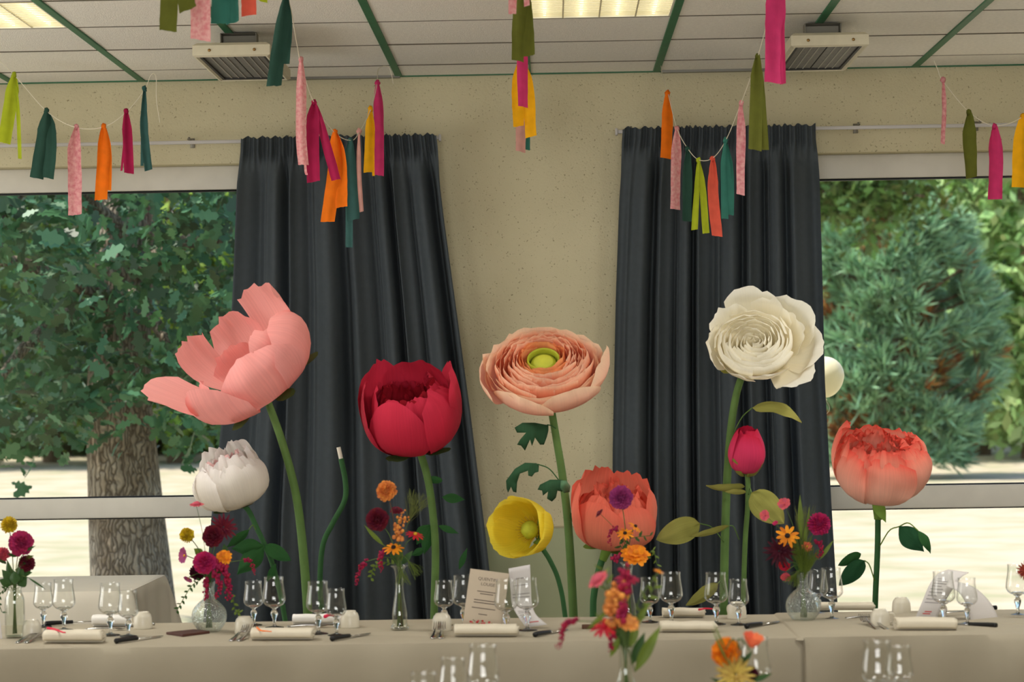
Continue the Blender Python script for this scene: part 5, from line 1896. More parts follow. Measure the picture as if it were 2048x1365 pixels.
def ribbon(px_pts, lift, label, c, w=0.006):
    P = [on_z(x, y, TZ + lift) for x, y in px_pts]
    t = mo('paper_ribbon', *tube(P, lambda q: w * (1 - 0.5 * q), 14, 6), M('ribbon_%d_%d_%d' % c, c, 0.6), at_loc=tuple(P[0]))
    tag(t, label, 'ribbon', 'ribbons lying on napkins')


def yl(px, py, lift):
    return (px, py)


ribbon([(95, 1257), (112, 1260), (124, 1265), (131, 1266)], 0.041, 'bright red ribbon scrap on the napkin at the far left', (214, 30, 64), 0.004)
ribbon([(514, 1256), (522, 1262), (532, 1263), (543, 1264)], 0.036, 'orange ribbon scrap on the middle-left napkin', (240, 120, 40), 0.003)
ribbon([(650, 1234), (658, 1231), (668, 1233)], 0.036, 'pink ribbon scrap on the far napkin below the headless stem', (226, 40, 84), 0.006)
ribbon([(1398, 1220), (1412, 1218), (1428, 1219)], 0.032, 'red ribbon scrap on the far napkin before the white rose stem', (206, 40, 64), 0.004)

# ------------------------------------------------------------------ cutlery
m_steel = M('polished_steel', (186, 184, 180), 0.16, metal=1.0)
m_blk = M('black_handle', (24, 24, 24), 0.35)
CUT = {}


def cut_mesh(nm, vf, mt):
    me = bpy.data.meshes.new(nm)
    me.from_pydata(vf[0], [], vf[1])
    me.materials.append(mt)
    me.shade_smooth()
    return me


def fork_meshes():
    # lies along +y, tines raised at the far end
    def bar(path, w, t):
        V, F = [], []
        n = len(path)
        for k, (x, y, z, ww) in enumerate(path):
            for dx, dz in ((-ww, 0), (ww, 0), (ww, t), (-ww, t)):
                V.append((x + dx, y, z + dz))
        for k in range(n - 1):
            for q in range(4):
                F.append((k * 4 + q, k * 4 + (q + 1) % 4, (k + 1) * 4 + (q + 1) % 4, (k + 1) * 4 + q))
        F += [(3, 2, 1, 0), tuple((n - 1) * 4 + q for q in range(4))]
        return V, F
    handle = bar([(0, 0, 0.0, 0.006), (0, 0.01, 0.0005, 0.0085), (0, 0.06, 0.003, 0.006), (0, 0.11, 0.008, 0.0035), (0, 0.135, 0.006, 0.006), (0, 0.145, 0.004, 0.011)], 0, 0.002)
    tines = []
    for x in (-0.0095, -0.0032, 0.0032, 0.0095):
        tines.append(bar([(x * 0.95, 0.144, 0.004, 0.0022), (x, 0.165, 0.004, 0.0017), (x, 0.185, 0.011, 0.0014), (x, 0.197, 0.020, 0.0006)], 0, 0.0016))
    return handle, tines


def fork(px, py, label, rot=0.0, group='forks on the long table', lift=0.0, tiltx=0.0):
    p = on_z(px, py, TZ) + Vector((0, 0, 0.001 + lift))
    t = thing('fork', tuple(p), label, 'fork', group)
    t.rotation_euler = (tiltx, 0, rot)
    if 'fork' not in CUT:
        h, ti = fork_meshes()
        CUT['fork'] = (cut_mesh('fork_handle', h, m_steel), [cut_mesh('fork_tine', q, m_steel) for q in ti])
    shared('handle', CUT['fork'][0], t)
    for me in CUT['fork'][1]:
        shared('tine', me, t)


for px, py, lb, rt in [(34, 1288, 'left fork of the pair in front of the dahlia jar', -0.12), (52, 1288, 'right fork of the pair in front of the dahlia jar', -0.14), (462, 1284, 'left fork of the pair beside the orange-ribboned napkin', -0.10), (478, 1284, 'right fork of the pair beside the orange-ribboned napkin', -0.12),
                       (866, 1279, 'left fork of the pair beside the menu card', -0.02), (882, 1279, 'right fork of the pair beside the menu card', 0.03), (1757, 1263, 'left fork of the pair at the right setting', 0.12), (1776, 1263, 'right fork of the pair at the right setting', 0.14)]:
    fork(px, py, lb, rt, tiltx=0.055)


def knife(px, py, label, rot=0.0, group='black-handled knives'):
    p = on_z(px, py, TZ) + Vector((0, 0, 0.001))
    t = thing('table_knife', tuple(p), label, 'knife', group)
    t.rotation_euler.z = rot
    if 'knife' not in CUT:
        hv = tube([(0, 0, 0.008), (0, 0.02, 0.009), (0, 0.06, 0.008), (0, 0.095, 0.007)], lambda q: 0.0085 - 0.0025 * q, 12, 10)
        bl = [(-0.006, 0.095, 0.005), (0.006, 0.095, 0.005), (0.009, 0.16, 0.003), (0.006, 0.2, 0.002), (0.0, 0.215, 0.002), (-0.007, 0.2, 0.002), (-0.008, 0.12, 0.004)]
        n = len(bl)
        V = bl + [(x, y, z + 0.0016) for x, y, z in bl]
        F = [tuple(range(n - 1, -1, -1)), tuple(range(n, 2 * n))] + [(i, (i + 1) % n, n + (i + 1) % n, n + i) for i in range(n)]
        CUT['knife'] = (cut_mesh('knife_handle', hv, m_blk), cut_mesh('knife_blade', (V, F), m_steel))
    shared('handle', CUT['knife'][0], t)
    shared('blade', CUT['knife'][1], t)


for px, py, lb, rt in [(232, 1289, 'black-handled knife in front of the left goblet pair', -0.55), (664, 1284, 'black-handled knife in front of the goblets below the headless stem', -0.5), (1070, 1276, 'black-handled knife right of the napkin by the menu card', -0.5),
                       (1493, 1259, 'black-handled knife right of the goblets by the rosebud stem', -0.6), (1993, 1258, 'black-handled knife right of the leaning leaflet', 0.85), (92, 1254, 'black-handled knife on the far side behind the red-ribboned napkin', -0.9), (1992, 1222, 'black-handled knife on the far side at the right edge', 2.0)]:
    knife(px, py, lb, rt)


def spoon(px, py, label, rot):
    p = on_z(px, py, TZ) + Vector((0, 0, 0.001))
    t = thing('teaspoon', tuple(p), label, 'spoon', 'teaspoons')
    t.rotation_euler.z = rot
    if 'spoon' not in CUT:
        hv = tube([(0, 0, 0.003), (0, 0.05, 0.007), (0, 0.095, 0.006)], lambda q: 0.0035 - 0.0015 * q, 10, 8)
        V, F = [], []
        for j in range(5):
            rr = j / 4
            for i in range(16):
                a = 2 * PI * i / 16
                V.append((0.0125 * rr * math.cos(a), 0.113 + 0.02 * rr * math.sin(a), 0.002 + 0.005 * rr * rr))
        for j in range(4):
            for i in range(16):
                F.append((j * 16 + i, j * 16 + (i + 1) % 16, (j + 1) * 16 + (i + 1) % 16, (j + 1) * 16 + i))
        CUT['spoon'] = (cut_mesh('spoon_handle', hv, m_steel), cut_mesh('spoon_bowl', (V, F), m_steel))
    shared('handle', CUT['spoon'][0], t)
    shared('bowl', CUT['spoon'][1], t)


spoon(170, 1263, 'teaspoon lying left of the left goblet pair', -1.5)
spoon(575, 1257, 'teaspoon lying between the two goblet pairs below the pink flower', -1.55)
spoon(1690, 1240, 'teaspoon lying right of the tall goblet before the right window', -1.5)
spoon(308, 1252, 'teaspoon beside the cup left of the round ribbed vase', 0.4)

# ------------------------------------------------------------------ brown folder, wooden block
q = [on_z(332, 1270, TZ), on_z(365, 1275, TZ), on_z(420, 1268, TZ), on_z(388, 1264, TZ)]
V = [tuple(v) for v in q] + [(v.x, v.y, v.z + 0.008) for v in q]
o = mo('leather_folder', V, [(3, 2, 1, 0), (4, 5, 6, 7), (0, 1, 5, 4), (1, 2, 6, 5), (2, 3, 7, 6), (3, 0, 4, 7)], M('brown_leather', (78, 46, 38), 0.5, var=0.1, vs=30), at_loc=tuple(q[0]), smooth=False)
bv = o.modifiers.new('edge', 'BEVEL')
bv.width = 0.0015
tag(o, 'thin dark brown leather folder lying in front of the round ribbed vase', 'folder')
c = on_z(1178, 1259, TZ)
o = mo('wooden_block', *bevel_box(c.x - 0.022, c.x + 0.022, c.y, c.y + 0.03, TZ, TZ + 0.012, 0.002), M('dark_wood', (84, 56, 38), 0.6), at_loc=tuple(c))
tag(o, 'small dark wooden block left of the foreground bouquet', 'block')

# ------------------------------------------------------------------ menu card and leaflets
m_card = M('kraft_beige_card', (198, 182, 160), 0.8, var=0.02, vs=20)
m_paper = M('white_paper', (214, 208, 204), 0.8)
m_ink = M('grey_ink', (96, 84, 78), 0.8)
m_inkr = M('red_ink', (190, 30, 36), 0.8)
m_inkp = M('pink_ink', (206, 96, 96), 0.8)
m_inky = M('ochre_ink', (190, 150, 60), 0.8)
m_inkg = M('green_ink', (86, 96, 70), 0.8)


def flat_quad(c, u, v, w, h):
    return [tuple(c - u * w / 2 - v * h / 2), tuple(c + u * w / 2 - v * h / 2), tuple(c + u * w / 2 + v * h / 2), tuple(c - u * w / 2 + v * h / 2)]


def text_mesh(body, size, origin, u, v, mat, parent, name):
    cu = bpy.data.curves.new(name, 'FONT')
    cu.body = body
    cu.size = size
    cu.align_x = 'CENTER'
    cu.align_y = 'CENTER'
    cu.resolution_u = 3
    tmp = bpy.data.objects.new('tmp', cu)
    col.objects.link(tmp)
    dg = bpy.context.evaluated_depsgraph_get()
    me = bpy.data.meshes.new_from_object(tmp.evaluated_get(dg))
    bpy.data.objects.remove(tmp, do_unlink=True)
    V = [tuple(origin + u * p.co.x + v * p.co.y) for p in me.vertices]
    F = [tuple(p.vertices) for p in me.polygons]
    return mo(name, V, F, mat, parent, smooth=False)


CYc = on_z(960, 1262, TZ).y - 0.0
bl, br_, tl, tr_ = at(921, 1253, CYc), at(1000, 1262, CYc), at(945, 1140, CYc + 0.035), at(1022, 1152, CYc + 0.035)
card = thing('menu_card', tuple((bl + br_) / 2), 'beige printed card reading QUENTIN LOUISE with red flowers along its foot', 'menu card')
u = ((tr_ - tl) + (br_ - bl)).normalized()
vv = (tl - bl)
vv = (vv - u * vv.dot(u)).normalized()
nn = u.cross(vv)
nn = nn if nn.y < 0 else -nn
cen = (bl + br_ + tl + tr_) / 4
cw = ((tr_ - tl).length + (br_ - bl).length) / 2
chh = ((tl - bl).length + (tr_ - br_).length) / 2
low = min(p.z for p in (Vector(q) for q in flat_quad(cen, u, vv, cw, chh)))
cen = cen + Vector((0, 0, TZ + 0.0005 - low))
A4 = flat_quad(cen, u, vv, cw, chh)
B4 = [tuple(Vector(p) - nn * 0.0012) for p in A4]
mo('card', A4 + B4, [(0, 1, 2, 3), (7, 6, 5, 4), (0, 4, 5, 1), (1, 5, 6, 2), (2, 6, 7, 3), (3, 7, 4, 0)], m_card, card, smooth=False)
fr = cen + nn * 0.0006


def on_card(a, b):
    return fr + u * (a * cw) + vv * (b * chh)


text_mesh('QUENTIN', cw * 0.112, on_card(-0.02, 0.345), u, vv, m_ink, card, 'lettering')
text_mesh('LOUISE', cw * 0.112, on_card(-0.0, 0.255), u, vv, m_ink, card, 'lettering')
for a, b, w in [(0, 0.125, 0.50), (0, 0.085, 0.34), (-0.02, -0.03, 0.56), (-0.02, -0.075, 0.56), (-0.03, -0.17, 0.60), (-0.03, -0.275, 0.22)]:
    mo('print_line', flat_quad(on_card(a, b), u, vv, cw * w, chh * 0.014), [(0, 1, 2, 3)], m_ink, card, smooth=False)
rr_ = random.Random(3)
for k in range(26):
    a = -0.30 + 0.62 * (k / 25) + rr_.uniform(-0.02, 0.02)
    b = -0.385 - rr_.uniform(0, 0.075)
    mt = [m_inkr, m_inkp, m_inkg, m_inky, m_inkg, m_inkp][k % 6]
    rad = (0.030 if mt in (m_inkr, m_inkp) else 0.016) * cw
    ce = on_card(a, b) + nn * 0.0002 * (k % 4)
    V = [tuple(ce + u * (rad * math.cos(q * PI / 4) * (1 + 0.3 * nz(q, k))) + vv * (rad * 0.8 * math.sin(q * PI / 4))) for q in range(8)]
    mo('printed_flower', V, [tuple(range(8))], mt, card, smooth=False)


def leaflet(label, pL, pR, Y0, lines, red=None):
    """curled strip of paper: pL, pR are pixel polylines of its two long edges from top to foot, with depth offsets"""
    n = 20
    Lp = smooth_path([at(x, y, Y0 + d) for x, y, d in pL], n)
    Rp = smooth_path([at(x, y, Y0 + d) for x, y, d in pR], n)
    V = []
    m = 7
    for j in range(n):
        for i in range(m):
            V.append(tuple(Lp[j].lerp(Rp[j], i / (m - 1))))
    foot = (Lp[-1] + Rp[-1]) / 2
    t = thing('paper_leaflet', tuple(foot), label, 'leaflet', 'curled paper leaflets')
    o = mo('sheet', V, grid_faces(m, n), m_paper, t)
    s_ = o.modifiers.new('paper', 'SOLIDIFY')
    s_.thickness = 0.0006
    for (f, a, b, mt) in lines:
        k = f * (n - 1)
        j = min(int(k), n - 2)
        g = k - j
        l0, r0 = Lp[j].lerp(Lp[j + 1], g), Rp[j].lerp(Rp[j + 1], g)
        d = (Lp[j + 1] - Lp[j]).normalized()
        wv = (r0 - l0).normalized()
        nrm = wv.cross(d)
        nrm = nrm if nrm.y < 0 else -nrm
        p, q2 = l0.lerp(r0, a) + nrm * 0.0014, l0.lerp(r0, b) + nrm * 0.0014
        hh = 0.0012 if mt is not m_inkr and mt is not m_inkp else 0.002
        mo('print_line', [tuple(p - d * hh), tuple(q2 - d * hh), tuple(q2 + d * hh), tuple(p + d * hh)], [(0, 1, 2, 3)], mt, t, smooth=False)
    return t


m_inkl = M('pale_ink', (138, 132, 132), 0.8)
Yl = on_z(1070, 1256, TZ).y + 0.02
leaflet('white curled printed leaflet standing behind the goblets right of the menu card', [(1017, 1138, 0.02), (1021, 1180, 0.02), (1024, 1210, 0.01), (1035, 1232, -0.03), (1052, 1256, -0.06)],
        [(1060, 1130, 0.02), (1062, 1175, 0.02), (1064, 1208, 0.01), (1072, 1230, -0.03), (1094, 1250, -0.06)], Yl,
        [(0.13, 0.3, 0.68, m_inkl), (0.21, 0.15, 0.88, m_inkl), (0.33, 0.08, 0.92, m_inkl), (0.38, 0.08, 0.92, m_inkl), (0.66, 0.15, 0.7, m_inkl), (0.70, 0.12, 0.7, m_inkl), (0.75, 0.12, 0.45, m_inkl), (0.79, 0.15, 0.65, m_inkl), (0.83, 0.15, 0.6, m_inkl), (0.91, 0.3, 0.8, m_inkp)])
Yl2 = on_z(1910, 1240, TZ).y
leaflet('grey-white printed leaflet leaning with curled-over top before the right window', [(1896, 1140, 0.10), (1873, 1150, 0.06), (1858, 1172, 0.03), (1844, 1205, 0.01), (1829, 1240, 0.0)],
        [(1938, 1146, 0.10), (1922, 1156, 0.06), (1908, 1176, 0.03), (1888, 1208, 0.01), (1872, 1242, 0.0)], Yl2,
        [(0.35 + 0.05 * k, 0.12, 0.5 + 0.25 * ((k * 7) % 3) / 2, m_inkl) for k in range(9)] + [(0.88, 0.3, 0.62, m_inkp), (0.91, 0.25, 0.6, m_inkp)])
leaflet('grey-white blank leaflet arching down to the right behind the goblets at the right setting', [(1898, 1160, 0.03), (1946, 1174, 0.02), (1976, 1200, 0.02), (1990, 1222, 0.02), (1998, 1241, 0.02)],
        [(1892, 1172, -0.03), (1916, 1184, -0.05), (1930, 1204, -0.05), (1938, 1226, -0.05), (1942, 1245, -0.05)], Yl2, [])
Yl3 = on_z(0, 1280, TZ).y + 0.02
leaflet('white leaflet edge at the left picture border', [(-40, 1196, 0.03), (-38, 1240, 0.01), (-36, 1279, 0.0)], [(-8, 1196, 0.03), (0, 1240, 0.01), (5, 1279, 0.0)], Yl3, [(0.3, 0.2, 0.8, m_inkl)])

# ================================================================== VASES AND CUT FLOWERS
g_vase = thin_glass('vase_glass', (0.95, 0.965, 0.94), 0.05, 0.8, 3.0)
g_rib = thin_glass('ribbed_vase_glass', (0.95, 0.97, 0.95), 0.06, 0.6, 2.4, 0.05, ribs=160, haze=0.05)
m_cstem = M('cut_stem', (74, 96, 44), 0.6, var=0.15, vs=40)
m_cstem2 = M('brown_stem', (88, 62, 40), 0.6, var=0.15, vs=40)
m_cleaf = M('cut_leaf', (52, 84, 38), 0.55, var=0.15, vs=30, trans=0.2)
m_cleaf2 = M('lime_cut_leaf', (104, 124, 46), 0.55, var=0.15, vs=30, trans=0.25)


def fm(name, c, c2=None, trans=0.25):
    return M(name, c, 0.7, var=0.12, vs=70, trans=trans, island=0.18, c2=c2)


k_pink = fm('dahlia_pink', (176, 48, 96))
k_mag = fm('dahlia_magenta', (186, 40, 98))
k_bur = fm('dahlia_burgundy', (104, 22, 40), trans=0.12)
k_dk = fm('dahlia_dark', (70, 12, 30), trans=0.1)
k_yel = fm('pompon_yellow', (206, 178, 34))
k_ora = fm('marigold_orange', (236, 140, 28))
k_apr = fm('apricot', (226, 146, 74))
k_pur = fm('dahlia_purple', (164, 62, 120))
k_ros = fm('rose_pink', (206, 88, 104))
k_cos = fm('cosmos_mauve', (160, 70, 118))
k_red = fm('zinnia_red', (186, 30, 52))
k_ama = fm('amaranth', (162, 30, 70))
k_coral = fm('poppy_coral', (224, 108, 76))
k_eye = M('dark_eye', (38, 24, 18), 0.8)
k_gold = M('golden_eye', (204, 150, 40), 0.8, var=0.2, vs=120)


class Vase:
    def __init__(self, name, label, prof, px, py, glass, Y=None, group='flower vases on the tables'):
        p = on_z(px, py, TZ) if Y is None else on_z(px, ty(px, Y), TZ)
        self.p = p + Vector((0, 0, 0.0))
        self.t = thing(name, tuple(self.p), label, 'vase', group)
        N = 40
        po = [lerp_prof(prof, i / N) for i in range(N + 1)]
        th = 0.0022
        inner = [(max(0.0006, r - th), max(z, 0.006)) for r, z in po][::-1]
        mo('body', *lathe([(0.0006, 0.0)] + po + inner + [(0.0006, 0.006)], 36, tuple(self.p)), glass, self.t)
        self.h = prof[-1][1]
        self.neck = min(r for r, z in prof if z > self.h * 0.6)
        self.bot = prof[1][0] * 0.6
        rr, zz = max(prof, key=lambda q: q[0])

    def lip(self, prof_r):
        V, F = lathe([(prof_r - 0.002, self.h - 0.001), (prof_r + 0.0015, self.h), (prof_r + 0.0015, self.h + 0.002), (prof_r - 0.002, self.h + 0.002), (prof_r - 0.002, self.h - 0.001)], 28, tuple(self.p))
        mo('rim', V, F, g_vase, self.t)


JAR = [(0.024, 0.0), (0.029, 0.003), (0.031, 0.02), (0.031, 0.105), (0.029, 0.125), (0.023, 0.142), (0.022, 0.15), (0.024, 0.156)]
ROUND = [(0.026, 0.0), (0.034, 0.003), (0.050, 0.024), (0.056, 0.048), (0.051, 0.072), (0.034, 0.092), (0.020, 0.104), (0.0175, 0.118), (0.0175, 0.142), (0.021, 0.156)]
BUD = [(0.024, 0.0), (0.029, 0.004), (0.028, 0.012), (0.024, 0.02), (0.024, 0.05), (0.020, 0.08), (0.015, 0.11), (0.012, 0.14), (0.0125, 0.17), (0.016, 0.19), (0.026, 0.202)]
BOTTLE = [(0.026, 0.0), (0.030, 0.004), (0.030, 0.05), (0.027, 0.075), (0.018, 0.1), (0.0145, 0.12), (0.0145, 0.165), (0.017, 0.170)]

v1 = Vase('glass_jar', 'clear glass jar of dahlias at the far left of the table', JAR, 30, 1276, g_vase)
v1.lip(0.024)
v2 = Vase('round_vase', 'round ribbed glass vase of mixed flowers left of the goblet pairs', ROUND, 419, 1264, g_rib)
v2.lip(0.021)
v3 = Vase('bud_vase', 'slender flared glass bud vase below the crimson paper peony', BUD, 800, 1261, g_vase)
v3.lip(0.026)
v4 = Vase('bud_vase', 'slender glass bud vase hidden behind the foreground bouquet', BUD, 1258, 1254, g_vase)
v5 = Vase('round_vase', 'round ribbed glass vase of mixed flowers beside the right curtain edge', ROUND, 1607, 1243, g_rib)
v5.lip(0.021)
v6 = Vase('bottle_vase', 'blurred glass bottle vase in the foreground centre', BOTTLE, 1253, 0, g_vase, Y=4.95)
v6.lip(0.017)
v7 = Vase('bottle_vase', 'blurred foreground vase under the orange dahlia, below the picture edge', BOTTLE, 1475, 0, g_vase, Y=4.9)
v8 = Vase('bud_vase', 'vase just beyond the right picture edge', BUD, 2085, 1236, g_vase)


def place(Vl, P, A, k):
    f, r, z = frame(A)
    return [tuple(Vector(P) + (f * v[0] + r * v[1] + z * v[2]) * k) for v in Vl]


def petal_ring(n, r0, r1, w, z0, z1, curve=0.0, seed=0, point=0.0, jit=0.08, phase=0.0):
    """flat ring of petals: 9-vertex blades from r0 to r1"""
    V, F = [], []
    q = random.Random(seed)
    for k in range(n):
        a = 2 * PI * (k + phase) / n + q.uniform(-jit, jit)
        L = q.uniform(0.88, 1.08)
        ca, sa = math.cos(a), math.sin(a)
        b = len(V)
        for j, (t, ww) in enumerate(((0.0, 0.35), (0.45, 0.9), (0.8, 1.0 - point * 0.5), (1.0, 0.45 - 0.4 * point))):
            rr = r0 + (r1 * L - r0) * t
            zz = z0 + (z1 - z0) * t - curve * t * t
            for s in (-1, 0, 1):
                V.append((rr * ca - s * ww * w * sa, rr * sa + s * ww * w * ca, zz + 0.18 * w * abs(s)))
        for j in range(3):
            for i in range(2):
                F.append((b + j * 3 + i, b + j * 3 + i + 1, b + (j + 1) * 3 + i + 1, b + (j + 1) * 3 + i))
    return V, F


def pompon(n=90, seed=0, cap=0.75, w=0.20, spike=0.0):
    """ball of small overlapping petals, radius 1, axis +z"""
    parts = []
    V, F = [], []
    q = random.Random(seed)
    ga = PI * (3 - 5 ** 0.5)
    for k in range(n):
        z = 1 - (1 + cap) * (k + 0.5) / n
        rr = math.sqrt(max(0, 1 - z * z))
        a = ga * k
        d = Vector((rr * math.cos(a), rr * math.sin(a), z))
        up = Vector((0, 0, 1))
        tan = up.cross(d)
        if tan.length < 1e-3:
            tan = Vector((1, 0, 0))
        tan.normalize()
        lift = d.cross(tan)
        L = q.uniform(0.92, 1.08) + spike * q.random()
        b = len(V)
        ww = w * q.uniform(0.85, 1.1)
        for t, wd, cu in ((0.45, 0.5, 0.0), (0.8, 1.0, 0.0), (1.0, 0.55 - 0.4 * (spike > 0), -0.06)):
            for s in (-1, 0, 1):
                V.append(tuple(d * (L * t) + tan * (s * ww * wd) + lift * (ww * (0.45 * abs(s) + cu))))
        for j in range(2):
            for i in range(2):
                F.append((b + j * 3 + i, b + j * 3 + i + 1, b + (j + 1) * 3 + i + 1, b + (j + 1) * 3 + i))
    core = blob((0, 0, 0), 0.6, 1, 0.0, 10, 7)
    return join((V, F), core)


BLOOM = {}


def bloom(kind, seed=0):
    """list of (part name, V, F, material slot) in unit size, axis +z"""
    if kind == 'pompon':
        return [('bloom', *pompon(150, seed, 0.8, 0.17), 0)]
    if kind == 'dahlia':
        return [('bloom', *pompon(80, seed, 0.45, 0.25), 0)]
    if kind == 'spiky':
        return [('bloom', *join(petal_ring(16, 0.1, 1.0, 0.10, 0.0, 0.05, 0.1, seed, 1.0), petal_ring(15, 0.1, 0.9, 0.10, 0.1, 0.3, 0.05, seed + 1, 1.0, phase=0.5), petal_ring(12, 0.08, 0.68, 0.09, 0.15, 0.55, 0.0, seed + 2, 1.0), petal_ring(9, 0.05, 0.4, 0.08, 0.2, 0.62, 0.0, seed + 3, 1.0)), 0)]
    if kind == 'zinnia':
        return [('bloom', *join(petal_ring(14, 0.15, 1.0, 0.20, 0.0, 0.0, 0.12, seed), petal_ring(12, 0.15, 0.8, 0.18, 0.08, 0.16, 0.06, seed + 1, phase=0.5), petal_ring(10, 0.12, 0.58, 0.16, 0.14, 0.28, 0.02, seed + 2)), 0), ('eye', *blob((0, 0, 0.18), 0.22, seed, 0.2, 10, 7, (1, 1, 0.8)), 1)]
    if kind == 'daisy':
        return [('bloom', *petal_ring(11, 0.15, 1.0, 0.17, 0.0, 0.05, 0.2, seed, 0.5), 0), ('eye', *blob((0, 0, 0.1), 0.22, seed, 0.15, 10, 7, (1, 1, 0.9)), 1)]
    if kind == 'cosmos':
        return [('bloom', *petal_ring(8, 0.08, 1.0, 0.36, 0.0, 0.35, 0.05, seed, 0.0, 0.03), 0), ('eye', *blob((0, 0, 0.08), 0.16, seed, 0.2, 8, 6), 1)]
    if kind == 'scabiosa':
        return [('bloom', *join(petal_ring(18, 0.2, 1.0, 0.16, 0.0, 0.1, 0.1, seed), blob((0, 0, 0.12), 0.55, seed, 0.3, 14, 8, (1, 1, 0.55))), 0), ('calyx', *petal_ring(9, 0.1, 0.5, 0.07, -0.05, -0.25, 0.0, seed, 1.0), 2)]
    if kind == 'cup':
        return [('bloom', *petal_ring(5, 0.1, 0.85, 0.55, 0.0, 1.0, 0.0, seed, 0.0, 0.05), 0)]


def stem_to(vase, head, dirn, n=12, seed=0):
    q = random.Random(seed)
    m_ = vase.p + Vector((q.uniform(-0.5, 0.5) * vase.neck, q.uniform(-0.5, 0.5) * vase.neck, vase.h))
    dx = max(-1, min(1, (head.x - vase.p.x) * 8))
    m_.x = vase.p.x + dx * vase.neck * 0.55
    b_ = vase.p + Vector((-dx * vase.bot * 0.7 + q.uniform(-0.2, 0.2) * vase.bot, q.uniform(-0.4, 0.4) * vase.bot, 0.012))
    mid = m_.lerp(head, 0.5) + Vector((0, 0, 0.02))
    mid.x = m_.x + (head.x - m_.x) * 0.38
    return [head, mid, m_, b_]


BG = 'cut flowers in the vases'


def flower(name, kind, label, vase, px, py, size, mats, face=(0, -0.5, 0.8), Y=None, cat='flower', seed=None, leaves_=0, stem_r=0.0016, stem=None):
    Y = vase.p.y + (Y or 0.0)
    seed = int(px * 7 + py) if seed is None else seed
    head = at(px, py, Y)
    k = size / 2 * Y / FOC
    t = thing(name, tuple(vase.p + Vector((0, 0, 0.012))), label, cat, BG)
    ms = list(mats) + [m_cstem]
    for pn, V, F, slot in bloom(kind, seed):
        mt = m_cleaf if slot == 2 else mats[min(slot, len(mats) - 1)]
        mo(pn, place(V, head, face, k), F, mt, t)
    f_, r_, z_ = frame(face)
    pts = stem_to(vase, head - z_ * (0.25 * k), face, seed=seed)
    mo('stem', *tube(pts, stem_r, 18, 6), stem or m_cstem, t)
    q = random.Random(seed)
    for i in range(leaves_):
        f = 0.25 + 0.2 * i
        p0 = pts[0].lerp(pts[2], f)
        ang = q.uniform(0, 6.28)
        p1 = p0 + Vector((math.cos(ang), 0.6 * math.sin(ang), q.uniform(-0.1, 0.5))).normalized() * q.uniform(0.03, 0.05)
        V, F, _ = leaf_surf(p0, p1, 0.018, 0.3, 0.2, 0.1, 5, 7, 'lance', i)
        mo('leaf', V, F, m_cleaf, t)
    return t


def spike(name, label, vase, pts, rad, mat, Y=0.0, n=26, cat='flower', seed=0, taper=0.5, bead=1.0, mat2=None):
    """flower spike or tassel: small florets crowded along a curved line; the stem runs on into the vase"""
    Y = vase.p.y + Y
    P = smooth_path([at(x, y, Y) for x, y in pts], n)
    t = thing(name, tuple(vase.p + Vector((0, 0, 0.012))), label, cat, BG)
    r = rad * Y / FOC
    q = random.Random(seed + int(pts[0][0]))
    parts = []
    for i, p in enumerate(P):
        f = i / (n - 1)
        for j in range(3):
            off = Vector((q.uniform(-1, 1), q.uniform(-1, 1), q.uniform(-1, 1))) * r * 0.8
            parts.append(blob(p + off, r * (1 - taper * f) * q.uniform(0.5, 0.8) * bead, i + j, 0.3, 7, 5))
    V, F = join(*parts)
    o = mo('florets', V, F, mat, t)
    o['kind'] = 'stuff'
    st = stem_to(vase, P[0], None, seed=seed)
    mo('stem', *tube(st, 0.0013, 16, 6), m_cstem, t)
    return t


def sprig(name, label, vase, pts, leafpx, mat, Y=0.0, n=10, width=0.5, cat='foliage', seed=0, shape='ovate', droop=0.1):
    """leafy sprig: stem through pixel points from the vase mouth outwards with leaves either side"""
    Y = vase.p.y + Y
    P = smooth_path([at(x, y, Y) for x, y in pts], 24)
    t = thing(name, tuple(vase.p + Vector((0, 0, 0.012))), label, cat, 'greenery in the vases')
    q = random.Random(seed)
    st = stem_to(vase, P[0], None, seed=seed)
    mo('stem', *tube(list(reversed(P)) + st[1:] if (P[0] - st[2]).length > 0.02 else list(reversed(P)) + st[2:], 0.0012, 30, 5), m_cstem, t)
    L = leafpx * Y / FOC
    for i in range(n):
        f = (i + 1) / n
        p0 = P[min(23, int(f * 23))]
        d = (P[min(23, int(f * 23) + 1)] - P[max(0, int(f * 23) - 1)]).normalized()
        side = d.cross(Vector((0, 1, 0))) * (1 if i % 2 else -1)
        p1 = p0 + (d * 0.5 + side * q.uniform(0.5, 1.0) + Vector((0, q.uniform(-0.6, 0.6), 0))).normalized() * L * q.uniform(0.75, 1.2)
        V, F, _ = leaf_surf(p0, p1, L * width, q.uniform(0, 0.6), 0.2, droop, 5, 7, shape, i + seed)
        mo('leaf', V, F, mat, t)
    return t


def blade(name, label, vase, p0, p1, wpx, mat, Y=0.0, seed=0):
    Y = vase.p.y + Y
    a, b = at(p0[0], p0[1], Y), at(p1[0], p1[1], Y)
    t = thing(name, tuple(vase.p + Vector((0, 0, 0.012))), label, 'foliage', 'greenery in the vases')
    V, F, _ = leaf_surf(a, b, wpx * Y / FOC, 0.2, 0.25, 0.12, 5, 12, 'lance', seed)
    mo('leaf', V, F, mat, t)
    st = stem_to(vase, a, None, seed=seed)
    mo('stem', *tube(st, 0.0014, 14, 6), m_cstem, t)


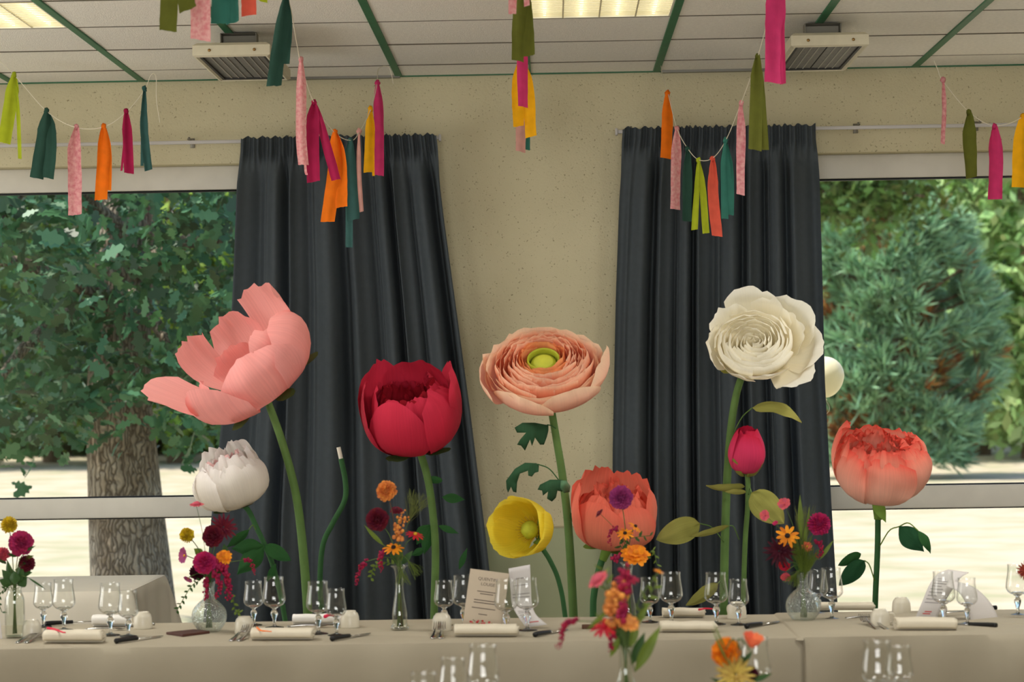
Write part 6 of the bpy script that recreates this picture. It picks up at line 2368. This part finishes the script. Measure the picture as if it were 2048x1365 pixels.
def plume(name, label, vase, p0, p1, spread, n, mat, Y=0.0, seed=0):
    """feathery grass head: fine bristles fanning from a stalk"""
    Y = vase.p.y + Y
    a, b = at(p0[0], p0[1], Y), at(p1[0], p1[1], Y)
    t = thing(name, tuple(vase.p + Vector((0, 0, 0.012))), label, 'foliage', 'greenery in the vases')
    q = random.Random(seed)
    d = b - a
    side = d.cross(Vector((0, 1, 0))).normalized()
    parts = []
    for i in range(n):
        f = q.random() * 0.5
        st = a + d * f
        e = a + d * q.uniform(0.75, 1.1) + side * (q.uniform(-1, 1) * spread * Y / FOC) + Vector((0, q.uniform(-0.03, 0.03), 0))
        parts.append(tube([st, (st + e) / 2 + side * q.uniform(-0.006, 0.006), e], 0.00045, 6, 3, cap=False))
    V, F = join(*parts)
    o = mo('bristles', V, F, mat, t)
    o['kind'] = 'stuff'
    mo('stem', *tube([a + d * 0.5] + stem_to(vase, a, None, seed=seed), 0.0012, 18, 5), m_cstem, t)


# ---- V1: dahlias in the jar, far left
flower('pompon_dahlia', 'pompon', 'yellow pompon dahlia topmost in the jar at the far left', v1, 18, 1051, 34, [k_yel], (0, -0.4, 0.9))
flower('dahlia', 'dahlia', 'large pink dahlia just below the yellow pompon at the far left', v1, 42, 1088, 50, [k_pink], (0.2, -0.75, 0.5), -0.02, leaves_=2)
flower('pompon_dahlia', 'pompon', 'burgundy pompon dahlia lowest in the far left jar', v1, 53, 1128, 34, [k_bur], (0.4, -0.5, 0.5), 0.0, leaves_=2)
flower('dahlia', 'dahlia', 'dusky pink dahlia cut by the left picture edge', v1, 5, 1111, 32, [k_ros], (-0.3, -0.6, 0.6), 0.0, leaves_=1)
for i, (a, b, w, lb) in enumerate([((30, 1172), (4, 1140), 26, 'broad green leaf leaning left over the far left jar'), ((36, 1172), (54, 1156), 24, 'broad green leaf leaning right over the far left jar'),
                                   ((30, 1170), (28, 1142), 24, 'upright green leaf in the middle of the far left jar'), ((56, 1156), (92, 1180), 4, 'thin curved blade arching right from the far left jar'), ((50, 1104), (72, 1092), 5, 'narrow leaf beside the pink dahlia at the far left')]):
    blade('jar_leaf', lb, v1, a, b, w, m_cleaf, -0.01 * i, i)
sprig('trailing_sprig', 'small-leaved green sprig trailing left from the far left jar', v1, [(20, 1176), (8, 1180), (-4, 1200), (4, 1225)], 9, m_cleaf, 0.0, 10, 0.7, seed=4)

# ---- V2: round ribbed vase
flower('scabiosa', 'scabiosa', 'small pink scabiosa on a long thin stem above the round ribbed vase', v2, 393, 1010, 30, [k_ros], (0.0, -0.25, 1), stem_r=0.0009)
flower('pompon_dahlia', 'pompon', 'yellow pompon dahlia left of the round vase bouquet', v2, 374, 1071, 30, [k_yel], (-0.6, -0.6, 0.2))
flower('dahlia', 'dahlia', 'round burgundy dahlia high in the round vase bouquet', v2, 426, 1073, 44, [k_bur], (0.0, -0.9, 0.3), -0.02)
flower('cactus_dahlia', 'spiky', 'deep red spiky dahlia at the top right of the round vase bouquet', v2, 446, 1056, 62, [k_bur], (0.35, -0.8, 0.3), 0.03)
flower('dahlia', 'dahlia', 'bright pink dahlia at the heart of the round vase bouquet', v2, 409, 1126, 46, [k_mag], (-0.05, -0.85, 0.4), -0.04)
flower('cosmos', 'cosmos', 'mauve cosmos at the left of the round vase bouquet', v2, 370, 1112, 34, [k_cos, k_gold], (-0.75, -0.6, 0.1))
flower('cosmos', 'cosmos', 'small mauve cosmos bud drooping left of the round vase', v2, 377, 1157, 20, [k_cos, k_gold], (-0.3, -0.5, -0.6))
flower('marigold', 'zinnia', 'orange marigold at the right of the round vase bouquet', v2, 447, 1115, 34, [k_ora, k_ora], (0.1, -0.8, 0.4), -0.01)
flower('dahlia', 'dahlia', 'dark red dahlia tucked under the bright pink one', v2, 395, 1145, 32, [k_dk], (-0.4, -0.5, -0.3), 0.02)
spike('amaranth', 'drooping amaranth tassel left of centre over the round vase neck', v2, [(412, 1158), (411, 1180), (412, 1200)], 6, k_ama, -0.02, 12, seed=1)
spike('amaranth', 'long drooping amaranth tassel right of the round vase neck', v2, [(436, 1128), (448, 1140), (456, 1165), (458, 1198)], 8, k_ama, -0.02, 22, seed=2)
spike('amaranth', 'amaranth tassel hanging in front of the right amaranth tassel', v2, [(430, 1145), (440, 1170), (434, 1195)], 6, k_ama, -0.035, 14, seed=3)
spike('amaranth', 'lone amaranth tip curving out right of the round vase bouquet', v2, [(490, 1120), (499, 1122), (505, 1132), (508, 1148)], 4, k_ama, 0.0, 14, seed=5)
sprig('trailing_sprig', 'dark small-leaved sprig trailing left of the round vase', v2, [(402, 1160), (384, 1172), (366, 1200), (354, 1222)], 9, m_cleaf, 0.0, 14, 0.75, seed=6)
sprig('trailing_sprig', 'small-leaved sprig drooping right of the round vase', v2, [(440, 1165), (465, 1195), (470, 1222), (478, 1226)], 10, m_cleaf2, 0.01, 12, 0.75, seed=7)
blade('vase_leaf', 'green leaf below the yellow pompon in the round vase bouquet', v2, (406, 1112), (388, 1098), 18, m_cleaf2, 0.01, 1)
blade('vase_leaf', 'grey-green leaf behind the burgundy dahlia of the round vase', v2, (452, 1112), (448, 1088), 14, m_cleaf, 0.02, 2)

# ---- V3: bud vase under the crimson peony
flower('dahlia', 'dahlia', 'apricot dahlia topmost in the bud vase', v3, 773, 983, 42, [k_apr], (-0.3, -0.7, 0.5), stem=m_cstem2)
flower('dahlia', 'dahlia', 'dusky burgundy dahlia left in the bud vase', v3, 755, 1040, 46, [k_bur], (-0.1, -0.9, 0.2), -0.01)
flower('dahlia', 'zinnia', 'small dark red dahlia behind the snapdragon in the bud vase', v3, 793, 1021, 28, [k_bur, k_dk], (0.1, -0.4, 0.8), 0.02)
spike('snapdragon', 'apricot snapdragon spike in the bud vase', v3, [(797, 1076), (798, 1058), (803, 1044), (812, 1030)], 12, k_apr, -0.01, 18, seed=9, bead=0.55)
flower('zinnia', 'daisy', 'red zinnia with yellow eye at the right of the bud vase', v3, 830, 1070, 38, [k_red, k_gold], (0.25, -0.35, 0.9), -0.01)
flower('rudbeckia', 'daisy', 'orange rudbeckia low in the bud vase', v3, 787, 1097, 44, [k_ora, k_eye], (0.0, -0.5, 0.8), -0.02)
spike('amaranth', 'amaranth tassel hanging at the far left of the bud vase', v3, [(732, 1124), (722, 1134), (715, 1152), (713, 1172)], 4.5, k_ama, 0.0, 18, seed=10)
spike('amaranth', 'amaranth tassel hanging close to the bud vase lip', v3, [(764, 1104), (760, 1120), (762, 1142)], 5, k_ama, -0.01, 14, seed=11)
sprig('trailing_sprig', 'round-leaved sprig trailing left over the bud vase lip', v3, [(790, 1130), (766, 1125), (748, 1135), (742, 1158)], 10, m_cleaf2, 0.0, 14, 0.8, seed=12)
blade('vase_leaf', 'lance leaf leaning left in the bud vase', v3, (768, 1092), (728, 1050), 10, m_cleaf2, 0.0, 3)
plume('grass_plume', 'feathery foxtail grass at the right of the bud vase', v3, (816, 1048), (840, 990), 26, 70, M('grass_bristle', (104, 112, 58), 0.7), 0.01, 1)
plume('fennel_frond', 'wispy green frond drooping right of the bud vase lip', v3, (815, 1120), (838, 1150), 14, 40, m_cleaf2, -0.01, 2)
plume('fennel_frond', 'wispy green frond below the flared lip of the bud vase', v3, (802, 1128), (806, 1170), 16, 40, m_cleaf2, -0.03, 3)

# ---- V4: bud vase behind the foreground bouquet
flower('pompon_dahlia', 'pompon', 'purple pompon dahlia in front of the coral paper peony', v4, 1242, 996, 48, [k_pur], (0.0, -0.85, 0.3))
flower('scabiosa', 'scabiosa', 'small dark scabiosa head before the coral paper peony', v4, 1199, 1027, 22, [k_bur], (-0.7, -0.2, 0.6), stem_r=0.0008)
flower('rudbeckia', 'daisy', 'yellow rudbeckia with black eye below the purple pompon', v4, 1250, 1068, 36, [k_ora, k_eye], (0.0, -0.6, 0.7), -0.01)
flower('rudbeckia', 'daisy', 'yellow rudbeckia leaning right above the orange marigold', v4, 1270, 1054, 34, [k_ora, k_eye], (0.5, -0.2, 0.6), 0.01)
flower('marigold', 'zinnia', 'large orange marigold in front of the coral paper peony', v4, 1271, 1109, 60, [k_ora, k_ora], (0.1, -0.6, 0.7), -0.02)
spike('amaranth', 'purple amaranth tip curling before the coral paper peony', v4, [(1234, 1058), (1224, 1058), (1219, 1074), (1220, 1088)], 4.5, k_ama, 0.0, 14, seed=14)
sprig('leafy_sprig', 'dark green sprig between the rudbeckias and the marigold', v4, [(1250, 1105), (1240, 1085), (1268, 1076), (1300, 1072)], 14, m_cleaf, 0.01, 10, 0.6, seed=15)
sprig('leafy_sprig', 'thin green sprig right of the orange marigold', v4, [(1290, 1120), (1306, 1102), (1314, 1130)], 10, m_cleaf2, 0.02, 8, 0.6, seed=16)
spike('celosia', 'dark crimson celosia under the orange marigold', v4, [(1236, 1112), (1230, 1122), (1226, 1118)], 6, k_ama, -0.01, 8, seed=17)

# ---- V5: round ribbed vase at the right
flower('dahlia', 'pompon', 'bright magenta dahlia at the right of the right-hand round vase', v5, 1638, 1049, 46, [k_mag], (0.15, -0.6, 0.7))
flower('rudbeckia', 'daisy', 'orange rudbeckia topmost left in the right-hand round vase', v5, 1575, 1073, 50, [k_ora, k_eye], (-0.1, -0.8, 0.4), -0.02)
flower('cactus_dahlia', 'spiky', 'large dark burgundy spiky dahlia in the right-hand round vase', v5, 1560, 1103, 72, [k_dk], (-0.4, -0.8, 0.1))
flower('cosmos', 'cosmos', 'pink cosmos high beside the olive leaf', v5, 1569, 1010, 26, [k_ros, k_ros], (-0.3, -0.7, 0.4), stem_r=0.0008)
flower('cosmos', 'cosmos', 'pale pink cosmos in front of the olive leaf', v5, 1531, 1032, 24, [k_ros, k_ros], (-0.5, -0.6, 0.2), stem_r=0.0008)
flower('cosmos', 'cosmos', 'tiny pink cosmos bud above the orange rudbeckia', v5, 1551, 1048, 12, [k_mag, k_ros], (-0.3, -0.5, 0.5), stem_r=0.0008)
flower('snapdragon', 'cup', 'salmon pink bloom drooping left over the right-hand round vase', v5, 1573, 1146, 26, [k_ros], (-0.2, -0.6, -0.7), -0.01)
flower('zinnia', 'zinnia', 'dark red zinnia under the spiky dahlia in the right-hand round vase', v5, 1568, 1133, 26, [k_red, k_dk], (-0.3, -0.6, -0.3), 0.0)
spike('amaranth', 'amaranth loop below the magenta dahlia at the right', v5, [(1632, 1082), (1642, 1090), (1642, 1106), (1632, 1112)], 5, k_ama, -0.01, 14, seed=20)
flower('marigold', 'zinnia', 'small orange-red marigold in the middle of the right-hand round vase', v5, 1614, 1094, 22, [k_coral, k_gold], (0.1, -0.8, 0.2), -0.01)
plume('fennel_frond', 'dense feathery green frond filling the right-hand round vase bouquet', v5, (1606, 1160), (1600, 1080), 26, 120, m_cleaf2, -0.015, 5)
plume('fennel_frond', 'feathery green frond drooping left over the right-hand round vase', v5, (1600, 1140), (1582, 1170), 18, 70, m_cleaf2, -0.02, 6)
blade('vase_leaf', 'tall blurred green blade rising from the right-hand round vase', v5, (1604, 1080), (1600, 990), 12, m_cleaf2, 0.02, 6)
blade('vase_leaf', 'arching green blade at the right of the right-hand round vase', v5, (1640, 1120), (1668, 1080), 8, m_cleaf2, 0.0, 7)

# ---- V6: blurred foreground bouquet
flower('yarrow', 'scabiosa', 'blurred rose-pink flower head at the left of the foreground bouquet', v6, 1196, 1160, 46, [k_ros], (-0.5, -0.4, 0.6))
spike('celosia', 'blurred magenta celosia in the foreground bouquet', v6, [(1250, 1180), (1250, 1160), (1248, 1138)], 12, k_ama, 0.0, 12, seed=30)
flower('celosia', 'daisy', 'blurred crimson bloom in the upper foreground bouquet', v6, 1254, 1158, 56, [k_ama, k_ama], (0, -0.3, 0.9), 0.01)
spike('snapdragon', 'blurred apricot snapdragon at the centre of the foreground bouquet', v6, [(1226, 1240), (1228, 1210), (1234, 1190), (1244, 1180)], 20, k_apr, 0.0, 22, seed=31, bead=0.5, taper=0.2)
spike('amaranth', 'blurred magenta amaranth in the middle of the foreground bouquet', v6, [(1240, 1235), (1246, 1220), (1248, 1204)], 9, k_ama, -0.03, 10, seed=32)
flower('yarrow', 'scabiosa', 'blurred apricot head low in the foreground bouquet', v6, 1256, 1246, 48, [k_apr], (0.2, -0.6, 0.7), -0.02)
flower('zinnia', 'daisy', 'blurred bright red flower low left in the foreground bouquet', v6, 1208, 1255, 56, [k_red, k_red], (-0.2, -0.5, 0.6), 0.0)
spike('amaranth', 'blurred amaranth spray reaching far left from the foreground bouquet', v6, [(1150, 1242), (1132, 1248), (1124, 1262), (1124, 1276), (1116, 1296)], 5.5, k_ama, 0.0, 24, seed=33)
spike('amaranth', 'blurred amaranth tip hanging over the foreground vase neck', v6, [(1228, 1268), (1222, 1285), (1221, 1300)], 6, k_ama, -0.01, 10, seed=34)
flower('marigold', 'daisy', 'blurred small yellow flower at the right of the foreground bouquet', v6, 1318, 1143, 22, [k_ora, k_gold], (0.4, -0.2, 0.9), 0.0)
blade('vase_leaf', 'long blurred blade curving right of the foreground vase', v6, (1270, 1345), (1322, 1252), 24, m_cleaf2, 0.0, 8)
blade('vase_leaf', 'blurred dark leaf right of the foreground vase neck', v6, (1264, 1330), (1290, 1265), 22, m_cleaf, 0.02, 9)
blade('vase_leaf', 'blurred leaf hanging left of the foreground vase neck', v6, (1238, 1276), (1220, 1316), 16, m_cleaf2, 0.0, 10)
blade('vase_leaf', 'thin blurred leaf pointing left from the foreground bouquet', v6, (1214, 1222), (1172, 1262), 10, m_cleaf2, 0.0, 11)
sprig('leafy_sprig', 'blurred yellow-green sprig at the right of the foreground bouquet', v6, [(1268, 1250), (1285, 1212), (1300, 1190), (1314, 1166)], 22, m_cleaf2, 0.0, 8, 0.4, seed=35)
sprig('leafy_sprig', 'blurred yellow-green sprig at the upper left of the foreground bouquet', v6, [(1240, 1230), (1222, 1190), (1212, 1165), (1206, 1140)], 22, m_cleaf2, 0.01, 8, 0.4, seed=36)

# ---- V7: second foreground bouquet at the bottom edge
flower('pompon_dahlia', 'dahlia', 'blurred orange dahlia at the bottom edge right of centre', v7, 1452, 1306, 58, [k_ora], (-0.1, -0.85, 0.4))
flower('poppy', 'cup', 'blurred coral poppy at the bottom edge right of the orange dahlia', v7, 1502, 1296, 50, [k_coral], (0.25, -0.25, 0.95), 0.0)
flower('lily', 'spiky', 'blurred pale yellow-green star flower at the bottom edge', v7, 1470, 1352, 90, [fm('pale_lime_petal', (196, 170, 88))], (0.0, -0.85, 0.5), -0.02)
flower('scabiosa', 'dahlia', 'blurred dark maroon bloom at the bottom edge', v7, 1500, 1350, 34, [k_dk], (0.3, -0.6, 0.5), 0.01)
blade('vase_leaf', 'blurred thin blade rising left of the coral poppy', v7, (1458, 1330), (1424, 1256), 5, m_cleaf2, -0.03, 12)
blade('vase_leaf', 'blurred second thin blade beside the orange dahlia', v7, (1452, 1300), (1426, 1244), 4, m_cleaf2, -0.03, 13)
blade('vase_leaf', 'blurred green blade between the orange dahlia and the poppy', v7, (1480, 1335), (1506, 1302), 12, m_cleaf, 0.0, 14)
blade('vase_leaf', 'blurred dark leaf at the bottom edge right of the star flower', v7, (1500, 1365), (1545, 1348), 12, m_cleaf, 0.0, 15)

# ---- V8: bloom entering from the right edge
flower('lily', 'spiky', 'brick red bloom entering at the right picture edge', v8, 2052, 1142, 42, [fm('brick_red', (150, 60, 40))], (-0.5, -0.6, 0.4))

# ---- extra greenery that thickens the bouquets
for i, (a, b, w, mt, lb) in enumerate([((26, 1168), (14, 1120), 16, m_cleaf, 'upright green leaf behind the dusky pink dahlia at the far left'), ((34, 1160), (62, 1142), 14, m_cleaf, 'green leaf below the burgundy pompon at the far left'),
                                       ((22, 1172), (-2, 1160), 20, m_cleaf, 'low green leaf at the left picture edge in the jar'), ((46, 1120), (68, 1112), 9, m_cleaf2, 'small pointed leaf beside the burgundy pompon'), ((40, 1165), (42, 1130), 18, m_cleaf, 'green leaf between the two lower dahlias of the far left jar')]):
    blade('jar_leaf', lb, v1, a, b, w, mt, 0.01 - 0.006 * i, 20 + i)
for i, (a, b, w, mt, lb) in enumerate([((418, 1160), (398, 1130), 16, m_cleaf, 'dark leaf under the bright pink dahlia of the round vase'), ((424, 1158), (446, 1134), 16, m_cleaf, 'dark leaf behind the orange marigold of the round vase'), ((420, 1160), (422, 1100), 12, m_cleaf, 'upright dark leaf in the middle of the round vase')]):
    blade('vase_leaf', lb, v2, a, b, w, mt, 0.02, 30 + i)
for i, (a, b, w, mt, lb) in enumerate([((800, 1130), (778, 1106), 14, m_cleaf, 'dark leaf left under the rudbeckia in the bud vase'), ((803, 1130), (826, 1102), 14, m_cleaf, 'dark leaf right under the zinnia in the bud vase'), ((800, 1128), (800, 1090), 14, m_cleaf2, 'upright green leaf behind the rudbeckia in the bud vase')]):
    blade('vase_leaf', lb, v3, a, b, w, mt, 0.015, 40 + i)
for i, (a, b, w, mt, lb) in enumerate([((1604, 1150), (1584, 1110), 14, m_cleaf, 'green leaf behind the spiky dahlia of the right-hand vase'), ((1608, 1150), (1630, 1112), 12, m_cleaf2, 'green leaf behind the amaranth loop of the right-hand vase'), ((1606, 1120), (1620, 1010), 8, m_cleaf2, 'second tall green blade in the right-hand vase')]):
    blade('vase_leaf', lb, v5, a, b, w, mt, 0.02, 50 + i)
plume('fennel_frond', 'feathery green frond at the right inside the right-hand vase bouquet', v5, (1608, 1160), (1624, 1100), 16, 90, m_cleaf2, -0.02, 9)
plume('fennel_frond', 'dark feathery frond behind the magenta dahlia of the right-hand vase', v5, (1606, 1120), (1612, 1020), 24, 80, M('grass_bristle', (104, 112, 58)), 0.02, 10)
for i, (a, b, w, mt, lb) in enumerate([((1250, 1300), (1226, 1226), 26, m_cleaf, 'blurred dark leaf behind the apricot snapdragon in the foreground'), ((1256, 1300), (1276, 1236), 24, m_cleaf2, 'blurred yellow-green leaf behind the low apricot head'), ((1252, 1296), (1250, 1190), 20, m_cleaf, 'blurred upright leaf in the middle of the foreground bouquet'),
                                       ((1246, 1290), (1190, 1226), 14, m_cleaf2, 'blurred leaf reaching up left behind the bright red flower'), ((1262, 1262), (1300, 1206), 16, m_cleaf2, 'blurred leaf reaching up right in the foreground bouquet')]):
    blade('vase_leaf', lb, v6, a, b, w, mt, 0.03, 60 + i)
flower('yarrow', 'scabiosa', 'blurred second apricot head in the middle of the foreground bouquet', v6, 1228, 1212, 46, [k_apr], (-0.2, -0.7, 0.6), 0.01)
flower('yarrow', 'scabiosa', 'blurred third apricot head upper middle of the foreground bouquet', v6, 1240, 1190, 42, [k_apr], (0.2, -0.6, 0.7), 0.02)
for i, (a, b, w, mt, lb) in enumerate([((1470, 1380), (1440, 1345), 16, m_cleaf, 'blurred dark leaf left of the star flower at the bottom edge'), ((1474, 1380), (1420, 1356), 12, m_cleaf, 'blurred narrow leaf at the bottom edge left of the star flower')]):
    blade('vase_leaf', lb, v7, a, b, w, mt, 0.02, 70 + i)
